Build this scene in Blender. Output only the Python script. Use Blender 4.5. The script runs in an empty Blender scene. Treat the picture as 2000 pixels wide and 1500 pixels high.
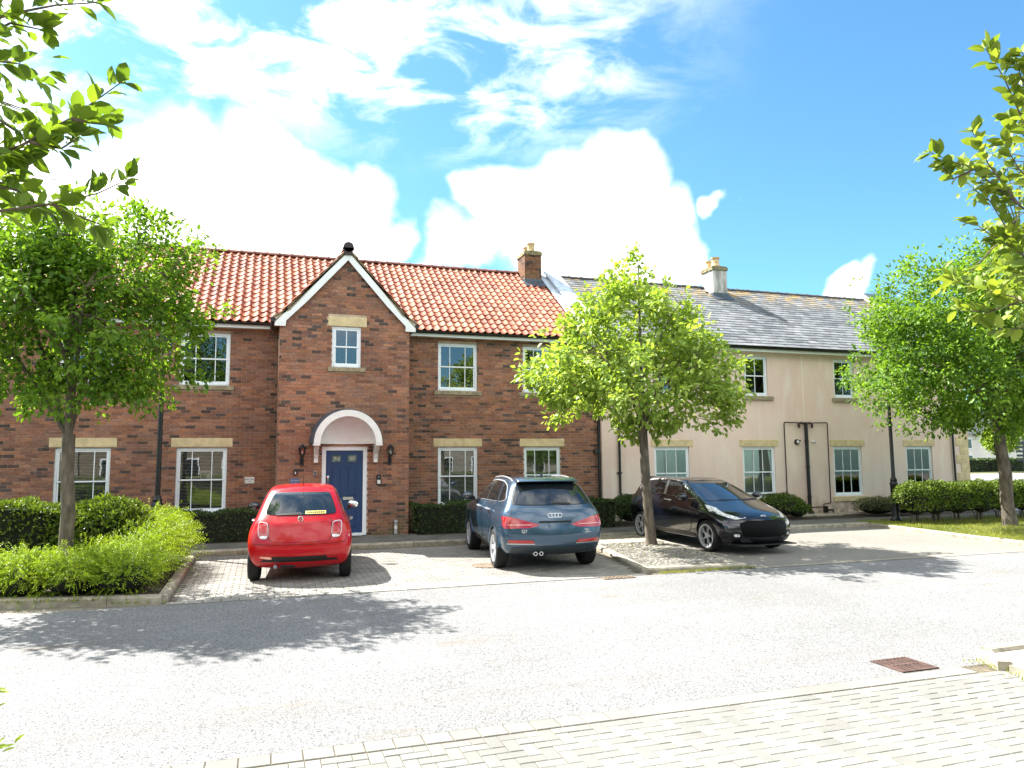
import bpy, bmesh, math, random
import numpy as np
from mathutils import Vector, Matrix, Euler
from mathutils.bvhtree import BVHTree

R = math.radians
rng = np.random.default_rng(7)
random.seed(7)
scene = bpy.context.scene
COL = scene.collection

# ------------------------------------------------------------------ camera
CAMZ = 1.75
_pi, _ro, _ya = R(6.10), R(-0.53), R(18.49)
_fw = np.array([math.sin(_ya) * math.cos(_pi), math.cos(_ya) * math.cos(_pi), math.sin(_pi)])
_r = np.array([math.cos(_ya), -math.sin(_ya), 0.0])
_u = np.cross(_r, _fw)
_r2 = math.cos(_ro) * _r + math.sin(_ro) * _u
_u2 = -math.sin(_ro) * _r + math.cos(_ro) * _u
cam_data = bpy.data.cameras.new("camera")
cam_data.sensor_width = 36.0
cam_data.sensor_fit = 'HORIZONTAL'
cam_data.lens = 36.0 * 1448.2 / 2000.0
cam_data.clip_start = 0.05
cam_data.clip_end = 2000.0
cam = bpy.data.objects.new("camera", cam_data)
COL.objects.link(cam)
_m = Matrix.Identity(4)
for i in range(3):
    _m[i][0], _m[i][1], _m[i][2] = _r2[i], _u2[i], -_fw[i]
_m[2][3] = CAMZ
cam.matrix_world = _m
scene.camera = cam


def ray(x, y):
    """direction through a pixel of the 2000 x 1500 photograph"""
    d = _fw * 1448.2 + _r2 * (x - 1000.0) + _u2 * (750.0 - y)
    return d / np.linalg.norm(d)


# ------------------------------------------------------------------ light
SX, SY = 0.58, -0.64                     # ground shadow of a 1 m stick
sun_dir = Vector((-SX, -SY, 1.0)).normalized()
SUN_EL = math.asin(sun_dir.z)
SUN_AZ = math.atan2(sun_dir.x, sun_dir.y)
sd = bpy.data.lights.new("sun", 'SUN')
sd.energy = 4.6
sd.angle = R(0.53)
sd.color = (1.0, 0.965, 0.91)
sun = bpy.data.objects.new("sun", sd)
COL.objects.link(sun)
sun.location = (-20, 25, 40)
sun.rotation_euler = (-sun_dir).to_track_quat('-Z', 'Y').to_euler()

EXPOSURE = 2.06
SKY = 0.068
scene.view_settings.view_transform = 'Standard'
scene.view_settings.look = 'None'
scene.view_settings.exposure = EXPOSURE
scene.view_settings.gamma = 1.0
scene.view_settings.use_curve_mapping = False
scene.cycles.use_denoising = True
scene.cycles.max_bounces = 8
scene.cycles.diffuse_bounces = 3
scene.cycles.glossy_bounces = 3
scene.cycles.transparent_max_bounces = 12
scene.cycles.sample_clamp_indirect = 6.0
scene.cycles.caustics_reflective = False
scene.cycles.caustics_refractive = False

# ------------------------------------------------------------------ sky with clouds
world = bpy.data.worlds.new("World")
scene.world = world
world.use_nodes = True
wt = world.node_tree
wt.nodes.clear()
WN, WL = wt.nodes.new, wt.links.new


def wmath(op, a, b=None, c=None, clamp=False):
    n = WN('ShaderNodeMath'); n.operation = op; n.use_clamp = clamp
    for i, v in enumerate((a, b, c)):
        if v is None:
            continue
        if isinstance(v, (int, float)):
            n.inputs[i].default_value = v
        else:
            WL(v, n.inputs[i])
    return n.outputs[0]


def wvec(op, a, b=None):
    n = WN('ShaderNodeVectorMath'); n.operation = op
    for i, v in enumerate((a, b)):
        if v is None:
            continue
        if isinstance(v, (tuple, list, Vector)):
            n.inputs[i].default_value = v
        else:
            WL(v, n.inputs[i])
    return n


def wsmooth(v, lo, hi):
    n = WN('ShaderNodeMapRange'); n.interpolation_type = 'SMOOTHSTEP'; n.clamp = True
    WL(v, n.inputs[0])
    n.inputs[1].default_value = lo; n.inputs[2].default_value = hi
    return n.outputs[0]


wo = WN('ShaderNodeOutputWorld'); bg = WN('ShaderNodeBackground')
sky = WN('ShaderNodeTexSky'); sky.sky_type = 'NISHITA'; sky.sun_disc = False
sky.sun_elevation = SUN_EL; sky.sun_rotation = SUN_AZ
sky.altitude = 0.0; sky.air_density = 1.0; sky.dust_density = 0.6; sky.ozone_density = 1.6
tcw = WN('ShaderNodeTexCoord')
vdir = tcw.outputs['Generated']


def wnoise(vec, scale, detail, rough, dist=0.0):
    n = WN('ShaderNodeTexNoise'); n.inputs['Scale'].default_value = scale
    n.inputs['Detail'].default_value = detail; n.inputs['Roughness'].default_value = rough
    n.inputs['Distortion'].default_value = dist
    WL(vec, n.inputs['Vector'])
    return n


# billowed direction for the heap clouds
nz = wnoise(vdir, 5.0, 5.0, 0.52)
off = wvec('SCALE', wvec('SUBTRACT', nz.outputs['Color'], (0.5, 0.5, 0.5)).outputs[0])
off.inputs['Scale'].default_value = 0.18
vpert = wvec('ADD', vdir, off.outputs[0]).outputs[0]
# heap clouds, one soft ball after another: photo pixel and radius in pixels
BALLS = [(30, 490, 190), (300, 370, 165), (520, 335, 130), (250, 490, 200), (620, 420, 125), (450, 430, 170), (735, 392, 60), (755, 468, 50), (350, 270, 75),
         (1000, 455, 105), (1115, 395, 120), (1195, 345, 92), (1290, 430, 85), (1090, 500, 130), (915, 510, 70), (1240, 490, 110), (1395, 362, 34), (1435, 372, 26), (880, 505, 75), (950, 440, 62), (1335, 470, 70),
         (1715, 560, 42), (1690, 590, 40), (-300, 380, 330), (-700, 460, 300), (2500, 560, 200), (2750, 480, 160), (3200, 500, 240)]
# unseen heaps added round the rest of the sky for whiter, stronger fill
FILL_HEAPS = [(95, 24, 13), (112, 34, 15), (128, 20, 12), (150, 30, 17), (165, 48, 14), (180, 24, 15), (197, 36, 16), (212, 18, 12), (228, 32, 16), (246, 46, 13), (255, 22, 14), (275, 34, 16), (292, 22, 12), (180, 66, 14), (120, 60, 13), (240, 68, 12)]
mask = None
for (px, py, pr) in BALLS:
    d = ray(px, py)
    ln = wvec('DISTANCE', vpert, tuple(float(t) for t in d)).outputs['Value']
    rad = pr / 1448.2 * 0.93
    mv = wmath('SUBTRACT', 1.0, wmath('DIVIDE', ln, rad))
    mask = mv if mask is None else wmath('SMOOTH_MAX', mask, mv, 0.10)
for (az_, el_, rd_) in FILL_HEAPS:
    d = (math.sin(R(az_)) * math.cos(R(el_)), math.cos(R(az_)) * math.cos(R(el_)), math.sin(R(el_)))
    ln = wvec('DISTANCE', vpert, d).outputs['Value']
    mask = wmath('SMOOTH_MAX', mask, wmath('SUBTRACT', 1.0, wmath('DIVIDE', ln, R(rd_))), 0.10)
heap = wsmooth(mask, -0.14, 0.50)
# thin high streaks on a flat sheet overhead
sep = WN('ShaderNodeSeparateXYZ'); WL(vdir, sep.inputs[0])
zc = wmath('MAXIMUM', sep.outputs['Z'], 0.06)
cmb = WN('ShaderNodeCombineXYZ')
WL(wmath('DIVIDE', sep.outputs['X'], zc), cmb.inputs[0]); WL(wmath('DIVIDE', sep.outputs['Y'], zc), cmb.inputs[1])
n1 = wnoise(cmb.outputs[0], 3.6, 9.0, 0.60, 0.5)
n2 = wnoise(cmb.outputs[0], 0.42, 2.0, 0.5)
lin = wvec('DOT_PRODUCT', cmb.outputs[0], (-0.80, 0.30, 0.0)).outputs['Value']
band = wsmooth(wmath('ADD', lin, wmath('MULTIPLY', n2.outputs['Fac'], 1.6)), 0.20, 1.30)
thin = wmath('MULTIPLY', wsmooth(n1.outputs['Fac'], 0.41, 0.64), band)
thin = wmath('MULTIPLY', thin, wsmooth(sep.outputs['Z'], 0.36, 0.50))
thin = wmath('MULTIPLY', thin, 0.9)
cover = wmath('MAXIMUM', heap, thin, clamp=True)
# cloud light: bright tops, greyer bases
nb = wnoise(vpert, 6.0, 5.0, 0.6)
tone = WN('ShaderNodeMixRGB'); tone.inputs[1].default_value = (3.5, 3.65, 3.8, 1); tone.inputs[2].default_value = (11.6, 11.4, 11.0, 1)
WL(wsmooth(nb.outputs['Fac'], 0.28, 0.58), tone.inputs[0])
tint = WN('ShaderNodeMixRGB'); tint.blend_type = 'MULTIPLY'; tint.inputs[0].default_value = 1.0
tint.inputs[2].default_value = (0.52, 0.86, 0.97, 1)
WL(sky.outputs[0], tint.inputs[1])
mx = WN('ShaderNodeMixRGB')
WL(cover, mx.inputs[0]); WL(tint.outputs[0], mx.inputs[1]); WL(tone.outputs[0], mx.inputs[2])
WL(mx.outputs[0], bg.inputs[0]); bg.inputs[1].default_value = SKY
WL(bg.outputs[0], wo.inputs[0])
# ------------------------------------------------------------------ helpers
SLOPE = 0.014
WALL_Y = 19.3
PORCH_Y = 17.9


def gz(y):
    return SLOPE * (min(y, WALL_Y) - WALL_Y)


def tag(o, label=None, cat=None, group=None, kind=None):
    if label: o["label"] = label
    if cat: o["category"] = cat
    if group: o["group"] = group
    if kind: o["kind"] = kind
    return o


def empty(name, loc=(0, 0, 0), rot=(0, 0, 0)):
    e = bpy.data.objects.new(name, None)
    e.empty_display_size = 0.2
    e.location = loc; e.rotation_euler = rot
    COL.objects.link(e)
    return e


def adopt(o, parent, world=True):
    """parent o; with world=True o's coordinates are world coordinates"""
    o.parent = parent
    if world and parent.type == 'EMPTY':
        o.matrix_parent_inverse = Matrix.LocRotScale(parent.location, parent.rotation_euler, None).inverted()
    return o


def link(name, me, mat=None, parent=None, world=True):
    o = bpy.data.objects.new(name, me)
    COL.objects.link(o)
    if mat is not None and not me.materials:
        me.materials.append(mat)
    if parent is not None:
        adopt(o, parent, world)
    return o


def mesh_np(name, V, F, col=None, smooth=False):
    """V (n,3) array; F list of arrays (m,k) of faces"""
    me = bpy.data.meshes.new(name)
    V = np.asarray(V, dtype=np.float32)
    F = [np.asarray(f, dtype=np.int32) for f in F if len(f)]
    me.vertices.add(len(V)); me.vertices.foreach_set("co", V.ravel())
    nl = sum(f.size for f in F); nf = sum(len(f) for f in F)
    me.loops.add(nl); me.loops.foreach_set("vertex_index", np.concatenate([f.ravel() for f in F]))
    tot = np.concatenate([np.full(len(f), f.shape[1], np.int32) for f in F])
    st = np.concatenate([[0], np.cumsum(tot)[:-1]]).astype(np.int32)
    me.polygons.add(nf); me.polygons.foreach_set("loop_start", st); me.polygons.foreach_set("loop_total", tot)
    me.polygons.foreach_set("use_smooth", np.full(nf, bool(smooth)))
    me.update(calc_edges=True)
    if col is not None:
        a = me.color_attributes.new("col", 'FLOAT_COLOR', 'POINT')
        c = np.ones((len(V), 4), np.float32); c[:, :3] = np.asarray(col).reshape(len(V), -1)
        a.data.foreach_set("color", c.ravel())
    return me


class MB:
    """collects plain shapes into one mesh"""

    def __init__(self):
        self.v = []; self.f = []

    def add(self, verts, faces):
        n = len(self.v)
        self.v += [tuple(p) for p in verts]
        self.f += [tuple(i + n for i in f) for f in faces]
        return self

    def box(self, x0, x1, y0, y1, z0, z1):
        x0, x1 = sorted((x0, x1)); y0, y1 = sorted((y0, y1)); z0, z1 = sorted((z0, z1))
        return self.add([(x0, y0, z0), (x1, y0, z0), (x1, y1, z0), (x0, y1, z0), (x0, y0, z1), (x1, y0, z1), (x1, y1, z1), (x0, y1, z1)],
                        [(0, 3, 2, 1), (4, 5, 6, 7), (0, 1, 5, 4), (1, 2, 6, 5), (2, 3, 7, 6), (3, 0, 4, 7)])

    def prism(self, poly, a0, a1, plane='xz'):
        """extrude a 2d polygon (counter-clockwise) between a0 and a1 along the missing axis"""
        n = len(poly)
        def P(p, a):
            return {'xz': (p[0], a, p[1]), 'xy': (p[0], p[1], a), 'yz': (a, p[0], p[1])}[plane]
        self.add([P(p, a0) for p in poly] + [P(p, a1) for p in poly],
                 [tuple(range(n)), tuple(range(2 * n - 1, n - 1, -1))] + [(i, n + i, n + (i + 1) % n, (i + 1) % n) for i in range(n)])
        return self

    def tube(self, pts, rad, seg=8, caps=True):
        pts = [Vector(p) for p in pts]
        if isinstance(rad, (int, float)): rad = [rad] * len(pts)
        n0 = len(self.v); up = None
        for i, p in enumerate(pts):
            t = (pts[min(i + 1, len(pts) - 1)] - pts[max(i - 1, 0)]).normalized()
            if up is None:
                up = Vector((0, 0, 1)) if abs(t.z) < 0.9 else Vector((1, 0, 0))
            a = t.cross(up).normalized(); b = a.cross(t).normalized(); up = b
            for k in range(seg):
                w = 2 * math.pi * k / seg
                self.v.append(tuple(p + (a * math.cos(w) + b * math.sin(w)) * rad[i]))
        for i in range(len(pts) - 1):
            for k in range(seg):
                k2 = (k + 1) % seg
                self.f.append((n0 + i * seg + k, n0 + i * seg + k2, n0 + (i + 1) * seg + k2, n0 + (i + 1) * seg + k))
        if caps:
            self.f.append(tuple(n0 + k for k in reversed(range(seg))))
            m = n0 + (len(pts) - 1) * seg
            self.f.append(tuple(m + k for k in range(seg)))
        return self

    def lathe(self, prof, seg=16, center=(0, 0, 0), axis='z', a0=0.0, a1=2 * math.pi):
        """prof: list of (radius, height)"""
        full = abs(a1 - a0 - 2 * math.pi) < 1e-6
        ns = seg if full else seg + 1
        n0 = len(self.v)
        for r_, h in prof:
            for k in range(ns):
                w = a0 + (a1 - a0) * k / seg
                c, s = r_ * math.cos(w), r_ * math.sin(w)
                p = {'z': (c, s, h), 'y': (c, h, s), 'x': (h, c, s)}[axis]
                self.v.append((p[0] + center[0], p[1] + center[1], p[2] + center[2]))
        for i in range(len(prof) - 1):
            for k in range(seg):
                k2 = (k + 1) % ns
                q = (n0 + i * ns + k, n0 + i * ns + k2, n0 + (i + 1) * ns + k2, n0 + (i + 1) * ns + k)
                self.f.append(q)
        return self

    def ball(self, c, r, seg=10, rings=6):
        prof = [(max(1e-4, math.sin(math.pi * i / rings)) * 1.0, -math.cos(math.pi * i / rings)) for i in range(rings + 1)]
        m = MB().lathe(prof, seg)
        rx, ry, rz = (r, r, r) if isinstance(r, (int, float)) else r
        return self.add([(c[0] + p[0] * rx, c[1] + p[1] * ry, c[2] + p[2] * rz) for p in m.v], m.f)

    def xform(self, M, start=0):
        for i in range(start, len(self.v)):
            self.v[i] = tuple(M @ Vector(self.v[i]))
        return self

    def mesh(self, name, smooth=False, fix=True, bevel=0.0):
        me = bpy.data.meshes.new(name)
        me.from_pydata(self.v, [], self.f)
        if fix or bevel:
            bm = bmesh.new(); bm.from_mesh(me)
            bmesh.ops.remove_doubles(bm, verts=bm.verts, dist=1e-5)
            bmesh.ops.recalc_face_normals(bm, faces=bm.faces)
            if bevel:
                ed = [e for e in bm.edges if len(e.link_faces) == 2 and e.calc_face_angle(0) > 0.6]
                bmesh.ops.bevel(bm, geom=ed, offset=bevel, segments=1, affect='EDGES', clamp_overlap=True)
            bm.to_mesh(me); bm.free()
        if smooth:
            me.polygons.foreach_set("use_smooth", [True] * len(me.polygons))
            if smooth != 'all':
                me.set_sharp_from_angle(angle=R(38))
        me.update()
        return me

    def build(self, name, mat, parent=None, smooth=False, world=True, bevel=0.0):
        return link(name, self.mesh(name, smooth, bevel=bevel), mat, parent, world)


def slab(name, poly, h0, h1, mat, parent=None, kind=None):
    """flat piece following the gentle slope of the site; poly is (x, y) counter-clockwise"""
    n = len(poly)
    m = MB()
    m.add([(x, y, gz(y) + h0) for x, y in poly] + [(x, y, gz(y) + h1) for x, y in poly],
          [tuple(reversed(range(n))), tuple(range(n, 2 * n))] + [(i, (i + 1) % n, n + (i + 1) % n, n + i) for i in range(n)])
    o = m.build(name, mat, parent)
    if kind: o["kind"] = kind
    return o


def sheet(name, poly, h, mat, kind='structure'):
    me = MB().add([(x, y, gz(y) + h) for x, y in poly], [tuple(range(len(poly)))]).mesh(name)
    o = link(name, me, mat)
    if kind: o["kind"] = kind
    return o


def text_mesh(s, size, depth=0.004):
    cu = bpy.data.curves.new("lettering", 'FONT')
    cu.body = s; cu.size = size; cu.extrude = depth; cu.align_x = 'CENTER'; cu.align_y = 'CENTER'
    cu.resolution_u = 2
    o = bpy.data.objects.new("lettering", cu); COL.objects.link(o)
    dg = bpy.context.evaluated_depsgraph_get()
    me = bpy.data.meshes.new_from_object(o.evaluated_get(dg))
    bpy.data.objects.remove(o); bpy.data.curves.remove(cu)
    return me


# ------------------------------------------------------------------ materials
def nodes(name):
    m = bpy.data.materials.new(name); m.use_nodes = True
    t = m.node_tree
    return m, t, t.nodes['Principled BSDF']


def tnode(t, kind, **kw):
    n = t.nodes.new(kind)
    for k, v in kw.items():
        if k in n.inputs: n.inputs[k].default_value = v
        else: setattr(n, k, v)
    return n


def mixrgb(t, fac, a, b, mode='MIX'):
    n = t.nodes.new('ShaderNodeMixRGB'); n.blend_type = mode
    for i, v in enumerate((fac, a, b)):
        if isinstance(v, (int, float)): n.inputs[i].default_value = v
        elif isinstance(v, tuple): n.inputs[i].default_value = v if len(v) == 4 else (*v, 1)
        else: t.links.new(v, n.inputs[i])
    return n.outputs[0]


def ramp(t, fac, lo, hi):
    n = t.nodes.new('ShaderNodeMapRange'); n.clamp = True
    n.interpolation_type = 'SMOOTHSTEP'
    t.links.new(fac, n.inputs[0]); n.inputs[1].default_value = lo; n.inputs[2].default_value = hi
    return n.outputs[0]


def noise(t, scale, detail=4.0, rough=0.55, coord='Object', vec=None, stretch=None):
    if vec is None:
        tc = t.nodes.new('ShaderNodeTexCoord'); vec = tc.outputs[coord]
    if stretch:
        mp = t.nodes.new('ShaderNodeMapping'); mp.inputs['Scale'].default_value = stretch
        t.links.new(vec, mp.inputs[0]); vec = mp.outputs[0]
    n = t.nodes.new('ShaderNodeTexNoise')
    n.inputs['Scale'].default_value = scale; n.inputs['Detail'].default_value = detail; n.inputs['Roughness'].default_value = rough
    t.links.new(vec, n.inputs['Vector'])
    return n.outputs['Fac']


def bump(t, b, h, strength=0.4, dist=0.01):
    n = t.nodes.new('ShaderNodeBump'); n.inputs['Strength'].default_value = strength; n.inputs['Distance'].default_value = dist
    t.links.new(h, n.inputs['Height']); t.links.new(n.outputs[0], b.inputs['Normal'])


def M_(name, color, rough=0.6, metal=0.0, var=0.15, scale=6.0, bmp=0.0, bscale=60.0, coat=0.0, spec=0.5, attr=False, rand=0.0, stretch=None, bdist=0.01, pos=False):
    m, t, b = nodes(name)
    pv = t.nodes.new('ShaderNodeNewGeometry').outputs['Position'] if pos else None
    c = tuple(color)
    col = None
    if var > 0:
        f = ramp(t, noise(t, scale, 5.0, 0.6, vec=pv, stretch=stretch), 0.3, 0.7)
        lo = tuple(max(0.0, x * (1 - var)) for x in c); hi = tuple(min(1.0, x * (1 + var)) for x in c)
        col = mixrgb(t, f, lo, hi)
    if attr:
        a = tnode(t, 'ShaderNodeAttribute', attribute_name='col')
        col = mixrgb(t, 1.0, col if col is not None else c, a.outputs['Color'], 'MULTIPLY')
    if rand > 0:
        oi = t.nodes.new('ShaderNodeObjectInfo')
        mr = tnode(t, 'ShaderNodeMapRange'); t.links.new(oi.outputs['Random'], mr.inputs[0])
        mr.inputs[3].default_value = 1 - rand; mr.inputs[4].default_value = 1 + rand
        col = mixrgb(t, 1.0, col if col is not None else c, mr.outputs[0], 'MULTIPLY')
    if col is not None: t.links.new(col, b.inputs['Base Color'])
    else: b.inputs['Base Color'].default_value = (*c, 1)
    b.inputs['Roughness'].default_value = rough; b.inputs['Metallic'].default_value = metal
    b.inputs['Coat Weight'].default_value = coat; b.inputs['Coat Roughness'].default_value = 0.03
    b.inputs['Specular IOR Level'].default_value = spec
    if bmp > 0:
        bump(t, b, noise(t, bscale, 6.0, 0.65, vec=pv, stretch=stretch), bmp, bdist)
    return m


def leaf_mat(name, light, dark, trans=0.45, rough=0.45):
    m, t, b = nodes(name)
    a = tnode(t, 'ShaderNodeAttribute', attribute_name='col')
    sepc = t.nodes.new('ShaderNodeSeparateColor'); t.links.new(a.outputs['Color'], sepc.inputs[0])
    col = mixrgb(t, sepc.outputs[0], dark, light)
    t.links.new(col, b.inputs['Base Color'])
    b.inputs['Roughness'].default_value = rough; b.inputs['Specular IOR Level'].default_value = .28
    tr = t.nodes.new('ShaderNodeBsdfTranslucent')
    tc = mixrgb(t, 1.0, col, (1.25, 1.18, 0.45, 1), 'MULTIPLY')
    t.links.new(tc, tr.inputs[0])
    mx_ = t.nodes.new('ShaderNodeMixShader'); mx_.inputs[0].default_value = trans
    t.links.new(b.outputs[0], mx_.inputs[1]); t.links.new(tr.outputs[0], mx_.inputs[2])
    t.links.new(mx_.outputs[0], t.nodes['Material Output'].inputs[0])
    return m


def glass_mat(name, dark=(0.94, 0.95, 0.94), extra=0.05):
    m, t, b = nodes(name)
    t.nodes.remove(b)
    tr = tnode(t, 'ShaderNodeBsdfTransparent'); tr.inputs[0].default_value = (*dark, 1)
    gl = tnode(t, 'ShaderNodeBsdfGlossy'); gl.inputs['Roughness'].default_value = 0.0
    wv = noise(t, 2.2, 2.0, 0.4)
    bn = t.nodes.new('ShaderNodeBump'); bn.inputs['Strength'].default_value = 0.012; bn.inputs['Distance'].default_value = 0.05
    t.links.new(wv, bn.inputs['Height']); t.links.new(bn.outputs[0], gl.inputs['Normal'])
    fr = tnode(t, 'ShaderNodeFresnel'); fr.inputs[0].default_value = 1.5
    ad = tnode(t, 'ShaderNodeMath', operation='MULTIPLY_ADD'); t.links.new(fr.outputs[0], ad.inputs[0])
    ad.inputs[1].default_value = 1.2; ad.inputs[2].default_value = extra; ad.use_clamp = True
    mx_ = t.nodes.new('ShaderNodeMixShader'); t.links.new(ad.outputs[0], mx_.inputs[0])
    t.links.new(tr.outputs[0], mx_.inputs[1]); t.links.new(gl.outputs[0], mx_.inputs[2])
    t.links.new(mx_.outputs[0], t.nodes['Material Output'].inputs[0])
    return m


MT = {}
def brick_mat():
    m, t, b = nodes('brick')
    a = tnode(t, 'ShaderNodeAttribute', attribute_name='col')
    g = t.nodes.new('ShaderNodeNewGeometry'); pos = g.outputs['Position']
    f = ramp(t, noise(t, 26, 5, .6, vec=pos), .3, .7)
    col = mixrgb(t, 1.0, a.outputs['Color'], mixrgb(t, f, (.80, .80, .80), (1.2, 1.2, 1.2)), 'MULTIPLY')
    w = ramp(t, noise(t, .55, 6, .65, vec=pos), .35, .7)
    col = mixrgb(t, 1.0, col, mixrgb(t, w, (.84, .85, .86), (1.12, 1.08, 1.02)), 'MULTIPLY')
    # pale bloom in drifts, green at the foot of the wall
    bl = ramp(t, noise(t, 2.4, 7, .7, vec=pos), .58, .72)
    s1 = tnode(t, 'ShaderNodeMath', operation='MULTIPLY'); t.links.new(bl, s1.inputs[0]); s1.inputs[1].default_value = .28
    col = mixrgb(t, s1.outputs[0], col, (.42, .30, .22))
    sp = t.nodes.new('ShaderNodeSeparateXYZ'); t.links.new(pos, sp.inputs[0])
    lo = tnode(t, 'ShaderNodeMapRange', clamp=True); t.links.new(sp.outputs['Z'], lo.inputs[0]); lo.inputs[1].default_value = .75; lo.inputs[2].default_value = .1
    s2 = tnode(t, 'ShaderNodeMath', operation='MULTIPLY'); t.links.new(lo.outputs[0], s2.inputs[0]); t.links.new(ramp(t, noise(t, 3.5, 6, .65, vec=pos), .40, .62), s2.inputs[1])
    col = mixrgb(t, s2.outputs[0], col, (.085, .085, .035))
    t.links.new(col, b.inputs['Base Color']); b.inputs['Roughness'].default_value = .9
    bump(t, b, noise(t, 90, 6, .65, vec=pos), .35, .01)
    return m


MT['brick'] = brick_mat()
MT['mortar'] = M_('mortar', (0.46, 0.35, 0.26), 0.95, var=0.18, scale=5, bmp=0.3, bscale=150)
MT['pantile'] = M_('pantile', (1, 1, 1), 0.72, var=0.25, scale=2.2, bmp=0.2, bscale=60, attr=True, spec=0.25, pos=True)
MT['ridge'] = M_('ridge_clay', (0.20, 0.075, 0.05), 0.75, var=0.35, scale=8, bmp=0.2, rand=0.2)
MT['white'] = M_('white_upvc', (0.76, 0.81, 0.84), 0.35, var=0.03, scale=3)
MT['whitewood'] = M_('white_paint', (0.77, 0.80, 0.79), 0.5, var=0.05, scale=4, bmp=0.05)
MT['stone'] = M_('sandstone', (0.58, 0.47, 0.27), 0.9, var=0.16, scale=6, bmp=0.25, bscale=80)
MT['sill'] = M_('stone_sill', (0.27, 0.23, 0.15), 0.9, var=0.3, scale=9, bmp=0.25, bscale=80)
MT['black'] = M_('black_plastic', (0.004, 0.004, 0.0045), 0.35, var=0.1)
MT['iron'] = M_('black_iron', (0.0045, 0.005, 0.006), 0.4, var=0.2, scale=14, bmp=0.1)
MT['lead'] = M_('lead', (0.06, 0.08, 0.10), 0.5, metal=0.2, var=0.22, scale=6, bmp=0.1, bscale=20)
MT['leadlight'] = M_('lead_flashing', (0.46, 0.51, 0.56), 0.5, var=0.25, scale=5, bmp=0.25, bscale=9, bdist=0.05)
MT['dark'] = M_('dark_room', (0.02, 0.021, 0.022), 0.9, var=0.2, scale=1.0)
MT['glass'] = glass_mat('window_glass')
MT['door'] = M_('blue_door', (0.003, 0.034, 0.118), 0.5, var=0.05, scale=3)
MT['chrome'] = M_('chrome', (0.75, 0.76, 0.78), 0.12, metal=1.0, var=0)
MT['brown'] = M_('brown_pipe', (0.035, 0.014, 0.010), 0.45, var=0.15)
MT['mastic'] = M_('mastic', (0.72, 0.60, 0.46), 0.8, var=0.1)
MT['plate'] = M_('white_plate', (0.72, 0.71, 0.68), 0.4, var=0.05)
MT['bluesign'] = M_('blue_sign', (0.07, 0.13, 0.26), 0.4, var=0.1)
MT['grey'] = M_('grey_plastic', (0.30, 0.31, 0.32), 0.5, var=0.1)
MT['soil'] = M_('soil', (0.04, 0.028, 0.018), 0.98, var=0.4, scale=9, bmp=0.7, bscale=30, bdist=0.03)
MT['bark'] = M_('bark', (0.115, 0.095, 0.07), 0.92, var=0.45, scale=11, bmp=0.8, bscale=40, stretch=(1, 1, 0.35), bdist=0.02)
MT['twig'] = M_('twig', (0.10, 0.075, 0.05), 0.9, var=0.3, scale=20)
MT['pot'] = M_('terracotta', (0.50, 0.36, 0.18), 0.8, var=0.3, scale=9, bmp=0.2)


def render_mat():
    m, t, b = nodes('pink_render')
    a = noise(t, 0.55, 6.0, 0.62)
    c = noise(t, 3.0, 5.0, 0.6, stretch=(1.0, 1.0, 0.28))
    col = mixrgb(t, ramp(t, a, 0.35, 0.66), (0.70, 0.525, 0.44), (0.745, 0.605, 0.515))
    col = mixrgb(t, ramp(t, c, 0.45, 0.8), col, (0.77, 0.66, 0.56))
    tc = t.nodes.new('ShaderNodeTexCoord'); sp = t.nodes.new('ShaderNodeSeparateXYZ'); t.links.new(tc.outputs['Object'], sp.inputs[0])
    rain = ramp(t, noise(t, 5.0, 6, .65, stretch=(1, 1, .05)), .52, .72)
    s1 = tnode(t, 'ShaderNodeMath', operation='MULTIPLY'); t.links.new(rain, s1.inputs[0]); s1.inputs[1].default_value = .22
    col = mixrgb(t, s1.outputs[0], col, (.54, .44, .37))
    lo = tnode(t, 'ShaderNodeMapRange', clamp=True); t.links.new(sp.outputs['Z'], lo.inputs[0]); lo.inputs[1].default_value = .75; lo.inputs[2].default_value = .1
    s2 = tnode(t, 'ShaderNodeMath', operation='MULTIPLY'); t.links.new(lo.outputs[0], s2.inputs[0]); t.links.new(ramp(t, noise(t, 4, 6, .7), .38, .66), s2.inputs[1])
    col = mixrgb(t, s2.outputs[0], col, (.30, .24, .17))
    b.inputs['Roughness'].default_value = 0.93
    t.links.new(col, b.inputs['Base Color'])
    bump(t, b, noise(t, 140, 3.0, 0.5), 0.2, 0.004)
    return m


MT['render'] = render_mat()


def slate_mat():
    m, t, b = nodes('slate')
    a = tnode(t, 'ShaderNodeAttribute', attribute_name='col')
    pv = t.nodes.new('ShaderNodeNewGeometry').outputs['Position']
    sp = t.nodes.new('ShaderNodeSeparateXYZ'); t.links.new(pv, sp.inputs[0])
    base = mixrgb(t, ramp(t, noise(t, 1.1, 6, 0.65, vec=pv), 0.35, 0.7), (0.135, 0.145, 0.155), (0.215, 0.22, 0.225))
    base = mixrgb(t, 1.0, base, a.outputs['Color'], 'MULTIPLY')
    # yellow lichen thick under the ridge and in blotches lower down
    up = ramp(t, sp.outputs['Z'], 7.0, 8.1)
    li = tnode(t, 'ShaderNodeMath', operation='MULTIPLY')
    t.links.new(up, li.inputs[0]); t.links.new(ramp(t, noise(t, 2.6, 8, 0.7, vec=pv), 0.45, 0.62), li.inputs[1])
    col = mixrgb(t, li.outputs[0], base, (0.36, 0.25, 0.10))
    spk = ramp(t, noise(t, 7.5, 8, 0.75, vec=pv), 0.60, 0.68)
    col = mixrgb(t, spk, col, (0.50, 0.51, 0.47))
    t.links.new(col, b.inputs['Base Color']); b.inputs['Roughness'].default_value = 0.9
    b.inputs['Specular IOR Level'].default_value = 0.08
    bump(t, b, noise(t, 25, 5, 0.6, vec=pv), 0.25, 0.008)
    return m


MT['slate'] = slate_mat()


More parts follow.
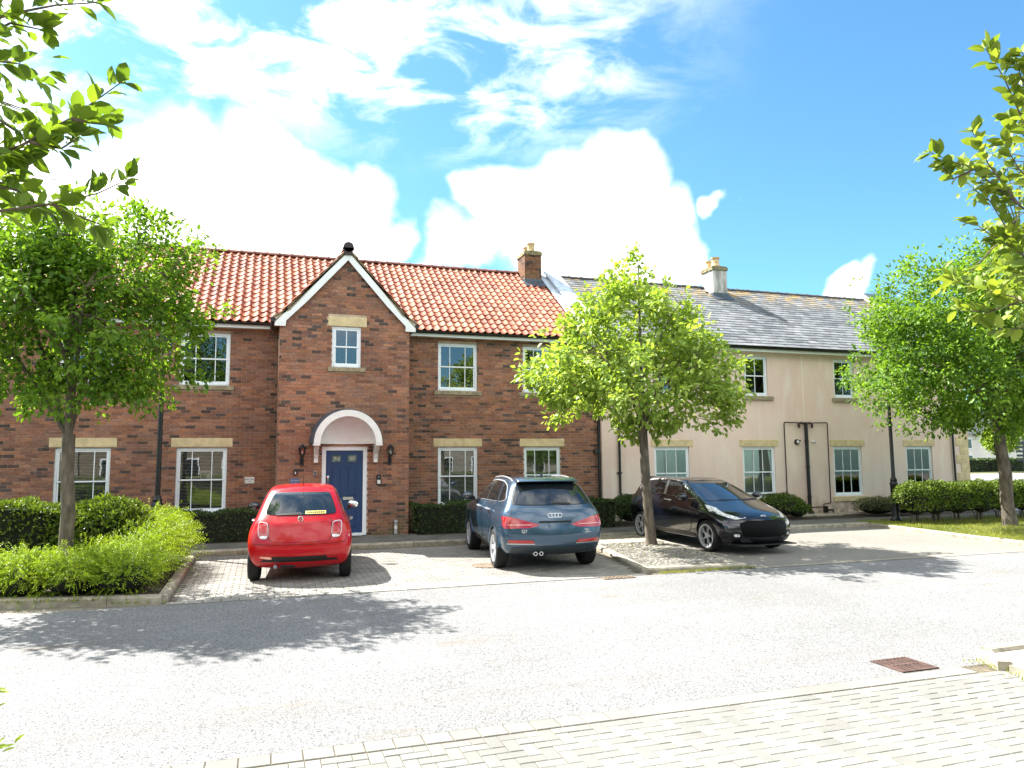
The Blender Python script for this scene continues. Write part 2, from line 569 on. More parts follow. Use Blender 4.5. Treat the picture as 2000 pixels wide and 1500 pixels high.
def asphalt_mat(name, light=(0.285, 0.282, 0.275), dark=(0.058, 0.058, 0.057), patch=True, amount=0.47):
    m, t, b = nodes(name)
    tc = t.nodes.new('ShaderNodeTexCoord')
    vo = t.nodes.new('ShaderNodeTexVoronoi'); vo.inputs['Scale'].default_value = 105.0
    t.links.new(tc.outputs['Object'], vo.inputs['Vector'])
    sc = t.nodes.new('ShaderNodeSeparateColor'); t.links.new(vo.outputs['Color'], sc.inputs[0])
    grain = ramp(t, sc.outputs[0], 0.02, amount)
    fine = ramp(t, noise(t, 160, 3, 0.7), 0.32, 0.55)
    g2 = tnode(t, 'ShaderNodeMath', operation='MULTIPLY'); t.links.new(grain, g2.inputs[0]); t.links.new(fine, g2.inputs[1])
    big = ramp(t, noise(t, 0.35, 5, 0.6), 0.3, 0.7)
    lt = mixrgb(t, big, tuple(x * 0.86 for x in light), tuple(x * 1.1 for x in light))
    col = mixrgb(t, g2.outputs[0], dark, lt)
    if patch:
        st = ramp(t, noise(t, 0.9, 7, 0.62, stretch=(0.55, 1.6, 1)), 0.60, 0.69)
        st2 = tnode(t, 'ShaderNodeMath', operation='MULTIPLY'); t.links.new(st, st2.inputs[0]); st2.inputs[1].default_value = 0.65
        col = mixrgb(t, st2.outputs[0], col, (0.15, 0.13, 0.10))
        tk_ = ramp(t, noise(t, 1.0, 4, .5, stretch=(.06, 1.5, 1)), .50, .68)
        tk2 = tnode(t, 'ShaderNodeMath', operation='MULTIPLY'); t.links.new(tk_, tk2.inputs[0]); tk2.inputs[1].default_value = .26
        col = mixrgb(t, tk2.outputs[0], col, (.14, .13, .12))
        oil = ramp(t, noise(t, 3.2, 4, .5), .74, .80)
        ol2 = tnode(t, 'ShaderNodeMath', operation='MULTIPLY'); t.links.new(oil, ol2.inputs[0]); ol2.inputs[1].default_value = .5
        col = mixrgb(t, ol2.outputs[0], col, (.06, .055, .05))
    t.links.new(col, b.inputs['Base Color']); b.inputs['Roughness'].default_value = 0.92
    bump(t, b, g2.outputs[0], 0.55, 0.008)
    return m


MT['asphalt'] = asphalt_mat('asphalt')
MT['asphalt2'] = asphalt_mat('asphalt_bay', (0.26, 0.245, 0.215), (0.09, 0.08, 0.065), patch=False, amount=0.3)
MT['pathmat'] = M_('path_asphalt', (0.11, 0.107, 0.092), 0.95, var=0.25, scale=2.0, bmp=0.5, bscale=120)
MT['kerb'] = M_('kerb_concrete', (0.30, 0.27, 0.21), 0.93, var=0.28, scale=7, bmp=0.4, bscale=70, rand=0.12)
MT['paver'] = M_('block_paver', (1, 1, 1), 0.93, var=0.20, scale=1.6, bmp=0.3, bscale=120, attr=True, pos=True)
MT['joint'] = M_('joint_sand', (0.11, 0.09, 0.06), 0.97, var=0.4, scale=14, bmp=0.5, bscale=90)
MT['pebble'] = M_('pebble', (1, 1, 1), 0.7, var=0.2, scale=20, attr=True)
MT['ground'] = M_('dirt_ground', (0.22, 0.20, 0.16), 0.97, var=0.3, scale=0.6, bmp=0.3, bscale=20)
MT['lawn'] = M_('lawn_soil', (0.11, 0.12, 0.035), 0.97, var=0.35, scale=4, bmp=0.4, bscale=40)
# ------------------------------------------------------------------ pieces laid one by one
_BOXF = np.array([[0, 1, 5, 4], [1, 2, 6, 5], [2, 3, 7, 6], [3, 0, 4, 7], [4, 5, 6, 7]])


def box_rows(C, H):
    """boxes without a bottom; C, H (n,3)"""
    s = np.array([[-1, -1, -1], [1, -1, -1], [1, 1, -1], [-1, 1, -1], [-1, -1, 1], [1, -1, 1], [1, 1, 1], [-1, 1, 1]], float)
    V = (C[:, None, :] + s[None] * H[:, None, :]).reshape(-1, 3)
    F = (np.arange(len(C))[:, None, None] * 8 + _BOXF[None]).reshape(-1, 4)
    return V, F


_PAVF = np.array([[0, 1, 5, 4], [1, 2, 6, 5], [2, 3, 7, 6], [3, 0, 4, 7], [4, 5, 9, 8], [5, 6, 10, 9], [6, 7, 11, 10], [7, 4, 8, 11], [8, 9, 10, 11]])


def paver_rows(C, H, ch=0.004):
    q = np.array([[-1, -1], [1, -1], [1, 1], [-1, 1]], float)
    n = len(C)
    V = np.zeros((n, 12, 3))
    V[:, 0:4, :2] = C[:, None, :2] + q * H[:, None, :2]
    V[:, 4:8, :2] = V[:, 0:4, :2]
    V[:, 8:12, :2] = C[:, None, :2] + q * (H[:, None, :2] - ch)
    V[:, 0:4, 2] = (C[:, 2] - 0.03)[:, None]
    V[:, 4:8, 2] = (C[:, 2] - ch)[:, None]
    V[:, 8:12, 2] = C[:, 2][:, None]
    F = (np.arange(n)[:, None, None] * 12 + _PAVF[None]).reshape(-1, 4)
    return V.reshape(-1, 3), F


def lay_pavers(parent, C, H, cols, name='paver', n_single=300, rest='pavers', key=None):
    """C tops of the blocks; the n_single nearest become objects, the rest one mesh"""
    C = np.asarray(C, float); H = np.asarray(H, float); cols = np.asarray(cols, float)
    C[:, 2] = [gz(y) + z for y, z in zip(C[:, 1], C[:, 2])]
    d = np.hypot(C[:, 0], C[:, 1]) if key is None else key(C)
    order = np.argsort(d)
    big = (H[:, 0] * H[:, 1]) > 0.45 * np.median(H[:, 0] * H[:, 1])
    singles = [i for i in order if big[i]][:n_single]
    cache = {}
    BASEC = np.median(cols, axis=0)
    for i in singles:
        k = (round(H[i, 0], 3), round(H[i, 1], 3), tuple(cols[i] * (round(cols[i].sum() * 12) / 12 / cols[i].sum()) if False else tuple(np.round(BASEC * round(cols[i].mean() / BASEC.mean() * 10) / 10, 3))))
        if k not in cache:
            V, F = paver_rows(np.zeros((1, 3)), H[i:i + 1])
            cache[k] = mesh_np(name, V, [F], np.tile(np.array(k[2]), (12, 1)))
            cache[k].materials.append(MT['paver'])
        o = bpy.data.objects.new(name, cache[k]); COL.objects.link(o)
        o.location = C[i]; o.rotation_euler = (math.atan(SLOPE) + random.uniform(-.006, .006), random.uniform(-.006, .006), random.uniform(-.008, .008))
        o.parent = parent
    rest_i = np.setdiff1d(np.arange(len(C)), singles)
    if len(rest_i):
        V, F = paver_rows(C[rest_i], H[rest_i])
        o = link(rest, mesh_np(rest, V, [F], np.repeat(cols[rest_i], 12, axis=0)), MT['paver'], parent)
        o["kind"] = 'stuff'


# ------------------------------------------------------------------ ground
gm = MB()
gm.add([(-300, -120, gz(-120) - .02), (400, -120, gz(-120) - .02), (400, WALL_Y, -.02), (-300, WALL_Y, -.02), (400, 700, -.02), (-300, 700, -.02)],
       [(0, 1, 2, 3), (3, 2, 4, 5)])
tag(gm.build('ground', MT['ground']), kind='structure')
road = sheet('road', [(-60, 5.45), (60, 5.45), (60, 11.25), (-60, 11.25)], 0.0, MT['asphalt'])
sheet('parking_bay', [(7.9, 11.25), (15.6, 11.25), (15.6, 16.3), (7.9, 16.3)], 0.004, MT['asphalt2'])
pm_ = MB().add([(23.2, 11.25, gz(11.25) + .002), (200, 11.25, gz(11.25) + .002), (200, WALL_Y, .002), (23.2, WALL_Y, .002), (200, 66, .002), (23.2, 66, .002)],
               [(0, 1, 2, 3), (3, 2, 4, 5)])
tag(pm_.build('side_road', MT['asphalt']), kind='structure')

# block-paved bays: running blocks with notched joints, two setts deep along the road
bay = sheet('paved_bays', [(-1.2, 11.2), (6.95, 11.2), (7.6, 16.3), (-1.2, 16.3)], 0.0, MT['joint'])
C, H, K = [], [], []
def pcol(base, v=0.13):
    return np.array(base) * (1 + random.uniform(-v, v)) * np.array([1 + random.uniform(-.012, .012), 1, 1 + random.uniform(-.02, .02)])
PB = (0.245, 0.232, 0.205)
row = 0
y = 11.66
while y < 16.15:
    x = -1.1 + (0.1 if row % 2 else 0.0)
    while x < 7.45:
        xl = 6.0 + (y - 11.3) * 0.17
        if x < xl:
            C.append((x, y, 0.008 + random.uniform(-.0015, .0015))); H.append((0.0925, 0.0440, 0.03)); K.append(pcol(PB, .18))
        x += 0.2
    y += 0.1; row += 1
for j, yy in enumerate((11.31, 11.50)):
    x = -1.1 + 0.12 * j
    while x < 6.05:
        C.append((x, yy, 0.009)); H.append((0.112, 0.082 if j == 0 else 0.09, 0.03)); K.append(pcol((0.27, 0.255, 0.225)))
        x += 0.236
lay_pavers(bay, C, H, K, key=lambda c: np.hypot(c[:, 0] - 1.0, c[:, 1] - 11.0))

# herringbone crossing in the foreground with an edge course of setts
fore = sheet('block_paving', [(-9, 1.2), (11, 1.2), (11, 5.52), (-9, 5.52)], 0.0, MT['joint'])
C, H, K = [], [], []
PF = (0.188, 0.183, 0.163)
x = -3.9
while x < 9.0:
    if x < 6.35:
        C.append((x, 5.41, 0.007)); H.append((0.0985, 0.092, 0.03)); K.append(pcol((0.200, 0.194, 0.172), .08))
    x += 0.205
a = 0.102
for i in range(-46, 96):
    for j in range(0, 44):
        # 90 degree herringbone out of a 4-cell repeat
        k = (i - j) % 4
        cx, cy = i * a, 5.30 - (j + 0.5) * a
        if k == 0:
            C.append((cx + a, cy, 0.007 + random.uniform(-.002, .002))); H.append((a - .002, a / 2 - .002, .03)); K.append(pcol(PF, .10))
        elif k == 2 and j == 0:
            C.append((cx + a / 2, cy, 0.007)); H.append((a / 2 - .002, a / 2 - .002, .03)); K.append(pcol(PF, .10))
        elif k == 3:
            cy2 = cy - a / 2
            C.append((cx + a / 2, cy2, 0.007 + random.uniform(-.002, .002))); H.append((a / 2 - .002, a - .002, .03)); K.append(pcol(PF, .10))
C = np.array(C); H = np.array(H); K = np.array(K)
ok = (C[:, 1] > 1.3) & (C[:, 0] > -4) & (C[:, 0] < 9.2) & (C[:, 1] < 5.45)
# keep to what the camera can see plus a margin
lay_pavers(fore, C[ok], H[ok], K[ok], key=lambda c: np.abs(c[:, 1] - 4.3) * 1.2 + np.abs(c[:, 0] - 3.2) * 0.8)

# ------------------------------------------------------------------ kerbs
def kerb_run(parent, p0, p1, h=0.11, w=0.13, ln=0.9, name='kerb_stone'):
    """stones of 0.9 m along the left side of p0 -> p1"""
    p0, p1 = Vector((*p0, 0)), Vector((*p1, 0))
    t = (p1 - p0).normalized(); n = Vector((-t.y, t.x, 0)); L = (p1 - p0).length
    s = 0.0
    while s < L - 0.05:
        e = min(s + ln, L)
        if L - e < 0.2: e = L
        A, B = p0 + t * (s + .004), p0 + t * (e - .004)
        m = MB()
        dz = random.uniform(-.004, .004)
        prof = [(0, -.08), (0, h - .03), (.02, h - .004), (.035, h), (w, h), (w, -.08)]
        vs = []
        for P in (A, B):
            for (u, z) in prof:
                q = P + n * u
                vs.append((q.x, q.y, gz(q.y) + z + dz))
        k = len(prof)
        m.add(vs, [tuple(range(k)), tuple(range(2 * k - 1, k - 1, -1))] + [(i, k + i, k + (i + 1) % k, (i + 1) % k) for i in range(k)])
        m.build(name, MT['kerb'], parent)
        s = e


# raised path along the houses
path = slab('footpath', [(-14, 16.42), (23.2, 16.42), (23.2, 17.55), (-14, 17.55)], -.05, 0.10, MT['pathmat'])
tag(path, kind='structure')
kerb_run(path, (-1.35, 16.29), (15.62, 16.29))
# planting strip against the wall
strip = slab('planting_bed', [(-14, 17.55), (23.2, 17.55), (23.2, 19.32), (-14, 19.32)], -.05, 0.09, MT['soil'])
tag(strip, kind='structure')
step = slab('door_apron', [(0.1, 17.50), (3.5, 17.50), (3.5, 17.92), (0.1, 17.92)], 0.0, 0.106, MT['pathmat'])
tag(step, kind='structure')
# big planted bed on the left, kerbed towards road and bay
bed = slab('planting_bed', [(-14, 14.0), (-6.6, 12.62), (-1.34, 11.46), (-1.34, 16.42), (-14, 16.42)], -.05, 0.09, MT['soil'])
tag(bed, kind='structure')
kerb_run(bed, (-9.0, 13.10), (-1.28, 11.37), h=0.105)
kerb_run(bed, (-1.2, 11.42), (-1.2, 16.28), h=0.105)
# tree island between bays
island = slab('tree_island', [(6.2, 11.5), (7.95, 11.38), (8.62, 16.29), (7.05, 16.29)], -.05, 0.06, M_('island_soil', (0.30, 0.265, 0.20), 0.97, var=.3, scale=5, bmp=.5, bscale=50))
tag(island, kind='structure')
kerb_run(island, (6.07, 11.37), (8.05, 11.24), h=0.09)
kerb_run(island, (7.02, 16.28), (6.07, 11.40), h=0.09)
kerb_run(island, (8.08, 11.28), (8.72, 16.28), h=0.07)
# flush edging between road and lot on the right
edge = sheet('edging_strip', [(8.1, 11.16), (15.2, 11.16), (15.2, 11.29), (8.1, 11.29)], 0.008, MT['kerb'])
# lawn on the right
lawn = slab('lawn', [(15.47, 11.75), (45, 11.75), (45, 16.95), (15.75, 16.95), (15.75, 16.2)], -.05, 0.085, MT['lawn'])
tag(lawn, kind='structure')
kerb_run(lawn, (15.62, 16.30), (15.32, 11.7), h=0.10)
kerb_run(lawn, (15.30, 11.62), (30, 11.62), h=0.10)
# kerb and verge start in the right foreground
verge = slab('verge', [(6.72, 5.55), (11, 5.6), (11, 3.2), (6.75, 3.9), (6.62, 5.1)], -.05, 0.075, M_('verge_concrete', (0.42, 0.39, 0.32), .95, var=.2, scale=4, bmp=.4, bscale=60))
tag(verge, kind='structure')
kerb_run(verge, (6.62, 3.2), (6.62, 5.20), h=0.08, w=0.14, ln=0.6)
kerb_run(verge, (6.60, 5.24), (6.80, 5.62), h=0.085, w=0.14)
kerb_run(verge, (6.84, 5.64), (11, 5.72), h=0.085, w=0.14)


# pebbles round the tree on the island
def pebbles(n, inside, size=(0.012, 0.030), seed=3):
    r_ = np.random.default_rng(seed)
    base = np.array([[-1, -1, -.6], [1, -1, -.6], [1, 1, -.6], [-1, 1, -.6], [-.75, -.75, .6], [.75, -.75, .6], [.75, .75, .6], [-.75, .75, .6]])
    pts = []
    while len(pts) < n:
        p = inside(r_)
        if p is not None: pts.append(p)
    P = np.array(pts); n = len(P)
    s = r_.uniform(*size, n)
    ang = r_.uniform(0, 2 * math.pi, n)
    V = base[None] * (1 + r_.uniform(-.3, .3, (n, 8, 3))) * np.stack([s, s * r_.uniform(.6, .9, n), s * r_.uniform(.4, .7, n)], 1)[:, None, :]
    c, s_ = np.cos(ang)[:, None], np.sin(ang)[:, None]
    X = V[:, :, 0] * c - V[:, :, 1] * s_; Y = V[:, :, 0] * s_ + V[:, :, 1] * c
    V = np.stack([X, Y, V[:, :, 2]], 2) + P[:, None, :]
    F = (np.arange(n)[:, None, None] * 8 + np.vstack([_BOXF, [[3, 2, 1, 0]]])[None]).reshape(-1, 4)
    g_ = r_.uniform(.11, .34, n)
    col = np.stack([g_, g_ * r_.uniform(.9, .97, n), g_ * r_.uniform(.72, .88, n)], 1)
    return mesh_np('pebbles', V.reshape(-1, 3), [F], np.repeat(col, 8, axis=0))


def _isl(r_):
    u, v = r_.random(), r_.random() ** 1.15
    y_ = 11.52 + v * 3.3
    x0 = 6.25 + (y_ - 11.4) * .18; x1 = 7.95 + (y_ - 11.3) * .13
    x_ = x0 + (x1 - x0) * u
    if v > .75 and r_.random() < .6: return None
    return (x_, y_, gz(y_) + .062 + r_.uniform(0, .012))


tag(link('pebbles', pebbles(6500, _isl), MT['pebble']), 'pale pebbles covering the tree island by the black car', 'pebbles', kind='stuff')


# ------------------------------------------------------------------ ironwork in the ground
MT['rust2'] = M_('worn_iron', (0.17, 0.13, 0.09), 0.8, metal=0.2, var=0.35, scale=12, bmp=0.25)
MT['rust'] = M_('rusty_iron', (0.10, 0.060, 0.048), 0.75, metal=0.3, var=0.35, scale=12, bmp=0.25)
MT['slot_shade'] = M_('drain_slot_shade', (0.01, 0.009, 0.008), 0.95, var=0)  # near-black sheet, the shade between the bars put into its colour
def grate(x0, x1, y0, y1, label, bars=8, mat='rust', h=0.012, rot=0.0):
    e = empty('drain_grate', ((x0 + x1) / 2, (y0 + y1) / 2, gz((y0 + y1) / 2)))
    tag(e, label, 'drain')
    def B(nm, a, b, c, d, z0, z1, mt):
        m = MB().box(a, b, c, d, 0, 1)
        m.v = [(p[0], p[1], gz(p[1]) + (z0 if p[2] == 0 else z1)) for p in m.v]
        return m.build(nm, MT[mt], e)
    B('slot_shade', x0 + .01, x1 - .01, y0 + .01, y1 - .01, .0005, .003, 'slot_shade')
    fr = MB()
    for (a, b, c, d) in ((x0, x1, y0, y0 + .025), (x0, x1, y1 - .025, y1), (x0, x0 + .025, y0 + .025, y1 - .025), (x1 - .025, x1, y0 + .025, y1 - .025)):
        fr.box(a, b, c, d, 0, 1)
    fr.box(x0 + .025, x1 - .025, (y0 + y1) / 2 - .012, (y0 + y1) / 2 + .012, 0, 1)
    fr.v = [(p[0], p[1], gz(p[1]) + (.001 if p[2] == 0 else h + .001)) for p in fr.v]
    fr.build('frame', MT[mat], e)
    w = (x1 - x0 - .05) / bars
    for k in range(bars):
        a = x0 + .025 + k * w
        B('bar', a + w * .30, a + w * .70, y0 + .028, y1 - .028, .002, h, mat)
    return e


grate(5.60, 6.03, 5.54, 5.93, 'rusty iron drain grate in the road beside the block paving')
grate(5.22, 5.78, 11.02, 11.24, 'small drain grate at the corner of the tree island', bars=7, mat='rust2')
mh = empty('manhole_cover', (3.88, 13.05, gz(13.05)))
tag(mh, 'rusty manhole cover beside the rear wheel of the blue car', 'manhole')
_q = MB().lathe([(0.001, .0155), (.30, .0155), (.30, .006)], 28, (3.88, 13.05, gz(13.05)))
_q.build('lid', MT['rust2'], mh)
for k in range(9):
    xx = 3.88 + (k - 4) * .06; hl = math.sqrt(.29 ** 2 - (xx - 3.88) ** 2)
    _q = MB().box(xx - .014, xx + .014, 13.05 - hl, 13.05 + hl, 0, 1)
    _q.v = [(p[0], p[1], gz(p[1]) + (.014 if p[2] == 0 else .022)) for p in _q.v]
    _q.build('rib', MT['rust2'], mh)
# ------------------------------------------------------------------ walls with openings
def holed_wall(x0, x1, z0, z1, Y, holes, depth=0.11, thick=0.25):
    """wall in the plane y=Y facing -y, rectangular openings with reveals"""
    xs = sorted({x0, x1, *[h[0] for h in holes], *[h[1] for h in holes]})
    zs = sorted({z0, z1, *[h[2] for h in holes], *[h[3] for h in holes]})
    m = MB()
    for i in range(len(xs) - 1):
        for j in range(len(zs) - 1):
            cx, cz = (xs[i] + xs[i + 1]) / 2, (zs[j] + zs[j + 1]) / 2
            if any(h[0] < cx < h[1] and h[2] < cz < h[3] for h in holes):
                continue
            m.add([(xs[i], Y, zs[j]), (xs[i + 1], Y, zs[j]), (xs[i + 1], Y, zs[j + 1]), (xs[i], Y, zs[j + 1])], [(0, 1, 2, 3)])
    for (a, b, c, d) in holes:
        A, B = Y, Y + depth
        m.add([(a, A, c), (a, B, c), (a, B, d), (a, A, d)], [(0, 1, 2, 3)])
        m.add([(b, A, c), (b, A, d), (b, B, d), (b, B, c)], [(0, 1, 2, 3)])
        m.add([(a, A, d), (a, B, d), (b, B, d), (b, A, d)], [(0, 1, 2, 3)])
        m.add([(a, A, c), (b, A, c), (b, B, c), (a, B, c)], [(0, 1, 2, 3)])
    return m


BRICKS = [(0.254, 0.114, 0.07), (0.28, 0.127, 0.077), (0.227, 0.1, 0.065), (0.298, 0.146, 0.092), (0.258, 0.133, 0.089), (0.2, 0.094, 0.067), (0.29, 0.13, 0.071), (0.241, 0.127, 0.092)]
BURNT = [(.065, .042, .036), (.105, .060, .046), (.082, .058, .055)]


def brick_colour():
    u = random.random()
    if u < .12: return random.randrange(8, 11)
    return random.randrange(8)


ALLC = [np.array(c) for c in BRICKS + BURNT]


def brick_rows(x0, x1, z0, z1, holes, seed_off=0.0, limit=None):
    """(centre along wall, z, half length, half height, colour)"""
    out = []
    n = int(round((z1 - z0) / 0.075))
    for r_ in range(n):
        za, zb = z0 + r_ * .075 + .005, z0 + (r_ + 1) * .075 - .005
        zm = (za + zb) / 2
        segs = [(x0, x1)]
        if limit:
            lo, hi = limit(zb)
            if hi - lo < .05: continue
            segs = [(max(x0, lo), min(x1, hi))]
        for (a, b, c, d) in holes:
            if zb > c and za < d:
                ns = []
                for (s, e) in segs:
                    if b <= s or a >= e: ns.append((s, e)); continue
                    if a > s: ns.append((s, a))
                    if b < e: ns.append((b, e))
                segs = ns
        off = (.1125 if r_ % 2 else 0.0) + seed_off
        for (s, e) in segs:
            k = math.floor((s - off) / .225)
            while off + k * .225 < e:
                a = max(s, off + k * .225 + .005); b = min(e, off + (k + 1) * .225 - .005)
                if b - a > .03:
                    out.append(((a + b) / 2, zm, (b - a) / 2, .0325, brick_colour()))
                k += 1
    return out


def place_bricks(rows, frame, proud=.007):
    """frame(u, z, out) -> world point; boxes lie against the wall"""
    C, H, K = [], [], []
    ax = frame(1, 0, 0) - frame(0, 0, 0)
    for (u, z, hl, hh, c) in rows:
        p = frame(u, z, 0.0)
        C.append(p)
        H.append((hl, .012, hh) if abs(ax[0]) > .5 else (.012, hl, hh))
        K.append(c)
    return np.array(C), np.array(H), np.array(K)


def brick_boxes(C, H, K, jitter=True):
    s = np.array([[-1, -1, -1], [1, -1, -1], [1, 1, -1], [-1, 1, -1], [-1, -1, 1], [1, -1, 1], [1, 1, 1], [-1, 1, 1]], float)
    C = C.copy()
    if jitter:
        C[:, 1] += np.random.default_rng(5).uniform(-.002, .002, len(C))
    V = (C[:, None, :] + s[None] * H[:, None, :]).reshape(-1, 3)
    Fb = np.array([[0, 1, 5, 4], [1, 2, 6, 5], [3, 0, 4, 7], [4, 5, 6, 7], [3, 2, 1, 0], [2, 3, 7, 6]])
    F = (np.arange(len(C))[:, None, None] * 8 + Fb[None]).reshape(-1, 4)
    r_ = np.random.default_rng(9)
    cc = np.array(ALLC)[K] * r_.uniform(.78, 1.22, (len(K), 1))
    return mesh_np('brickwork', V, [F], np.repeat(cc, 8, axis=0))


# ------------------------------------------------------------------ windows
def sash_window(house, x0, x1, z0, z1, Y, cols, rows=1, blind=None, label=None, curtain=None, open_bottom=False):
    """white sliding sash window; x0..x1, z0..z1 opening; cols = relative pane widths"""
    fw, d0, d1 = .055, Y + .045, Y + .115
    m = MB()
    m.box(x0, x0 + fw, d0, d1, z0, z1); m.box(x1 - fw, x1, d0, d1, z0, z1)
    m.box(x0 + fw, x1 - fw, d0, d1, z1 - fw, z1)
    m.box(x0 + fw, x1 - fw, d0 - .02, d1, z0, z0 + .055)
    win = m.build('window', MT['white'], house, bevel=.004)
    if label: win["label"] = label
    zm = (z0 + z1) / 2 + .01
    W = np.cumsum([0] + list(cols)) / sum(cols)
    for k, (a, b, dy) in enumerate(((zm - .02, z1 - fw, 0.0), (z0 + .055 + (.07 if open_bottom else 0), zm + .02, .022))):
        s = MB(); st = .038
        ya, yb = d0 + .012 + dy, d0 + .036 + dy
        xa, xb = x0 + fw, x1 - fw
        s.box(xa, xa + st, ya, yb, a, b); s.box(xb - st, xb, ya, yb, a, b)
        s.box(xa + st, xb - st, ya, yb, b - .036, b); s.box(xa + st, xb - st, ya, yb, a, a + (.05 if k else .034))
        sash = s.build('sash', MT['white'], win)
        gx0, gx1, gz0, gz1 = xa + st, xb - st, a + (.05 if k else .034), b - .036
        for w in W[1:-1]:
            xx = gx0 + w * (gx1 - gx0)
            MB().box(xx - .010, xx + .010, ya - .001, yb + .001, gz0, gz1).build('glazing_bar', MT['white'], win)
        for j in range(len(W) - 1):
            pa = gx0 + W[j] * (gx1 - gx0) + (.010 if j else 0); pb = gx0 + W[j + 1] * (gx1 - gx0) - (.010 if j < len(W) - 2 else 0)
            MB().box(pa, pb, ya + .010, ya + .014, gz0, gz1).build('pane', MT['glass'], win)
    # added near-black box, the darkness of the room put into its colour
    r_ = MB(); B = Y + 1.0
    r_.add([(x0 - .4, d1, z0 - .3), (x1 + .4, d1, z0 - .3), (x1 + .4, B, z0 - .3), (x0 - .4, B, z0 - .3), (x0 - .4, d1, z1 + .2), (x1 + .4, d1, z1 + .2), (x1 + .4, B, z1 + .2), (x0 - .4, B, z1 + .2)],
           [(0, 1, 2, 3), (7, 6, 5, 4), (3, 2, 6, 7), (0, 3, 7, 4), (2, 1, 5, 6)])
    r_.build('dark_box', MT['dark'], win)
    if blind:
        b_ = MB(); zt = z1 - fw - .02; zb = z0 + .08
        k = 0
        zz = zt
        while zz > zb:
            b_.add([(x0 + fw + .02, d1 + .030, zz), (x1 - fw - .02, d1 + .030, zz), (x1 - fw - .02, d1 + .050, zz + .011), (x0 + fw + .02, d1 + .050, zz + .011)], [(0, 1, 2, 3)])
            zz -= .034
        b_.build('blind', MT['blind'], win)
    if curtain:
        for (ca, cb) in curtain:
            n = 22; pts = []
            xa, xb = x0 + (x1 - x0) * ca, x0 + (x1 - x0) * cb
            vs, fs = [], []
            for i in range(n + 1):
                xx = xa + (xb - xa) * i / n; yy = d1 + .06 + .02 * math.sin(i * 1.7)
                vs += [(xx, yy, z0 + .02), (xx, yy, z1 - .05)]
            fs = [(2 * i, 2 * i + 2, 2 * i + 3, 2 * i + 1) for i in range(n)]
            MB().add(vs, fs).build('curtain', MT['curtain'], win, smooth='all')
    return win


MT['blind'] = M_('blind_slats', (0.72, 0.72, 0.70), .6, var=.05)
MT['curtain'] = M_('curtain', (0.34, 0.37, 0.34), .9, var=.2, scale=5, stretch=(1, 1, .1))


def stone_block(name, house, x0, x1, z0, z1, Y, proud, mat='stone', back=.1):
    return MB().box(x0, x1, Y - proud, Y + back, z0, z1).build(name, MT[mat], house, bevel=.006)


# ------------------------------------------------------------------ roofs
EAVE_Y, EAVE_Z, RIDGE_Y, RIDGE_Z = 18.98, 5.27, 23.0, 8.06
_sl = math.atan2(RIDGE_Z - EAVE_Z, RIDGE_Y - EAVE_Y)
_sv = Vector((0, math.cos(_sl), math.sin(_sl))); _sn = Vector((0, -math.sin(_sl), math.cos(_sl)))
SLOPE_L = math.hypot(RIDGE_Z - EAVE_Z, RIDGE_Y - EAVE_Y)


def roof_pt(x, s, n=0.0):
    p = Vector((0, EAVE_Y, EAVE_Z)) + _sv * s + _sn * n
    return (x, p.y, p.z)


def roof_z(y):
    return EAVE_Z + (y - EAVE_Y) * math.tan(_sl)


TILE_W, TILE_G = 0.207, SLOPE_L / 16.0
_seg = 8


def tile_local():
    """S-shaped clay tile: u across, v up the slope, w normal"""
    t = np.linspace(0, 1, _seg + 1)
    h = .032 * np.where(t < .58, -np.sin(np.pi * t / .58) * .55, np.sin(np.pi * (t - .58) / .42) * 1.15)
    Lg = TILE_G + .06
    V = []
    for v, lift in ((0.0, .034), (Lg, .004)):
        for i in range(_seg + 1): V.append((t[i] * TILE_W * 1.03, v, h[i] + lift))
    for i in range(_seg + 1): V.append((t[i] * TILE_W * 1.03, 0.0, h[i] + lift * 0 + .034 - .020))
    for v, lift in ((0.0, .014), (Lg, -.016)):
        V.append((TILE_W * 1.03, v, h[-1] + lift))
    n = _seg + 1
    F = [(i, i + 1, n + i + 1, n + i) for i in range(_seg)] + [(2 * n + i, 2 * n + i + 1, i + 1, i) for i in range(_seg)] + [(_seg, 3 * n, 3 * n + 1, n + _seg)]
    return np.array(V), np.array(F)


TV, TF = tile_local()
_TM = np.array([[1, 0, 0], list(_sv), list(_sn)])
TILECOL = [(.34, .105, .055), (.40, .135, .070), (.26, .080, .045), (.43, .175, .105), (.35, .12, .075)]

# ------------------------------------------------------------------ the brick house
HX0, HX1 = -12.0, 9.05
house = empty('brick_house', ((HX0 + HX1) / 2, WALL_Y, 0.1))
tag(house, 'red brick house with orange pantile roof and gabled porch with blue door', 'house')
GW = [(-4.50, -3.36), (-1.97, -.84), (4.37, 5.46), (6.78, 7.86)]
GZ, UZ = (.64, 2.19), (3.70, 4.99)
holes = [(a, b, *GZ) for a, b in GW] + [(a, b, *UZ) for a, b in GW] + [(-8.6, -7.4, *GZ), (-8.6, -7.4, *UZ)]
wallm = holed_wall(HX0, HX1, 0.0, 5.22, WALL_Y + .006, holes)
wallm.box(HX0, HX0 + .2, WALL_Y + .1, 26.5, 0, 5.2).box(HX0, HX1, 26.5, 26.7, 0, 5.2)
wall = wallm.build('wall', MT['mortar'], house)
block = [(a - .12, b + .12, 2.205, 2.42) for a, b in GW] + [(a - .11, b + .11, 3.585, 3.695) for a, b in GW] + [(a - .11, b + .11, .53, .64) for a, b in GW]
rows_main = brick_rows(HX0, HX1, 0.095, 5.195, holes + block + [(.31, 3.31, 0, 9)])
main_frame = lambda u, z, o: np.array([u, WALL_Y + .008, z])
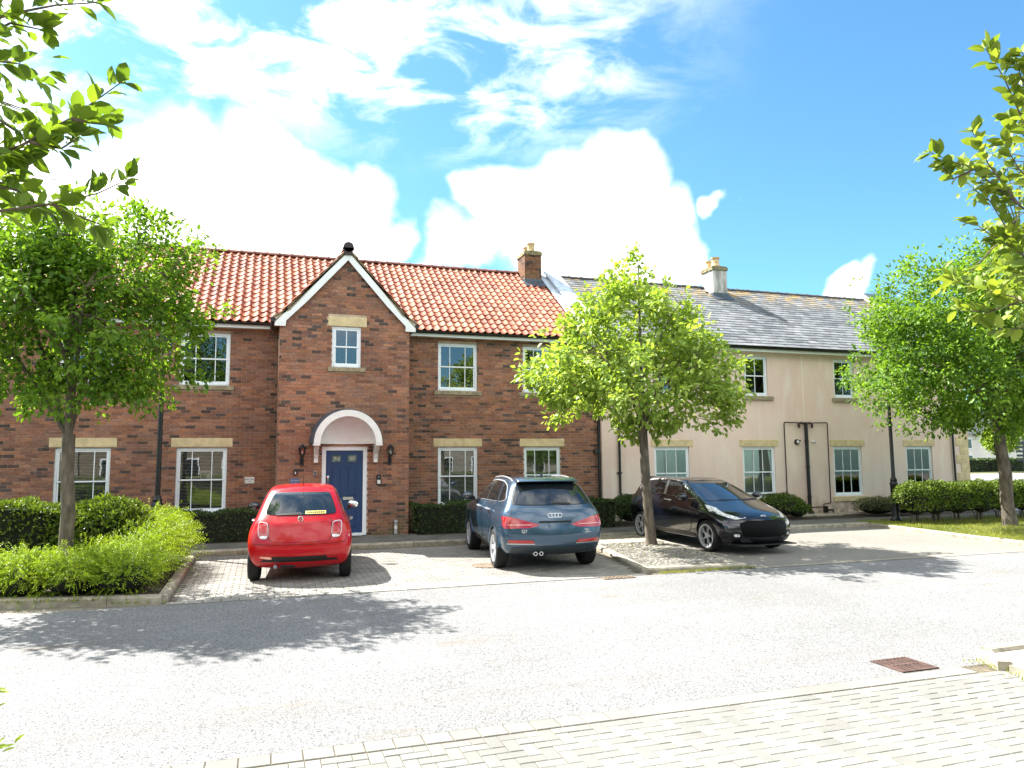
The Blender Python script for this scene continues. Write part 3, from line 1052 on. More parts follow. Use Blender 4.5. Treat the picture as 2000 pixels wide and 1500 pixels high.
# porch: front gable and two side walls
PX0, PX1, PAX, PAZ, PEZ = 0.29, 3.33, 1.82, 6.86, 5.10
pslope = (PAZ - PEZ) / (PAX - PX0)
DOOR = (1.29, 2.34, .0, 2.17)
PWIN = (1.48, 2.16, 4.06, 5.05)
pm2 = holed_wall(PX0, PX1, 0.0, PEZ, PORCH_Y + .006, [DOOR, PWIN], depth=.12)
pm2.add([(PX0, PORCH_Y + .006, PEZ), (PX1, PORCH_Y + .006, PEZ), (PAX, PORCH_Y + .006, PAZ)], [(0, 1, 2)])
pm2.add([(PX0, PORCH_Y + .006, 0), (PX0, PORCH_Y + .006, PEZ), (PX0, WALL_Y + .006, PEZ), (PX0, WALL_Y + .006, 0)], [(0, 1, 2, 3)])
pm2.add([(PX1, PORCH_Y + .006, 0), (PX1, WALL_Y + .006, 0), (PX1, WALL_Y + .006, PEZ), (PX1, PORCH_Y + .006, PEZ)], [(0, 1, 2, 3)])
pm2.build('porch_wall', MT['mortar'], house)
pblock = [(1.38, 2.29, 5.05, 5.285), (1.39, 2.28, 3.955, 4.07)]
lim = lambda zb: (PX0 + max(0, (zb - PEZ) / pslope), PX1 - max(0, (zb - PEZ) / pslope))
rows_porch = brick_rows(PX0, PX1, 0.095, 6.77, [DOOR, PWIN] + pblock, limit=lim)
porch_frame = lambda u, z, o: np.array([u, PORCH_Y + .008, z])
rows_pl = brick_rows(PORCH_Y + .02, WALL_Y, 0.095, 5.09, [])
left_frame = lambda u, z, o: np.array([PX0 + .003, u, z])
right_frame = lambda u, z, o: np.array([PX1 - .003, u, z])
parts_ = [place_bricks(rows_main, main_frame), place_bricks(rows_porch, porch_frame), place_bricks(rows_pl, left_frame), place_bricks(rows_pl, right_frame)]
BC = np.vstack([p[0] for p in parts_]); BH = np.vstack([p[1] for p in parts_]); BK = np.concatenate([p[2] for p in parts_])
full = (BH[:, 0] > .105) & (np.abs(BC[:, 1] - (PORCH_Y + .008)) < .001)
dist = np.linalg.norm(BC - np.array([0.6, 0, 2.2]), axis=1)
cand = [i for i in np.argsort(dist) if full[i]][:300]
bcache = {}
for i in cand:
    k = int(BK[i])
    if k not in bcache:
        bcache[k] = []
        for q in range(3):
            me = brick_boxes(np.zeros((1, 3)), np.array([[.1075, .012, .0325]]), np.array([k]), False)
            me.name = 'brick'; me.materials.append(MT['brick'])
            bcache[k].append(me)
    o = bpy.data.objects.new('brick', random.choice(bcache[k])); COL.objects.link(o)
    o.location = (BC[i][0], BC[i][1] + random.uniform(-.002, .002), BC[i][2]); o.parent = wall
rest = np.setdiff1d(np.arange(len(BC)), cand)
tag(link('brickwork', brick_boxes(BC[rest], BH[rest], BK[rest]), MT['brick'], wall), kind='stuff')

# openings
WLAB = ['window half behind the trunk of the left street tree', 'window with a notice behind the glass', 'window with a venetian blind right of the porch', 'window behind the blue car']
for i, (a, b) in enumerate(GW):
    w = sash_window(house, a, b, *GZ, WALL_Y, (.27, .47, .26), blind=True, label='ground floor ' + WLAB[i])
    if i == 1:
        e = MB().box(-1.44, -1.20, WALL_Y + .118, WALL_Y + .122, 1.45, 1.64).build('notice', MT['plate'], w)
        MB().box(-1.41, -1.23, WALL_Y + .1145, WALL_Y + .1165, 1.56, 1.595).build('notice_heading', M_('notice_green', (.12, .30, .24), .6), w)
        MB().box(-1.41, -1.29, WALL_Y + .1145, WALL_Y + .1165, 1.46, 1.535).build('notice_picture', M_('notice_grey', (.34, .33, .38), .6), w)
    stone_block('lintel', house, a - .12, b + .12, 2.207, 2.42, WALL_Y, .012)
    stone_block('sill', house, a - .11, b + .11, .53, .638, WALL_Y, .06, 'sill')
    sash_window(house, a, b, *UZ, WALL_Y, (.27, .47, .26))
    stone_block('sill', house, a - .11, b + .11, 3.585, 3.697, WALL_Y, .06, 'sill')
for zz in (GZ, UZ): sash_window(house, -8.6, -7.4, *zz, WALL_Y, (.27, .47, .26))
sash_window(house, PWIN[0], PWIN[1], PWIN[2], PWIN[3], PORCH_Y, (1, 1))
stone_block('lintel', house, 1.38, 2.29, 5.052, 5.285, PORCH_Y, .012)
stone_block('sill', house, 1.39, 2.28, 3.955, 4.058, PORCH_Y, .06, 'sill')
# front door
dm = MB()
dm.box(1.29, 1.385, PORCH_Y + .02, PORCH_Y + .12, .1, 2.17).box(2.245, 2.34, PORCH_Y + .02, PORCH_Y + .12, .1, 2.17).box(1.385, 2.245, PORCH_Y + .02, PORCH_Y + .12, 2.085, 2.17).box(1.385, 2.245, PORCH_Y - .03, PORCH_Y + .12, .1, .16)
dm.build('door_frame', MT['white'], house, bevel=.005)
door = MB().box(1.389, 2.241, PORCH_Y + .055, PORCH_Y + .10, .165, 2.08).build('door', MT['door'], house)
dy = PORCH_Y + .055
for (a, b, c, d) in ((1.51, 1.74, 1.0, 1.72), (1.88, 2.11, 1.0, 1.72), (1.51, 1.74, .27, .78), (1.88, 2.11, .27, .78)):
    p = MB()
    for (t, y_) in ((0, dy - .004), (.022, dy - .014)):
        pass
    p.box(a, b, dy - .006, dy, c, d); p.build('panel_moulding', MT['door'], door, bevel=.004)
    MB().box(a + .035, b - .035, dy - .022, dy - .004, c + .035, d - .035).build('panel', MT['door'], door, bevel=.014)
for (a, b) in ((1.51, 1.75), (1.87, 2.11)):
    f = MB()
    f.box(a, b, dy - .014, dy, 1.80, 1.815).box(a, b, dy - .014, dy, 1.975, 1.99).box(a, a + .015, dy - .014, dy, 1.815, 1.975).box(b - .015, b, dy - .014, dy, 1.815, 1.975)
    f.build('light_surround', MT['door'], door)
    MB().box(a + .015, b - .015, dy - .006, dy - .002, 1.815, 1.975).build('door_glass', M_('frosted_glass', (.10, .14, .13), .15, var=.5, scale=9), door)
    MB().box(a + .05, b - .05, dy - .0085, dy - .0065, 1.85, 1.94).build('leaded_pane', M_('leaded_glass', (.26, .30, .27), .12, var=.5, scale=12), door)
MB().box(1.79, 2.03, dy - .016, dy, .93, 1.0).build('letterbox', MT['chrome'], door, bevel=.004)
hd = MB().lathe([(.001, -.025), (.03, -.022), (.032, 0)], 14, (1.44, dy, 1.47), 'y')
hd.box(1.43, 1.45, dy - .03, dy - .015, 1.18, 1.46).box(1.43, 1.45, dy - .02, dy, 1.19, 1.21)
hd.build('handle', MT['chrome'], door)
# shell canopy over the door
cx, cz, ro_, ri_ = 1.835, 2.235, .745, .625
yb_, yf_ = PORCH_Y, 17.30
cm = MB()
n = 28
vs, fs = [], []
for i in range(n + 1):
    w = math.pi * i / n
    for (rr, yy) in ((ro_ + .10, yb_), (ro_ + .045, yf_ + .03), (ro_ + .02, yf_ + .03), (ro_ + .06, yb_)):
        vs.append((cx + rr * math.cos(w), yy, cz + rr * math.sin(w)))
for i in range(n):
    for k in range(4):
        a = i * 4 + k; b = i * 4 + (k + 1) % 4
        fs.append((a, b, b + 4, a + 4))
fs += [(0, 1, 2, 3), (4 * n + 3, 4 * n + 2, 4 * n + 1, 4 * n)]
cm.add(vs, fs)
canopy = cm.build('canopy', MT['lead'], house, smooth=True)
am = MB(); n = 28; vs = []; fs = []
for i in range(n + 1):
    w = math.pi * i / n
    for (rr, yy) in ((ro_ + .025, yf_), (ro_ + .025, yf_ + .06), (ri_, yf_ + .06), (ri_, yf_)):
        vs.append((cx + rr * math.cos(w), yy, cz + rr * math.sin(w)))
for i in range(n):
    for k in range(4):
        a = i * 4 + k; b = i * 4 + (k + 1) % 4
        fs.append((a, b, b + 4, a + 4))
fs += [(0, 1, 2, 3), (4 * n + 3, 4 * n + 2, 4 * n + 1, 4 * n)]
am.add(vs, fs).build('canopy_arch', MT['whitewood'], canopy, smooth=True)
sm = MB(); nu, nv = 34, 8; vs = []; fs = []
for i in range(nu + 1):
    w = math.pi * i / nu
    rib = .012 * abs(math.sin(w * 11))
    for j in range(nv + 1):
        t = j / nv * math.pi / 2
        rr = (ri_ + .02) * math.cos(t) - (rib if 0 < j < nv else 0); dd = math.sin(t) * (yb_ - yf_ - .05)
        vs.append((cx + rr * math.cos(w), yf_ + .04 + dd, cz + max(rr, 0) * math.sin(w)))
for i in range(nu):
    for j in range(nv):
        a = i * (nv + 1) + j
        fs.append((a, a + 1, a + nv + 2, a + nv + 1))
sm.add(vs, fs).build('canopy_shell', MT['whitewood'], canopy, smooth='all')
um = MB().box(cx - ro_ - .03, cx - ri_, yf_ + .005, yb_, cz - .045, cz - .002).box(cx + ri_, cx + ro_ + .03, yf_ + .005, yb_, cz - .045, cz - .002)
um.build('canopy_soffit', MT['whitewood'], canopy)
for sx in (-1, 1):
    x_ = cx + sx * .685
    br = [(yb_, 1.80), (yb_, cz - .045), (yf_ + .12, cz - .045), (yf_ + .25, 2.10), (yf_ + .38, 2.0), (yf_ + .45, 1.88), (yf_ + .46, 1.80)]
    MB().prism(br, x_ - .045, x_ + .045, 'yz').build('canopy_bracket', MT['whitewood'], canopy, bevel=.006)
# mastic joint at the porch corner
MB().box(PX0 - .012, PX0 + .002, PORCH_Y + .30, PORCH_Y + .318, .12, 5.1).build('mastic_joint', MT['mastic'], house)

# fascia, soffit, gutter of the main eaves either side of the porch
for (a, b) in ((HX0, PX0 - .12), (PX1 + .12, HX1 - .02)):
    MB().box(a, b, 19.06, WALL_Y + .02, 5.12, 5.15).build('soffit', MT['whitewood'], house)
    MB().box(a, b, 19.04, 19.06, 5.105, 5.24).build('fascia', MT['whitewood'], house)
    g_ = MB(); n = 8; vs = []; fs = []
    for i in range(n + 1):
        w = math.pi + math.pi * i / n
        for xx in (a, b): vs.append((xx, 18.985 + .056 * math.cos(w), 5.235 + .062 * math.sin(w)))
    fs = [(2 * i, 2 * i + 1, 2 * i + 3, 2 * i + 2) for i in range(n)]
    fs += [tuple(2 * i for i in range(n + 1)), tuple(2 * i + 1 for i in reversed(range(n + 1)))]
    g_.add(vs, fs).build('gutter', MT['black'], house)

# roof: boards, pantiles, ridge
rf = MB()
zr_ = -.03
A = [roof_pt(HX0, 0, zr_), roof_pt(HX1, 0, zr_), roof_pt(HX1, SLOPE_L, zr_), roof_pt(HX0, SLOPE_L, zr_), (HX1, 27.0, 5.25), (HX0, 27.0, 5.25)]
rf.add(A, [(0, 1, 2, 3), (3, 2, 4, 5)])
rf.add([(HX0, WALL_Y, 5.2), (HX0, 26.7, 5.2), (HX0, RIDGE_Y, RIDGE_Z - .05)], [(0, 1, 2)])
roof = rf.build('roof', M_('roof_boards', (.16, .07, .045), .9), house)
cells = []
for r_ in range(16):
    nx = int((8.72 - HX0) / TILE_W) + 1
    for c in range(nx):
        x_ = HX0 + .02 + c * TILE_W
        s_ = r_ * TILE_G - .05
        ym = EAVE_Y + (s_ + .15) * math.cos(_sl); zm = EAVE_Z + (s_ + .15) * math.sin(_sl)
        # the porch roof cuts a valley into the slope
        if zm < PAZ and PX0 - .05 + (zm - PEZ) / pslope < x_ + .12 < PX1 + .05 - (zm - PEZ) / pslope: continue
        if 7.92 < x_ + .12 < 8.55 and ym > 22.35: continue
        cells.append((x_, s_, random.randrange(5)))
P0 = np.array([roof_pt(0, s_, 0) for _, s_, _ in cells]); P0[:, 0] = [c[0] for c in cells]
tk = np.array([c[2] for c in cells])
TVw = TV @ _TM
order = [i for i in np.argsort(np.linalg.norm(P0 - np.array([3.0, 0, 1.75]), axis=1)) if P0[i, 0] > -2.0][:300]
tcache = []
for k in range(5):
    me = mesh_np('pantile', TVw, [TF], np.tile(np.array(TILECOL[k]), (len(TV), 1)), smooth=True)
    me.set_sharp_from_angle(angle=R(45)); me.materials.append(MT['pantile']); tcache.append(me)
for i in order:
    o = bpy.data.objects.new('pantile', tcache[tk[i]]); COL.objects.link(o)
    o.location = P0[i]; o.rotation_euler = (random.uniform(-.016, .016), random.uniform(-.02, .02), random.uniform(-.018, .018)); o.parent = roof
rest = np.setdiff1d(np.arange(len(P0)), order)
V = (TVw[None] + P0[rest][:, None, :]).reshape(-1, 3)
F = (np.arange(len(rest))[:, None, None] * len(TV) + TF[None]).reshape(-1, 4)
cc = np.array(TILECOL)[tk[rest]] * rng.uniform(.86, 1.12, (len(rest), 1))
me = mesh_np('pantiles', V, [F], np.repeat(cc, len(TV), axis=0), smooth=True); me.set_sharp_from_angle(angle=R(45))
tag(link('pantiles', me, MT['pantile'], roof), kind='stuff')


def ridge_row(parent, pts0, pts1, mat, ln=.36, r_=.115, name='ridge_tile', lift=-.035):
    p0, p1 = Vector(pts0), Vector(pts1); L = (p1 - p0).length; t = (p1 - p0) / L
    n = int(L / ln); side = Vector((t.y, -t.x, 0)).normalized(); upv = Vector((0, 0, 1))
    for i in range(n):
        m = MB(); vs = []; fs = []; a0 = p0 + t * (i * ln); a1 = p0 + t * ((i + 1) * ln + .02)
        seg = 8
        for (P, rr) in ((a0, r_ + .018), (a0 + t * .05, r_ + .018), (a0 + t * .055, r_), (a1, r_ - .004)):
            for k in range(seg + 1):
                w = math.pi * k / seg
                q = P + side * (rr * math.cos(w) * 1.05) + upv * (rr * math.sin(w) * .8 + lift)
                vs.append(tuple(q))
        for j in range(3):
            for k in range(seg):
                a = j * (seg + 1) + k
                fs.append((a, a + 1, a + seg + 2, a + seg + 1))
        fs.append(tuple(range(seg + 1)))
        m.add(vs, fs).build(name, mat, parent, smooth=True)


ridge_row(roof, (-6.2, RIDGE_Y, RIDGE_Z + .02), (8.75, RIDGE_Y, RIDGE_Z + .02), MT['ridge'])
# porch roof
pr = MB()
oy = PORCH_Y - .10
yv = EAVE_Y + (PAZ - EAVE_Z) / math.tan(_sl) + .25
for s in (-1, 1):
    xe = PAX + s * (PAX - PX0 + .13)
    ze = PEZ - .05
    pr.add([(xe, oy, ze + .06), (PAX, oy, PAZ + .06), (PAX, yv, PAZ + .06), (xe, 19.2, ze + .06), (xe, oy, ze), (PAX, oy, PAZ), (PAX, yv, PAZ), (xe, 19.2, ze)],
           [(0, 1, 2, 3), (7, 6, 5, 4), (0, 4, 5, 1), (3, 2, 6, 7), (0, 3, 7, 4)])
proof = pr.build('porch_roof', MT['sill'], house)
# clay tiles on both porch slopes, seen edge on
tlen = math.hypot(PAX - PX0 + .13, PAZ - PEZ + .05)
nrow = 8; V_, F_, K_ = [], [], []
for s in (-1, 1):
    d = Vector((-s * (PAX - PX0 + .13), 0, PAZ - PEZ + .05)).normalized(); nn = Vector((s * d.z, 0, abs(d.x)))
    e0 = Vector((PAX + s * (PAX - PX0 + .13), oy - .02, PEZ + .01))
    for r_ in range(nrow):
        for c in range(7):
            b0 = e0 + d * (r_ * tlen / nrow) + Vector((0, c * TILE_W, 0)) + nn * .012
            zc_ = b0.z
            if b0.y > EAVE_Y + (zc_ - EAVE_Z) / math.tan(_sl) + .25: continue
            sc_ = (tlen / nrow + .05) / (TILE_G + .06)
            base = len(V_)
            for (u, v, w) in TV:
                V_.append(tuple(b0 + Vector((0, u, 0)) + d * (v * sc_) + nn * w))
            F_ += [tuple(base + q for q in f) for f in TF]
            K_ += [TILECOL[random.randrange(5)]] * len(TV)
tag(link('porch_tiles', mesh_np('porch_tiles', np.array(V_), [np.array(F_)], np.array(K_), smooth=True), MT['pantile'], proof), kind='stuff')
# white bargeboards with a bell-cast foot
for s in (-1, 1):
    def bx(x, z): return (PAX + s * x, z)
    hw = PAX - PX0
    outer = [bx(0, PAZ + .03), bx(hw * .55, PAZ + .03 - hw * .55 * pslope), bx(hw * .86, PEZ + .26), bx(hw + .12, PEZ + .06)]
    inner = [bx(hw + .12, PEZ - .12), bx(hw - .12, PEZ - .12), bx(hw - .13, PEZ + .01), bx(hw * .62, PAZ - .19 - hw * .62 * pslope), bx(0, PAZ - .20)]
    poly = outer + inner
    MB().prism(poly if s < 0 else poly[::-1], PORCH_Y - .095, PORCH_Y - .062, 'xz').build('bargeboard', MT['whitewood'], proof)
    MB().box(min(PAX + s * (hw - .12), PAX + s * (hw + .125)), max(PAX + s * (hw - .12), PAX + s * (hw + .125)), PORCH_Y - .06, PORCH_Y + .02, PEZ - .115, PEZ - .02).build('barge_foot', MT['whitewood'], proof)
    g0 = PAX + s * (hw + .16)
    MB().tube([(g0, PORCH_Y - .10, PEZ + .03), (g0, 19.0, PEZ + .03)], .058, 10).build('porch_gutter', MT['black'], proof, smooth=True)
    # mortar-bedded verge
    ed = [bx(0, PAZ + .115), bx(hw * .55, PAZ + .115 - hw * .55 * pslope), bx(hw * .88, PEZ + .32), bx(hw + .17, PEZ + .11), bx(hw + .13, PEZ + .065), bx(hw * .86, PEZ + .263), bx(hw * .55, PAZ + .032 - hw * .55 * pslope), bx(0, PAZ + .032)]
    MB().prism(ed if s < 0 else ed[::-1], PORCH_Y - .10, PORCH_Y - .02, 'xz').build('verge', MT['sill'], proof)
ridge_row(proof, (PAX, PORCH_Y - .12, PAZ + .10), (PAX, yv, PAZ + .10), MT['ridge'], r_=.12)
MB().lathe([(.001, 0), (.125, 0), (.125, .05)], 20, (PAX, PORCH_Y - .14, PAZ + .115), 'y').prism([(PAX - .09, PAZ - .08), (PAX + .09, PAZ - .08), (PAX + .115, PAZ + .1), (PAX - .115, PAZ + .1)], PORCH_Y - .14, PORCH_Y - .1, 'xz').build('ridge_end', M_('dark_clay', (.022, .012, .011), .6), proof)


def chimney(parent, x0, x1, y0, y1, zt, brick, pots):
    zb = roof_z(y0) - .3
    m = MB().box(x0, x1, y0, y1, zb, zt - .16)
    ch = m.build('chimney', MT['mortar'] if brick else MT['chimrender'], parent)
    if brick:
        ys = brick_rows(x0, x1, zb, zt - .17, []); C1, H1, K1 = place_bricks(ys, lambda u, z, o: np.array([u, y0 - .002, z]))
        ys = brick_rows(y0, y1, zb, zt - .17, []); C2, H2, K2 = place_bricks(ys, lambda u, z, o: np.array([x0 - .002, u, z]))
        C3, H3, K3 = place_bricks(ys, lambda u, z, o: np.array([x1 + .002, u, z]))
        me = brick_boxes(np.vstack([C1, C2, C3]), np.vstack([H1, H2, H3]), np.concatenate([K1, K2, K3]))
        tag(link('chimney_brickwork', me, MT['chimbrick'], ch), kind='stuff')
    cap = MB().box(x0 - .04, x1 + .04, y0 - .04, y1 + .04, zt - .16, zt - .05).box(x0 - .015, x1 + .015, y0 - .015, y1 + .015, zt - .05, zt)
    cap.build('chimney_cap', MT['lichen'], ch, bevel=.012)
    for (px, py, h, r_) in pots:
        MB().lathe([(.001, 0), (r_ * 1.12, 0), (r_ * 1.1, h * .12), (r_ * .95, h * .2), (r_ * .9, h * .8), (r_ * 1.08, h * .86), (r_ * 1.1, h), (r_ * .8, h), (r_ * .75, h * .5)], 16, (px, py, zt)).build('chimney_pot', MT['pot'], ch, smooth=True)
    # lead flashing
    f = MB().box(x0 - .03, x1 + .03, y0 - .03, y1 + .03, roof_z(y0) - .25, roof_z(y0) + .16)
    f.add([(x0 - .1, y0 - .28, roof_z(y0 - .28) + .055), (x1 + .1, y0 - .28, roof_z(y0 - .28) + .055), (x1 + .1, y0, roof_z(y0) + .075), (x0 - .1, y0, roof_z(y0) + .075)], [(0, 1, 2, 3)])
    f.build('flashing', MT['lead'], ch)
    return ch


MT['chimbrick'] = M_('chimney_brick', (.62, .62, .46), .9, var=.3, scale=14, attr=True)
MT['lichen'] = M_('lichen_cap', (.19, .16, .085), .95, var=.6, scale=14, bmp=.5, bscale=40)
MT['chimrender'] = M_('chimney_render', (.40, .385, .35), .93, var=.45, scale=4.5, bmp=.2, stretch=(1, 1, .25))
chimney(roof, 7.95, 8.50, 22.30, 23.0, 8.69, True, [(8.22, 22.48, .28, .13), (8.2, 22.85, .25, .12)])


# parapet walls that finish the roofs
def parapet(name, parent, x0, x1, h, mat, capm, base=19.15):
    p = [(base, roof_z(base) - .35), (base, roof_z(base) + h), (RIDGE_Y, RIDGE_Z + h), (RIDGE_Y + 4.0, roof_z(base) + h), (RIDGE_Y + 4.0, 5.0)]
    o = MB().prism(p, x0, x1, 'yz').build(name, mat, parent)
    n = 7
    for k in range(n):
        ya = base - .05 + (RIDGE_Y - base + .05) * k / n; yb2 = base - .05 + (RIDGE_Y - base + .05) * (k + 1) / n - .012
        za, zb2 = roof_z(ya) + h, roof_z(yb2) + h
        MB().add([(x0 - .05, ya, za), (x1 + .05, ya, za), (x1 + .05, yb2, zb2), (x0 - .05, yb2, zb2), (x0 - .05, ya, za + .05), (x1 + .05, ya, za + .05), (x1 + .05, yb2, zb2 + .05), (x0 - .05, yb2, zb2 + .05)],
                 [(0, 3, 2, 1), (4, 5, 6, 7), (0, 1, 5, 4), (1, 2, 6, 5), (2, 3, 7, 6), (3, 0, 4, 7)]).build('coping', capm, o)
    return o


par = parapet('parapet', house, 8.82, 9.22, .20, MT['leadlight'], MT['leadlight'])
MB().add([roof_pt(8.45, 0.0, .07), roof_pt(8.82, 0.0, .09), roof_pt(8.82, SLOPE_L, .09), roof_pt(8.62, SLOPE_L, .07)], [(0, 1, 2, 3)]).build('flashing', MT['leadlight'], par)
# pipes at the junction
MB().tube([(9.0, 19.22, .1), (9.0, 19.22, 5.15)], .034, 10).build('downpipe', MT['black'], house, smooth=True)
MB().box(8.86, 9.0, 19.2, 19.29, 2.02, 2.12).build('pipe_bracket', MT['black'], house)
# ------------------------------------------------------------------ the rendered house
RX0, RX1 = 9.10, 22.95
rh = empty('rendered_house', ((RX0 + RX1) / 2, WALL_Y, 0.1))
tag(rh, 'pinkish rendered house with grey slate roof and white sash windows', 'house')
RG = [(10.81, 11.98), (13.84, 15.02), (17.24, 18.38), (20.21, 21.34)]
RU = [(10.98, 11.82), (14.03, 14.87), (17.42, 18.24), (20.38, 21.20)]
RGZ, RUZ = (.62, 2.185), (3.755, 5.0)
rholes = [(a, b, *RGZ) for a, b in RG] + [(a, b, *RUZ) for a, b in RU]
rw = holed_wall(RX0, RX1, 0.0, 5.22, WALL_Y, rholes)
rw.add([(RX1, WALL_Y, 0), (RX1, 26.7, 0), (RX1, 26.7, 5.2), (RX1, WALL_Y, 5.2)], [(0, 1, 2, 3)])
rw.add([(RX1, WALL_Y, 5.2), (RX1, 26.7, 5.2), (RX1, RIDGE_Y, RIDGE_Z)], [(0, 1, 2)])
rw.box(RX0, RX1 - .01, 26.4, 26.69, 0, 5.2)
rwall = rw.build('wall', MT['render'], rh)
RL = ['behind the black car and the middle tree', 'with grey green curtains, its lower sash raised', 'right of the soil stack', 'half hidden by the clipped hedge']
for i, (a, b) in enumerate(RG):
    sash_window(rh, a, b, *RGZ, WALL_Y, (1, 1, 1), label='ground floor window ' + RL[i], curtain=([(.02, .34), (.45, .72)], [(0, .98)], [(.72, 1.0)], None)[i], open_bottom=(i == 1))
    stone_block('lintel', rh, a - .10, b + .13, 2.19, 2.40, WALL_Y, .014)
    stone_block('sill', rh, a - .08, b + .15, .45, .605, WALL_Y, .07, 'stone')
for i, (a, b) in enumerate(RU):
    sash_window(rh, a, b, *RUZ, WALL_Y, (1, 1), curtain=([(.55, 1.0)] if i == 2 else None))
    stone_block('sill', rh, a - .11, b + .16, 3.625, 3.745, WALL_Y, .07, 'sill')
MB().box(RX0, RX1, 19.06, WALL_Y, 5.12, 5.15).build('soffit', MT['whitewood'], rh)
MB().box(RX0, RX1, 19.04, 19.06, 5.105, 5.24).build('fascia', MT['whitewood'], rh)
g_ = MB(); n = 8; vs = []
for i in range(n + 1):
    w = math.pi + math.pi * i / n
    for xx in (RX0 + .2, RX1): vs.append((xx, 18.985 + .056 * math.cos(w), 5.235 + .062 * math.sin(w)))
fs = [(2 * i, 2 * i + 1, 2 * i + 3, 2 * i + 2) for i in range(n)] + [tuple(2 * i for i in range(n + 1)), tuple(2 * i + 1 for i in reversed(range(n + 1)))]
g_.add(vs, fs).build('gutter', MT['black'], rh)
# slates
sr = MB()
A = [roof_pt(RX0, 0, -.02), roof_pt(RX1, 0, -.02), roof_pt(RX1, SLOPE_L, -.02), roof_pt(RX0, SLOPE_L, -.02), (RX1, 27.0, 5.25), (RX0, 27.0, 5.25)]
sr.add(A, [(0, 1, 2, 3), (3, 2, 4, 5)])
sroof = sr.build('roof', M_('roof_felt', (.05, .05, .055), .9), rh)
GA, SWD = SLOPE_L / 24.0, .30
cells = []
for r_ in range(24):
    x_ = 9.22 + (SWD / 2 if r_ % 2 else 0) - SWD / 2
    while x_ < 22.5:
        a, b = max(x_, 9.22), min(x_ + SWD - .006, 22.5)
        if b - a > .05:
            s_ = r_ * GA - .03
            ym = EAVE_Y + s_ * math.cos(_sl)
            if not (15.02 < (a + b) / 2 < 15.7 and ym > 22.25): cells.append((a, b, s_))
        x_ += SWD
SV, SK = [], []
def slate_v(a, b, tilt):
    Lg = GA + .05
    return [(a, 0, .024 + tilt), (b, 0, .024 - tilt), (b, Lg, .006), (a, Lg, .006), (a, 0, .012 + tilt), (b, 0, .012 - tilt)]
SFc = np.array([[0, 1, 2, 3], [4, 5, 1, 0]])
P0 = np.array([roof_pt((a + b) / 2, s_, 0) for a, b, s_ in cells])
fullw = np.array([b - a > .29 for a, b, s_ in cells])
order = [i for i in np.argsort(np.linalg.norm(P0 - np.array([14.5, 0, 1.75]), axis=1)) if fullw[i] and 12 < P0[i, 0] < 21][:300]
sc_ = []
for k in range(6):
    g = [.7, .85, 1.0, 1.1, 1.25, 1.0][k]
    V = np.array(slate_v(-.147, .147, [0, .002, -.002][k % 3])) @ _TM
    me = mesh_np('slate', V, [SFc], np.full((6, 3), g)); me.materials.append(MT['slate2'] if 'slate2' in MT else MT['slate']); sc_.append(me)
V = []; K = []
so = set(order)
for i, (a, b, s_) in enumerate(cells):
    if i in so:
        o = bpy.data.objects.new('slate', random.choice(sc_)); COL.objects.link(o); o.location = P0[i]; o.parent = sroof
        continue
    V.append(np.array(slate_v(a - P0[i][0], b - P0[i][0], random.choice([0, .002, -.002]))) @ _TM + P0[i]); K += [random.uniform(.7, 1.25)] * 6
V = np.vstack(V); nq = len(V) // 6
F = (np.arange(nq)[:, None, None] * 6 + SFc[None]).reshape(-1, 4)
tag(link('slates', mesh_np('slates', V, [F], np.repeat(np.array(K)[:, None], 3, axis=1)), MT['slate'], sroof), kind='stuff')
ridge_row(sroof, (9.3, RIDGE_Y, RIDGE_Z), (22.5, RIDGE_Y, RIDGE_Z), M_('grey_ridge', (.06, .058, .06), .8, var=.4, scale=9, rand=.25), ln=.45, r_=.11)
chimney(sroof, 15.06, 15.64, 22.30, 23.0, 8.72, False, [(15.3, 22.48, .34, .15), (15.3, 22.85, .3, .14)])
parapet('parapet', rh, 22.52, 22.95, .24, MT['chimrender'], MT['lead'])
# pipes
def pipe(name, pts, r_, mat, house_, seg=10):
    return MB().tube(pts, r_, seg).build(name, MT[mat], house_, smooth=True)
yp = WALL_Y - .06
pipe('downpipe', [(9.66, yp, .1), (9.66, yp, 5.18)], .034, 'black', rh)
for z_ in (1.45, 3.6): MB().lathe([(.045, -.03), (.045, .03)], 10, (9.66, yp, z_)).box(9.58, 9.74, yp + .01, WALL_Y, z_ - .015, z_ + .015).build('pipe_bracket', MT['black'], rh)
MB().box(9.12, 9.28, WALL_Y - .035, WALL_Y + .01, .1, 5.1).build('corner_pilaster', MT['render'], rh)
pipe('downpipe', [(22.23, yp, .1), (22.23, yp, 5.18)], .034, 'black', rh)
for z_ in (1.0, 2.6): MB().lathe([(.045, -.03), (.045, .03)], 10, (22.23, yp, z_)).build('pipe_bracket', MT['black'], rh)
st = pipe('soil_stack', [(16.17, yp - .02, .1), (16.17, yp - .02, 2.95)], .055, 'black', rh, 12)
for z_ in (.62, 1.55, 2.35): MB().lathe([(.066, -.025), (.066, .025)], 12, (16.17, yp - .02, z_)).build('pipe_collar', MT['black'], st)
MB().tube([(16.17, yp - .02, .12), (16.17, yp - .05, .14), (16.22, yp - .12, .12)], .06, 10).build('stack_shoe', MT['black'], st)
for s in (-1, 1):
    b_ = MB().tube([(16.17, yp, 2.90), (16.17 + s * .18, yp, 2.93), (16.17 + s * .26, yp, 2.88), (16.17 + s * .24, yp, 2.78)], .035, 8)
    b_.build('branch_pipe', MT['brown'], st, smooth=True)
pipe('waste_pipe', [(15.93, yp, 2.93), (15.38, yp, 2.94), (15.365, yp, 2.90), (15.355, yp, .45), (15.37, yp, .40), (15.60, yp, .38), (15.62, yp, .12)], .018, 'brown', rh, 8)
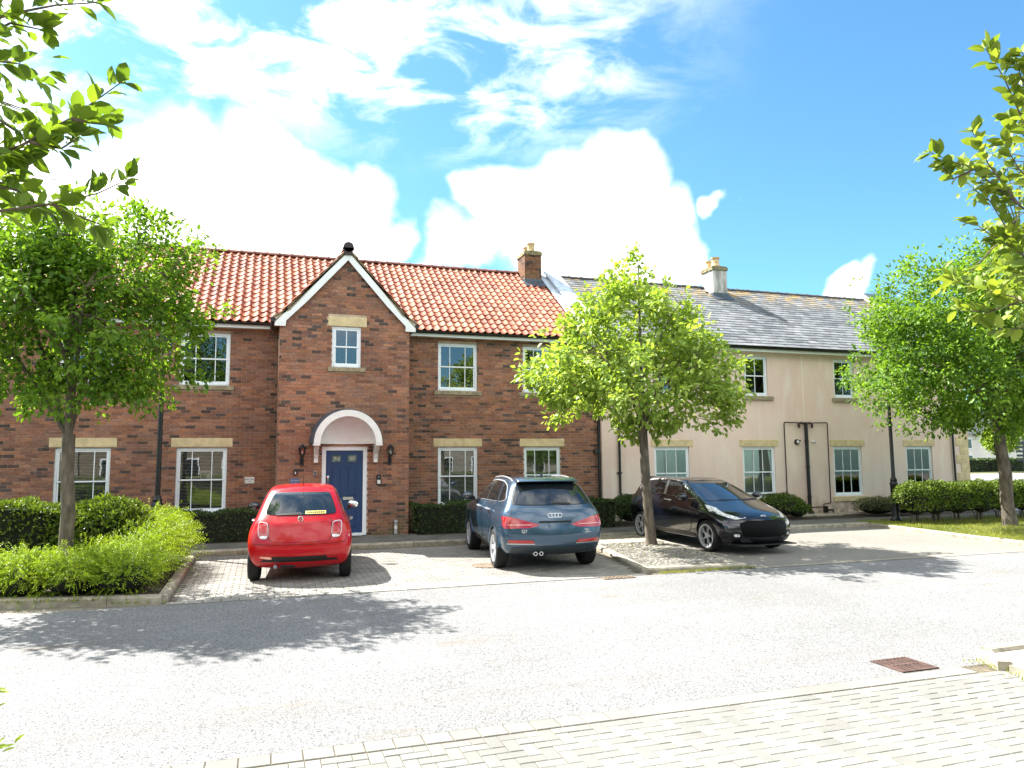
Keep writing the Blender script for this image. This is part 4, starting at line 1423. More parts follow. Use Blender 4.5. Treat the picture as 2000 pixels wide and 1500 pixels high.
pipe('waste_pipe', [(16.43, yp, 2.93), (17.0, yp, 2.94), (17.015, yp, 2.90), (16.985, yp, .45), (16.97, yp, .41), (16.72, yp, .39), (16.70, yp, .14)], .018, 'brown', rh, 8)
pipe('waste_pipe', [(16.22, yp, .30), (16.68, yp, .30)], .016, 'brown', rh, 8)
MB().box(15.40, 15.62, yp - .06, WALL_Y, .26, .29).box(15.43, 15.46, yp - .03, WALL_Y, .1, .26).box(15.55, 15.58, yp - .03, WALL_Y, .1, .26).build('gully_hopper', MT['black'], rh)
MB().box(16.76, 16.84, yp - .04, WALL_Y, .12, .32).tube([(16.8, yp - .03, .2), (17.0, yp - .06, .2), (17.02, yp - .08, .1)], .03, 8).build('gully_hopper', MT['black'], rh)
MB().box(16.165, 16.20, WALL_Y - .006, WALL_Y + .002, 2.95, 5.12).build('render_joint', M_('joint_strip', (.78, .70, .56), .8, var=.05), rh)
# corner stones at the far end
for k in range(13):
    a = .55 if k % 2 else .38
    MB().box(RX1 - a, RX1 + .012, WALL_Y - .014, WALL_Y + .05, .1 + k * .30 + .006, .1 + (k + 1) * .30 - .006).build('quoin', MT['stone'], rh, bevel=.006)
MB().box(RX1 + .02, RX1 + .12, 19.6, 19.75, .1, 2.3).build('side_brick_pier', M_('pier_brick', (.34, .12, .08), .9, var=.3, scale=14), rh)

# paving slabs at the foot of the wall
sl = slab('slab_strip', [(15.1, 18.55), (17.7, 18.55), (17.7, 19.28), (15.1, 19.28)], .0, .095, MT['soil']); tag(sl, kind='structure')
for (a, b, c, d, h) in ((15.15, 15.58, 18.40, 19.0, .13), (15.72, 16.28, 18.38, 19.0, .125), (16.30, 16.50, 18.5, 19.1, .12), (16.40, 16.66, 18.35, 18.85, .135), (16.85, 17.55, 18.55, 19.1, .13)):
    m = MB().box(a, b, c, d, 0, 1); m.v = [(p[0], p[1], gz(p[1]) + (.09 if p[2] == 0 else h)) for p in m.v]
    m.build('paving_slab', M_('slab_stone', (.46, .39, .30), .93, var=.2, scale=7, bmp=.3) if False else MT['kerb'], sl, bevel=.008)

# ------------------------------------------------------------------ fixtures on the walls
MT['lampglass'] = glass_mat('lantern_glass', (.85, .87, .85), .0)
def wall_lantern(x, z, label):
    e = empty('wall_lantern', (x, PORCH_Y - .01, z)); tag(e, label, 'lamp', 'lanterns either side of the blue door')
    y = PORCH_Y - .14
    b_ = MB().prism([(x - .04, z - .26), (x + .04, z - .26), (x + .05, z - .1), (x, z - .02), (x - .05, z - .1)], PORCH_Y - .025, PORCH_Y - .002, 'xz')
    b_.build('wall_plate', MT['iron'], e)
    MB().tube([(x, PORCH_Y - .02, z - .16), (x, PORCH_Y - .08, z - .20), (x, y, z - .14), (x, y, z - .05)], .012, 8).build('arm', MT['iron'], e, smooth=True)
    MB().lathe([(.03, -.05), (.055, -.03), (.055, -.01)], 8, (x, y, z)).build('base_ring', MT['iron'], e)
    for k in range(6):
        w = k * math.pi / 3
        MB().tube([(x + .05 * math.cos(w), y + .05 * math.sin(w), z - .01), (x + .078 * math.cos(w), y + .078 * math.sin(w), z + .13)], .005, 5).build('cage_bar', MT['iron'], e)
    MB().lathe([(.046, -.01), (.074, .13)], 6, (x, y, z)).build('lantern_glass', MT['lampglass'], e)
    MB().lathe([(.001, .0), (.02, .005), (.024, .05), (.001, .085)], 8, (x, y, z)).build('bulb', MT['plate'], e, smooth=True)
    MB().lathe([(.092, .128), (.095, .14), (.05, .185), (.028, .2), (.02, .215), (.02, .225), (.012, .24), (.001, .245)], 12, (x, y, z)).build('lantern_roof', MT['iron'], e, smooth=True)
    return e


wall_lantern(.84, 2.0, 'black wall lantern left of the blue front door')
wall_lantern(2.87, 2.0, 'black wall lantern right of the blue front door')


def plate(name, label, cat, x0, x1, z0, z1, Y, mat, words, wmat, size):
    e = MB().box(x0, x1, Y - .014, Y - .002, z0, z1).build(name, MT[mat], bevel=.003)
    tag(e, label, cat)
    for (s, dz, sz) in words:
        t = link('lettering', text_mesh(s, sz, .001), MT[wmat])
        t.parent = e
        t.location = ((x0 + x1) / 2, Y - .0155, (z0 + z1) / 2 + dz); t.rotation_euler = (R(90), 0, 0)
    return e


plate('name_plaque', 'small white name plaque on the brick wall left of the porch', 'sign', -.42, -.20, 1.32, 1.475, WALL_Y, 'plate', [('Box Tree', .022, .05), ('House', -.03, .025)], 'black', .05)
ls = plate('name_plaque', 'small blue sign on the porch wall under the key safe', 'sign', .585, .80, 1.30, 1.45, PORCH_Y, 'bluesign', [('The Terrace', .025, .036)], 'plate', .03)
_b = MB().box(.625, .755, PORCH_Y - .0165, PORCH_Y - .0145, 1.312, 1.328).build('sign_strip', MT['plate']); _b.parent = ls
ks = empty('key_safe', (.70, PORCH_Y, 1.52)); tag(ks, 'small black key safe on the porch wall below the left lantern', 'key safe')
MB().box(.665, .74, PORCH_Y - .05, PORCH_Y - .002, 1.52, 1.65).build('case', MT['black'], ks, bevel=.012)
MB().box(.69, .715, PORCH_Y - .054, PORCH_Y - .050, 1.545, 1.60).build('tag', MT['plate'], ks)
kp = empty('keypad', (1.14, PORCH_Y, 1.5)); tag(kp, 'small grey door entry keypad left of the blue door frame', 'keypad')
MB().box(1.105, 1.18, PORCH_Y - .03, PORCH_Y - .002, 1.50, 1.61).build('case', MT['grey'], kp, bevel=.006)
MB().box(1.12, 1.165, PORCH_Y - .033, PORCH_Y - .0305, 1.565, 1.595).build('display', MT['black'], kp)
for a in range(2):
    for b in range(2): MB().box(1.122 + a * .024, 1.140 + a * .024, PORCH_Y - .034, PORCH_Y - .0305, 1.512 + b * .022, 1.528 + b * .022).build('key', MT['black'], kp)
ic = empty('door_entry_panel', (2.61, PORCH_Y, 1.3)); tag(ic, 'black and white door entry panel right of the blue door', 'intercom')
MB().box(2.56, 2.665, PORCH_Y - .035, PORCH_Y - .002, 1.275, 1.51).build('case', MT['black'], ic, bevel=.008)
MB().box(2.575, 2.65, PORCH_Y - .039, PORCH_Y - .0355, 1.295, 1.385).build('call_button', MT['plate'], ic)
MB().lathe([(.001, -.004), (.012, -.003), (.012, 0)], 10, (2.612, PORCH_Y - .036, 1.46), 'y').build('camera_eye', MT['chrome'], ic)
vp = empty('vent_bollard', (3.02, PORCH_Y - .07, .106)); tag(vp, 'short grey capped pipe standing against the porch wall', 'pipe')
MB().lathe([(.001, 0), (.045, 0), (.042, .06), (.035, .08), (.035, .27), (.04, .275), (.04, .33), (.001, .335)], 12, (3.02, PORCH_Y - .07, .106)).build('pipe_body', MT['grey'], vp, smooth=True)
MB().lathe([(.037, .12), (.037, .20)], 12, (3.02, PORCH_Y - .07, .106)).build('reflector', MT['plate'], vp)
for s in (-1, 1): MB().ball((3.02 + s * .022, PORCH_Y - .108, .106 + .30), .014, 8, 6).build('stud', MT['plate'], vp, smooth='all')
sc1 = empty('security_camera', (15.86, WALL_Y, 2.3)); tag(sc1, 'black dome camera on the pink wall left of the soil stack', 'camera')
MB().lathe([(.07, -.07), (.085, -.05), (.085, -.002), (.045, -.002)], 16, (15.84, WALL_Y, 2.33), 'y').build('housing', MT['black'], sc1, smooth=True)
MB().ball((15.84, WALL_Y - .07, 2.33), .05, 12, 8).build('lens_cover', MT['plate'], sc1, smooth='all')
MB().tube([(15.88, WALL_Y - .04, 2.36), (15.95, WALL_Y - .06, 2.37)], .03, 8).build('cable_box', MT['black'], sc1)
sc2 = empty('security_camera', (16.46, WALL_Y, 2.3)); tag(sc2, 'small white bullet camera on the pink wall right of the soil stack', 'camera')
MB().lathe([(.001, -.012), (.05, -.012), (.05, -.002)], 14, (16.46, WALL_Y, 2.33), 'y').build('mount', MT['plate'], sc2)
MB().tube([(16.46, WALL_Y - .01, 2.33), (16.49, WALL_Y - .10, 2.33)], .035, 10).build('barrel', MT['plate'], sc2, smooth=True)
MB().tube([(16.492, WALL_Y - .101, 2.33), (16.494, WALL_Y - .105, 2.33)], .022, 10).build('lens', MT['black'], sc2)


# ------------------------------------------------------------------ street lamps
def street_lamp(x, y, hb, zt, label, wide=1.0):
    z0 = gz(y) + .09
    e = empty('street_lamp', (x, y, z0)); tag(e, label, 'street lamp', 'black heritage street lamps')
    w = wide
    MB().lathe([(.001, 0), (.155 * w, 0), (.155 * w, .05), (.115 * w, .09), (.10 * w, .13), (.098 * w, hb - .22), (.108 * w, hb - .2), (.108 * w, hb - .15), (.085 * w, hb - .10), (.095 * w, hb - .06), (.07 * w, hb - .01), (.058 * w, hb + .03)], 18, (x, y, z0)).build('base', MT['iron'], e, smooth=True)
    MB().tube([(x, y, z0 + hb), (x, y, z0 + zt)], [.052 * w, .042 * w], 14).build('post', MT['iron'], e, smooth=True)
    MB().tube([(x - .32, y, z0 + zt - .12), (x + .32, y, z0 + zt - .12)], .016, 8).build('ladder_bar', MT['iron'], e, smooth=True)
    zz = z0 + zt
    MB().lathe([(.05, -.02), (.09, .03), (.12, .06), (.12, .08)], 12, (x, y, zz)).build('lantern_base', MT['iron'], e)
    MB().lathe([(.12, .08), (.23, .50)], 4, (x, y, zz), a0=math.pi / 4, a1=math.pi / 4 + 2 * math.pi).build('lantern_glass', MT['lampglass'], e)
    for k in range(4):
        a = math.pi / 4 + k * math.pi / 2
        MB().tube([(x + .12 * math.cos(a), y + .12 * math.sin(a), zz + .08), (x + .232 * math.cos(a), y + .232 * math.sin(a), zz + .50)], .009, 6).build('lantern_bar', MT['iron'], e)
    MB().lathe([(.25, .50), (.25, .52), (.12, .64), (.10, .66), (.10, .70), (.03, .73), (.02, .80), (.001, .81)], 4, (x, y, zz), a0=math.pi / 4, a1=math.pi / 4 + 2 * math.pi).build('lantern_roof', MT['iron'], e)
    return e


street_lamp(-2.03, 16.75, 1.08, 3.75, 'black cast street lamp behind the golden shrubs, left tree around its top')
street_lamp(16.72, 16.45, 1.20, 4.2, 'black cast street lamp by the lawn in front of the pink house')
# ------------------------------------------------------------------ foliage
LEAF4 = (np.array([[0, 0, 0], [.42, .32, .10], [.36, .70, .06], [0, 1, -.06], [-.36, .70, .06], [-.42, .32, .10]]), [np.array([[0, 1, 2, 3], [0, 3, 4, 5]])])
LEAF8 = (np.array([[0, 0, 0], [.30, .18, .05], [.45, .45, .09], [.34, .75, .03], [0, 1.0, -.10], [-.34, .75, .03], [-.45, .45, .09], [-.30, .18, .05], [0, .45, -.02], [0, .75, -.03], [0, .18, 0]]),
         [np.array([[10, 1, 2, 8], [10, 8, 6, 7], [8, 2, 3, 9], [6, 8, 9, 5]]), np.array([[0, 1, 10], [0, 10, 7], [9, 3, 4], [5, 9, 4]])])
LEAF2 = (np.array([[0, 0, 0], [.45, .5, .10], [0, 1, -.04], [-.45, .5, .10]]), [np.array([[0, 1, 2], [0, 2, 3]])])


def unit(v):
    return v / np.maximum(np.linalg.norm(v, axis=-1, keepdims=True), 1e-9)


def leaf_arrays(P, D, N, L, W, tpl):
    """leaves at P along D with face normal about N; lengths L, widths W"""
    D = unit(D); X = unit(np.cross(D, N)); Z = np.cross(X, D)
    T = tpl[0]
    V = P[:, None, :] + T[None, :, 0:1] * (W[:, None] * X)[:, None, :] + T[None, :, 1:2] * (L[:, None] * D)[:, None, :] + T[None, :, 2:3] * (L[:, None] * Z)[:, None, :]
    n, k = len(P), len(T)
    Fs = [(np.arange(n)[:, None, None] * k + f[None]).reshape(-1, f.shape[1]) for f in tpl[1]]
    return V.reshape(-1, 3), Fs, k


def leaf_mesh(name, P, D, N, L, W, tone, tpl, smooth=True):
    V, Fs, k = leaf_arrays(P, D, N, L, W, tpl)
    c = np.repeat(np.clip(tone, 0, 1)[:, None], 3, axis=1)
    return mesh_np(name, V, Fs, np.repeat(c, k, axis=0), smooth=smooth)


MT['leaf_mid'] = leaf_mat('leaf_whitebeam', (0.39, 0.50, 0.12), (0.16, 0.27, 0.045), .47)
MT['leaf_green'] = leaf_mat('leaf_street_tree', (0.225, 0.375, 0.04), (0.055, 0.14, 0.016), .48)
MT['leaf_near'] = leaf_mat('leaf_near_tree', (0.20, 0.31, 0.04), (0.085, 0.155, 0.02), .5)
MT['leaf_nearr'] = leaf_mat('leaf_near_tree_yellow', (0.28, 0.36, 0.06), (0.12, 0.19, 0.03), .45)  # yellower leaf colour of the right-hand near tree
MT['leaf_box'] = leaf_mat('leaf_box_hedge', (0.085, 0.145, 0.03), (0.012, 0.026, 0.007), .18)
MT['leaf_gold'] = leaf_mat('leaf_golden_shrub', (0.33, 0.45, 0.03), (0.11, 0.19, 0.016), .38)
MT['leaf_laurel'] = leaf_mat('leaf_shrub', (0.22, 0.31, 0.04), (0.030, 0.060, 0.012), .28)
MT['grass'] = leaf_mat('grass_blade', (0.34, 0.36, 0.06), (0.15, 0.20, 0.03), .35, .6)


def tree(name, label, base, lean_top, blobs, n_clusters, per, leaf, mat, seed, trunk_r=.10, fork_z=2.4, tpl=LEAF4, spread=.16, limbs=9, outs=40, single_leaves=0, limb_r=.035, cat='tree', droop=.25, trunk_to=None):
    """blobs: (centre, radii) ellipsoids of the crown in world coordinates"""
    r_ = np.random.default_rng(seed)
    e = empty(name, base); tag(e, label, cat)
    bx, by, bz = base
    fk = np.array([lean_top[0], lean_top[1], fork_z])
    tb = MB(); mid = (np.array(base) + fk) / 2 + r_.uniform(-.03, .03, 3)
    b0 = np.array(base)
    path = [b0 + [0, 0, -.05], b0 + [0, 0, .06], b0 * .75 + fk * .25 + r_.uniform(-.02, .02, 3), mid, b0 * .25 + fk * .75 + r_.uniform(-.02, .02, 3), fk]
    tb.tube(path, [trunk_r * 1.5, trunk_r * 1.2, trunk_r * 1.02, trunk_r * .98, trunk_r * .92, trunk_r * .9], 14)
    trunk = tb.build('trunk', MT['bark'], e, smooth=True)
    blobs = [(np.array(c, float), np.array(q, float)) for c, q in blobs]
    vol = np.array([np.prod(q) for _, q in blobs]); vol = vol / vol.sum()
    # leaf cluster centres, thicker towards the skin of the crown
    cl = []
    def skin_pt(lo=.25):
        k = r_.choice(len(blobs), p=vol)
        d = unit(r_.normal(size=3)); rad = r_.uniform(lo, 1.0) ** .45
        w = 1 + .16 * math.sin(d[0] * 5 + seed) * math.sin(d[2] * 6 + 1.3 * seed) + .10 * math.sin(d[1] * 11 + d[0] * 9)
        return blobs[k][0] + blobs[k][1] * d * rad * w
    nb_ = max(14, n_clusters // 16)
    size_ = float(np.mean([q.mean() for _, q in blobs]))
    boughs = [(skin_pt(.35), r_.uniform(.12, .26) * size_) for _ in range(nb_)]
    while len(cl) < n_clusters:
        if r_.random() < .72:
            c_, q_ = boughs[r_.integers(nb_)]
            cl.append(c_ + r_.normal(size=3) * q_ * np.array([1, 1, .7]))
        else:
            cl.append(skin_pt())
    for _ in range(outs):
        k = r_.choice(len(blobs), p=vol); d = unit(r_.normal(size=3) + np.array([0, 0, .25]))
        for q in range(4):
            cl.append(blobs[k][0] + blobs[k][1] * d * (1.02 + .055 * q) + r_.uniform(-.04, .04, 3))
    cl = np.array(cl)
    # limbs
    top = max(c[2] + q[2] * .85 for c, q in blobs)
    cen = sum(c * v for (c, q), v in zip(blobs, vol))
    LP = []; lm = MB()
    ends = []
    for i in range(limbs):
        w = 2 * math.pi * i / limbs + r_.uniform(-.25, .25)
        k = r_.choice(len(blobs), p=vol)
        up = r_.uniform(-.15, .95)
        t = blobs[k][0] + blobs[k][1] * np.array([math.cos(w) * .8 * math.sqrt(max(0.05, 1 - up * up)), math.sin(w) * .8 * math.sqrt(max(0.05, 1 - up * up)), up * .8])
        ends.append(t)
    ends.append(np.array([cen[0], cen[1], top]))
    for i, t in enumerate(ends):
        s = fk + np.array([0, 0, -r_.uniform(0, .12)])
        if i < len(ends) - 1 and r_.random() < .5 and i > 1:
            s = fk + (np.array([cen[0], cen[1], top]) - fk) * r_.uniform(.05, .45)
        c1 = s + (t - s) * .35 + np.array([0, 0, np.linalg.norm(t - s) * .10]); c2 = s + (t - s) * .7 + np.array([0, 0, np.linalg.norm(t - s) * .10]) + r_.uniform(-.06, .06, 3)
        pts = []
        for q in np.linspace(0, 1, 9):
            pts.append((1 - q) ** 3 * s + 3 * q * (1 - q) ** 2 * c1 + 3 * q * q * (1 - q) * c2 + q ** 3 * t)
        R0 = limb_r * (1.55 if i == len(ends) - 1 else 1.0)
        lm.tube(pts, list(np.linspace(R0, .008, 9)), 7)
        LP += pts[1:]
    LP = np.array(LP)
    lm.build('limbs', MT['bark'], e, smooth=True)
    # twigs from the nearest limb point to some clusters
    tw = MB()
    pick = r_.choice(len(cl), min(len(cl), 420), replace=False)
    for i in pick:
        d2 = np.linalg.norm(LP - cl[i], axis=1); j = d2.argmin()
        if d2[j] > .75: continue
        a = LP[j]; m_ = (a + cl[i]) / 2 + np.array([0, 0, .05])
        tw.tube([a, m_, cl[i]], [.009, .006, .003], 4, caps=False)
    tag(tw.build('twigs', MT['twig'], e), kind='stuff')
    # leaves
    n = len(cl) * per
    ci = np.repeat(np.arange(len(cl)), per)
    off = unit(r_.normal(size=(n, 3))) * (r_.random((n, 1)) ** .5) * spread
    P = cl[ci] + off
    out = unit(P - cen)
    D = unit(off + out * spread * .5 + r_.normal(size=(n, 3)) * spread * .45 + np.array([0, 0, -droop * spread]))
    N = unit(np.array([0, 0, 1.0]) + out * .35 + r_.normal(size=(n, 3)) * .55)
    L = leaf[0] * r_.uniform(.5, 1.25, n); W = leaf[1] * r_.uniform(.55, 1.2, n)
    ctone = r_.uniform(.15, .85, len(cl))
    tone = np.clip(ctone[ci] + r_.normal(size=n) * .18, 0, 1)
    crown = None
    idx = np.arange(n)
    if single_leaves:
        sc = np.linalg.norm(P - np.array([0, 0, CAMZ]), axis=1)
        vis = np.array([(lambda v: (v @ _fw) > .5 and abs(v @ _r2) < .70 * (v @ _fw) and abs(v @ _u2) < .53 * (v @ _fw))(p - np.array([0, 0, CAMZ])) for p in P])
        o_ = [i for i in np.argsort(sc) if vis[i]][:single_leaves]
        idx = np.setdiff1d(idx, o_)
    me = leaf_mesh('crown', P[idx], D[idx], N[idx], L[idx], W[idx], tone[idx], tpl)
    crown = link('crown', me, MT[mat], e)
    if single_leaves:
        cache = [leaf_mesh('leaf', np.zeros((1, 3)), np.array([[0, 1., 0]]), np.array([[0, 0, 1.]]), np.array([leaf[0]]), np.array([leaf[1]]), np.array([.1 + .16 * k]), tpl) for k in range(6)]
        for c in cache: c.materials.append(MT[mat])
        for i in o_:
            o = bpy.data.objects.new('leaf', cache[int(tone[i] * 5.99)]); COL.objects.link(o)
            d = Vector(D[i]); x_ = d.cross(Vector(N[i])).normalized(); z_ = x_.cross(d)
            Mx = Matrix(((x_.x, d.x, z_.x, P[i][0]), (x_.y, d.y, z_.y, P[i][1]), (x_.z, d.z, z_.z, P[i][2]), (0, 0, 0, 1)))
            o.matrix_world = Mx @ Matrix.Scale(L[i] / leaf[0], 4)
            o.parent = crown
    return e


# middle tree on the island
tree('street_tree', 'pale yellow green tree on the pebble island beside the black car', (7.93, 14.40, gz(14.4) + .05), (7.80, 14.4), [((7.80, 14.4, 3.55), (2.30, 2.1, 1.12)), ((7.75, 14.4, 4.6), (1.50, 1.4, 1.1)), ((7.86, 14.4, 5.45), (.62, .6, .85)), ((6.3, 14.3, 3.45), (1.0, .9, .75)), ((9.35, 14.3, 3.4), (1.1, .9, .75))],
     1050, 14, (.135, .105), 'leaf_mid', 11, trunk_r=.105, fork_z=2.55, spread=.20, limbs=13, outs=26)
# left tree in the bed
LT = tree('street_tree', 'broad green tree rising from the shrub bed on the left', (-2.76, 12.9, gz(12.9) + .05), (-2.83, 12.9), [((-2.8, 12.9, 4.25), (1.9, 1.45, 1.6)), ((-2.42, 12.9, 5.1), (1.32, 1.1, .9)), ((-4.25, 12.85, 4.2), (1.15, 1.0, 1.2)), ((-1.88, 12.9, 3.6), (.85, .8, .78)), ((-3.62, 12.9, 5.1), (1.08, 1.0, .8)), ((-1.66, 12.9, 4.7), (.57, .6, 1.05))],
     1600, 14, (.105, .07), 'leaf_green', 23, trunk_r=.10, fork_z=2.25, spread=.17, limbs=15, outs=36, limb_r=.04)
# right tree on the lawn
RT = tree('street_tree', 'dense dark green tree on the lawn in front of the lamp', (18.50, 14.50, gz(14.5) + .07), (18.35, 14.5), [((17.7, 14.5, 4.4), (3.0, 2.4, 1.8)), ((17.7, 14.5, 5.8), (2.4, 2.1, 1.5)), ((16.0, 14.5, 3.8), (1.5, 1.3, .95)), ((20.6, 14.4, 4.6), (2.3, 2.0, 2.0)), ((18.8, 14.5, 6.9), (1.3, 1.2, .8)), ((18.3, 14.4, 2.8), (1.6, 1.4, .5)), ((15.6, 14.5, 4.9), (1.0, 1.0, .9))],
     4300, 14, (.115, .075), 'leaf_green', 31, trunk_r=.155, fork_z=2.65, spread=.20, limbs=15, outs=40, limb_r=.05)
# near tree whose branches hang in from the left
NTL = tree('near_tree', 'dark leafy branches reaching in at the upper left edge', (-3.3, 4.4, gz(4.4)), (-3.2, 4.4), [((-3.0, 4.5, 3.75), (1.55, 1.3, .95)), ((-2.6, 4.5, 4.9), (1.35, 1.2, .8)), ((-1.95, 4.5, 3.25), (.55, .6, .22))],
     360, 10, (.105, .070), 'leaf_near', 41, trunk_r=.11, fork_z=2.4, tpl=LEAF8, spread=.15, limbs=12, outs=26, single_leaves=60)
# near tree on the right edge
NTR = tree('near_tree', 'sunlit leafy branches of the nearest tree at the right edge', (8.0, 4.6, gz(4.6) + .05), (7.9, 4.6), [((8.35, 4.7, 4.15), (1.55, 1.4, 1.15)), ((8.6, 4.7, 5.0), (1.2, 1.1, .8)), ((7.6, 4.7, 3.5), (.85, .8, .45))],
     300, 10, (.105, .068), 'leaf_nearr', 43, trunk_r=.12, fork_z=2.5, tpl=LEAF8, spread=.15, limbs=12, outs=36, single_leaves=100)


# sprays that reach into the picture, twig by twig
def spray(e, mat, runs, leaf, seed, step=.021, dist=None):
    """runs: photo pixels along a twig, with the distance of the twig in metres"""
    r_ = np.random.default_rng(seed)
    cache = [leaf_mesh('leaf', np.zeros((1, 3)), np.array([[0, 1., 0]]), np.array([[0, 0, 1.]]), np.array([leaf[0]]), np.array([leaf[1]]), np.array([.08 + .17 * k]), LEAF8) for k in range(6)]
    for c in cache: c.materials.append(MT[mat])
    for px, dd in runs:
        P = [np.array([0, 0, CAMZ]) + ray(*p) * (dd + .05 * k) for k, p in enumerate(px)]
        # smooth the twig
        pts = []
        for a, b in zip(P[:-1], P[1:]):
            L = np.linalg.norm(b - a); n = max(2, int(L / step))
            pts += [a + (b - a) * t for t in np.linspace(0, 1, n, endpoint=False)]
        pts.append(P[-1])
        n = len(pts)
        tw = MB().tube(pts, list(np.linspace(.009, .0025, n)), 6).build('branch', MT['twig'], e, smooth=True)
        for i in range(max(1, int(n * .12)), n):
            t = unit(pts[min(i + 1, n - 1)] - pts[max(i - 1, 0)])
            for q in range(1 if i < n - 2 else 3):
                sd_ = unit(np.cross(t, r_.normal(size=3)))
                d = unit(sd_ * r_.uniform(.6, 1.1) + t * r_.uniform(.3, .9) + np.array([0, 0, .1]))
                nn = unit(np.array([0, 0, 1.]) + r_.normal(size=3) * .45)
                d_ = Vector(d); x_ = d_.cross(Vector(nn)).normalized(); z_ = x_.cross(d_)
                p = pts[i] + d * .012
                o = bpy.data.objects.new('leaf', cache[r_.integers(6)]); COL.objects.link(o)
                o.matrix_world = Matrix(((x_.x, d_.x, z_.x, p[0]), (x_.y, d_.y, z_.y, p[1]), (x_.z, d_.z, z_.z, p[2]), (0, 0, 0, 1))) @ Matrix.Scale(r_.uniform(.65, 1.15), 4)
                o.parent = tw


spray(NTL, 'leaf_near', [([(-90, 330), (40, 285), (140, 230), (238, 160)], 4.3), ([(60, 278), (120, 290), (155, 268)], 4.32), ([(140, 232), (180, 240), (215, 245)], 4.33), ([(-120, 430), (0, 412), (120, 395), (190, 378), (250, 350)], 4.2), ([(100, 398), (160, 425), (200, 440)], 4.25), ([(-60, 360), (30, 370), (90, 410)], 4.3),
      ([(-90, 60), (30, 25), (110, 10), (190, 5)], 4.4), ([(-60, 90), (20, 45), (90, 60)], 4.4), ([(-60, 130), (0, 120), (40, 125)], 4.3), ([(-60, 250), (0, 235), (40, 262), (60, 290)], 4.3), ([(-80, 300), (0, 290), (50, 310)], 4.25), ([(-80, 390), (-10, 350), (30, 330)], 4.3)], (.115, .074), 91)
spray(NTR, 'leaf_nearr', [([(2080, 470), (1990, 400), (1900, 330), (1815, 298)], 6.9), ([(1990, 400), (1930, 320), (1898, 255)], 6.9), ([(1900, 332), (1860, 350), (1840, 325)], 6.95), ([(2080, 330), (2000, 240), (1960, 150), (1925, 95)], 6.9), ([(2080, 260), (2010, 200), (1985, 120)], 6.95), ([(2090, 560), (2000, 500), (1930, 455), (1895, 430)], 6.85), ([(2000, 502), (1950, 420), (1925, 380)], 6.9),
      ([(2090, 640), (1980, 580), (1900, 560), (1860, 545)], 6.8), ([(1990, 590), (1930, 610), (1870, 605)], 6.85), ([(2090, 700), (2000, 640), (1940, 645)], 6.8), ([(2060, 400), (1990, 330), (1960, 280)], 6.9), ([(2070, 520), (2000, 460), (1950, 470)], 6.9), ([(2060, 600), (2010, 540), (1960, 520)], 6.85), ([(2060, 300), (2010, 280), (1975, 230)], 6.95), ([(2080, 180), (2020, 150), (1995, 100)], 6.95)], (.125, .078), 92)


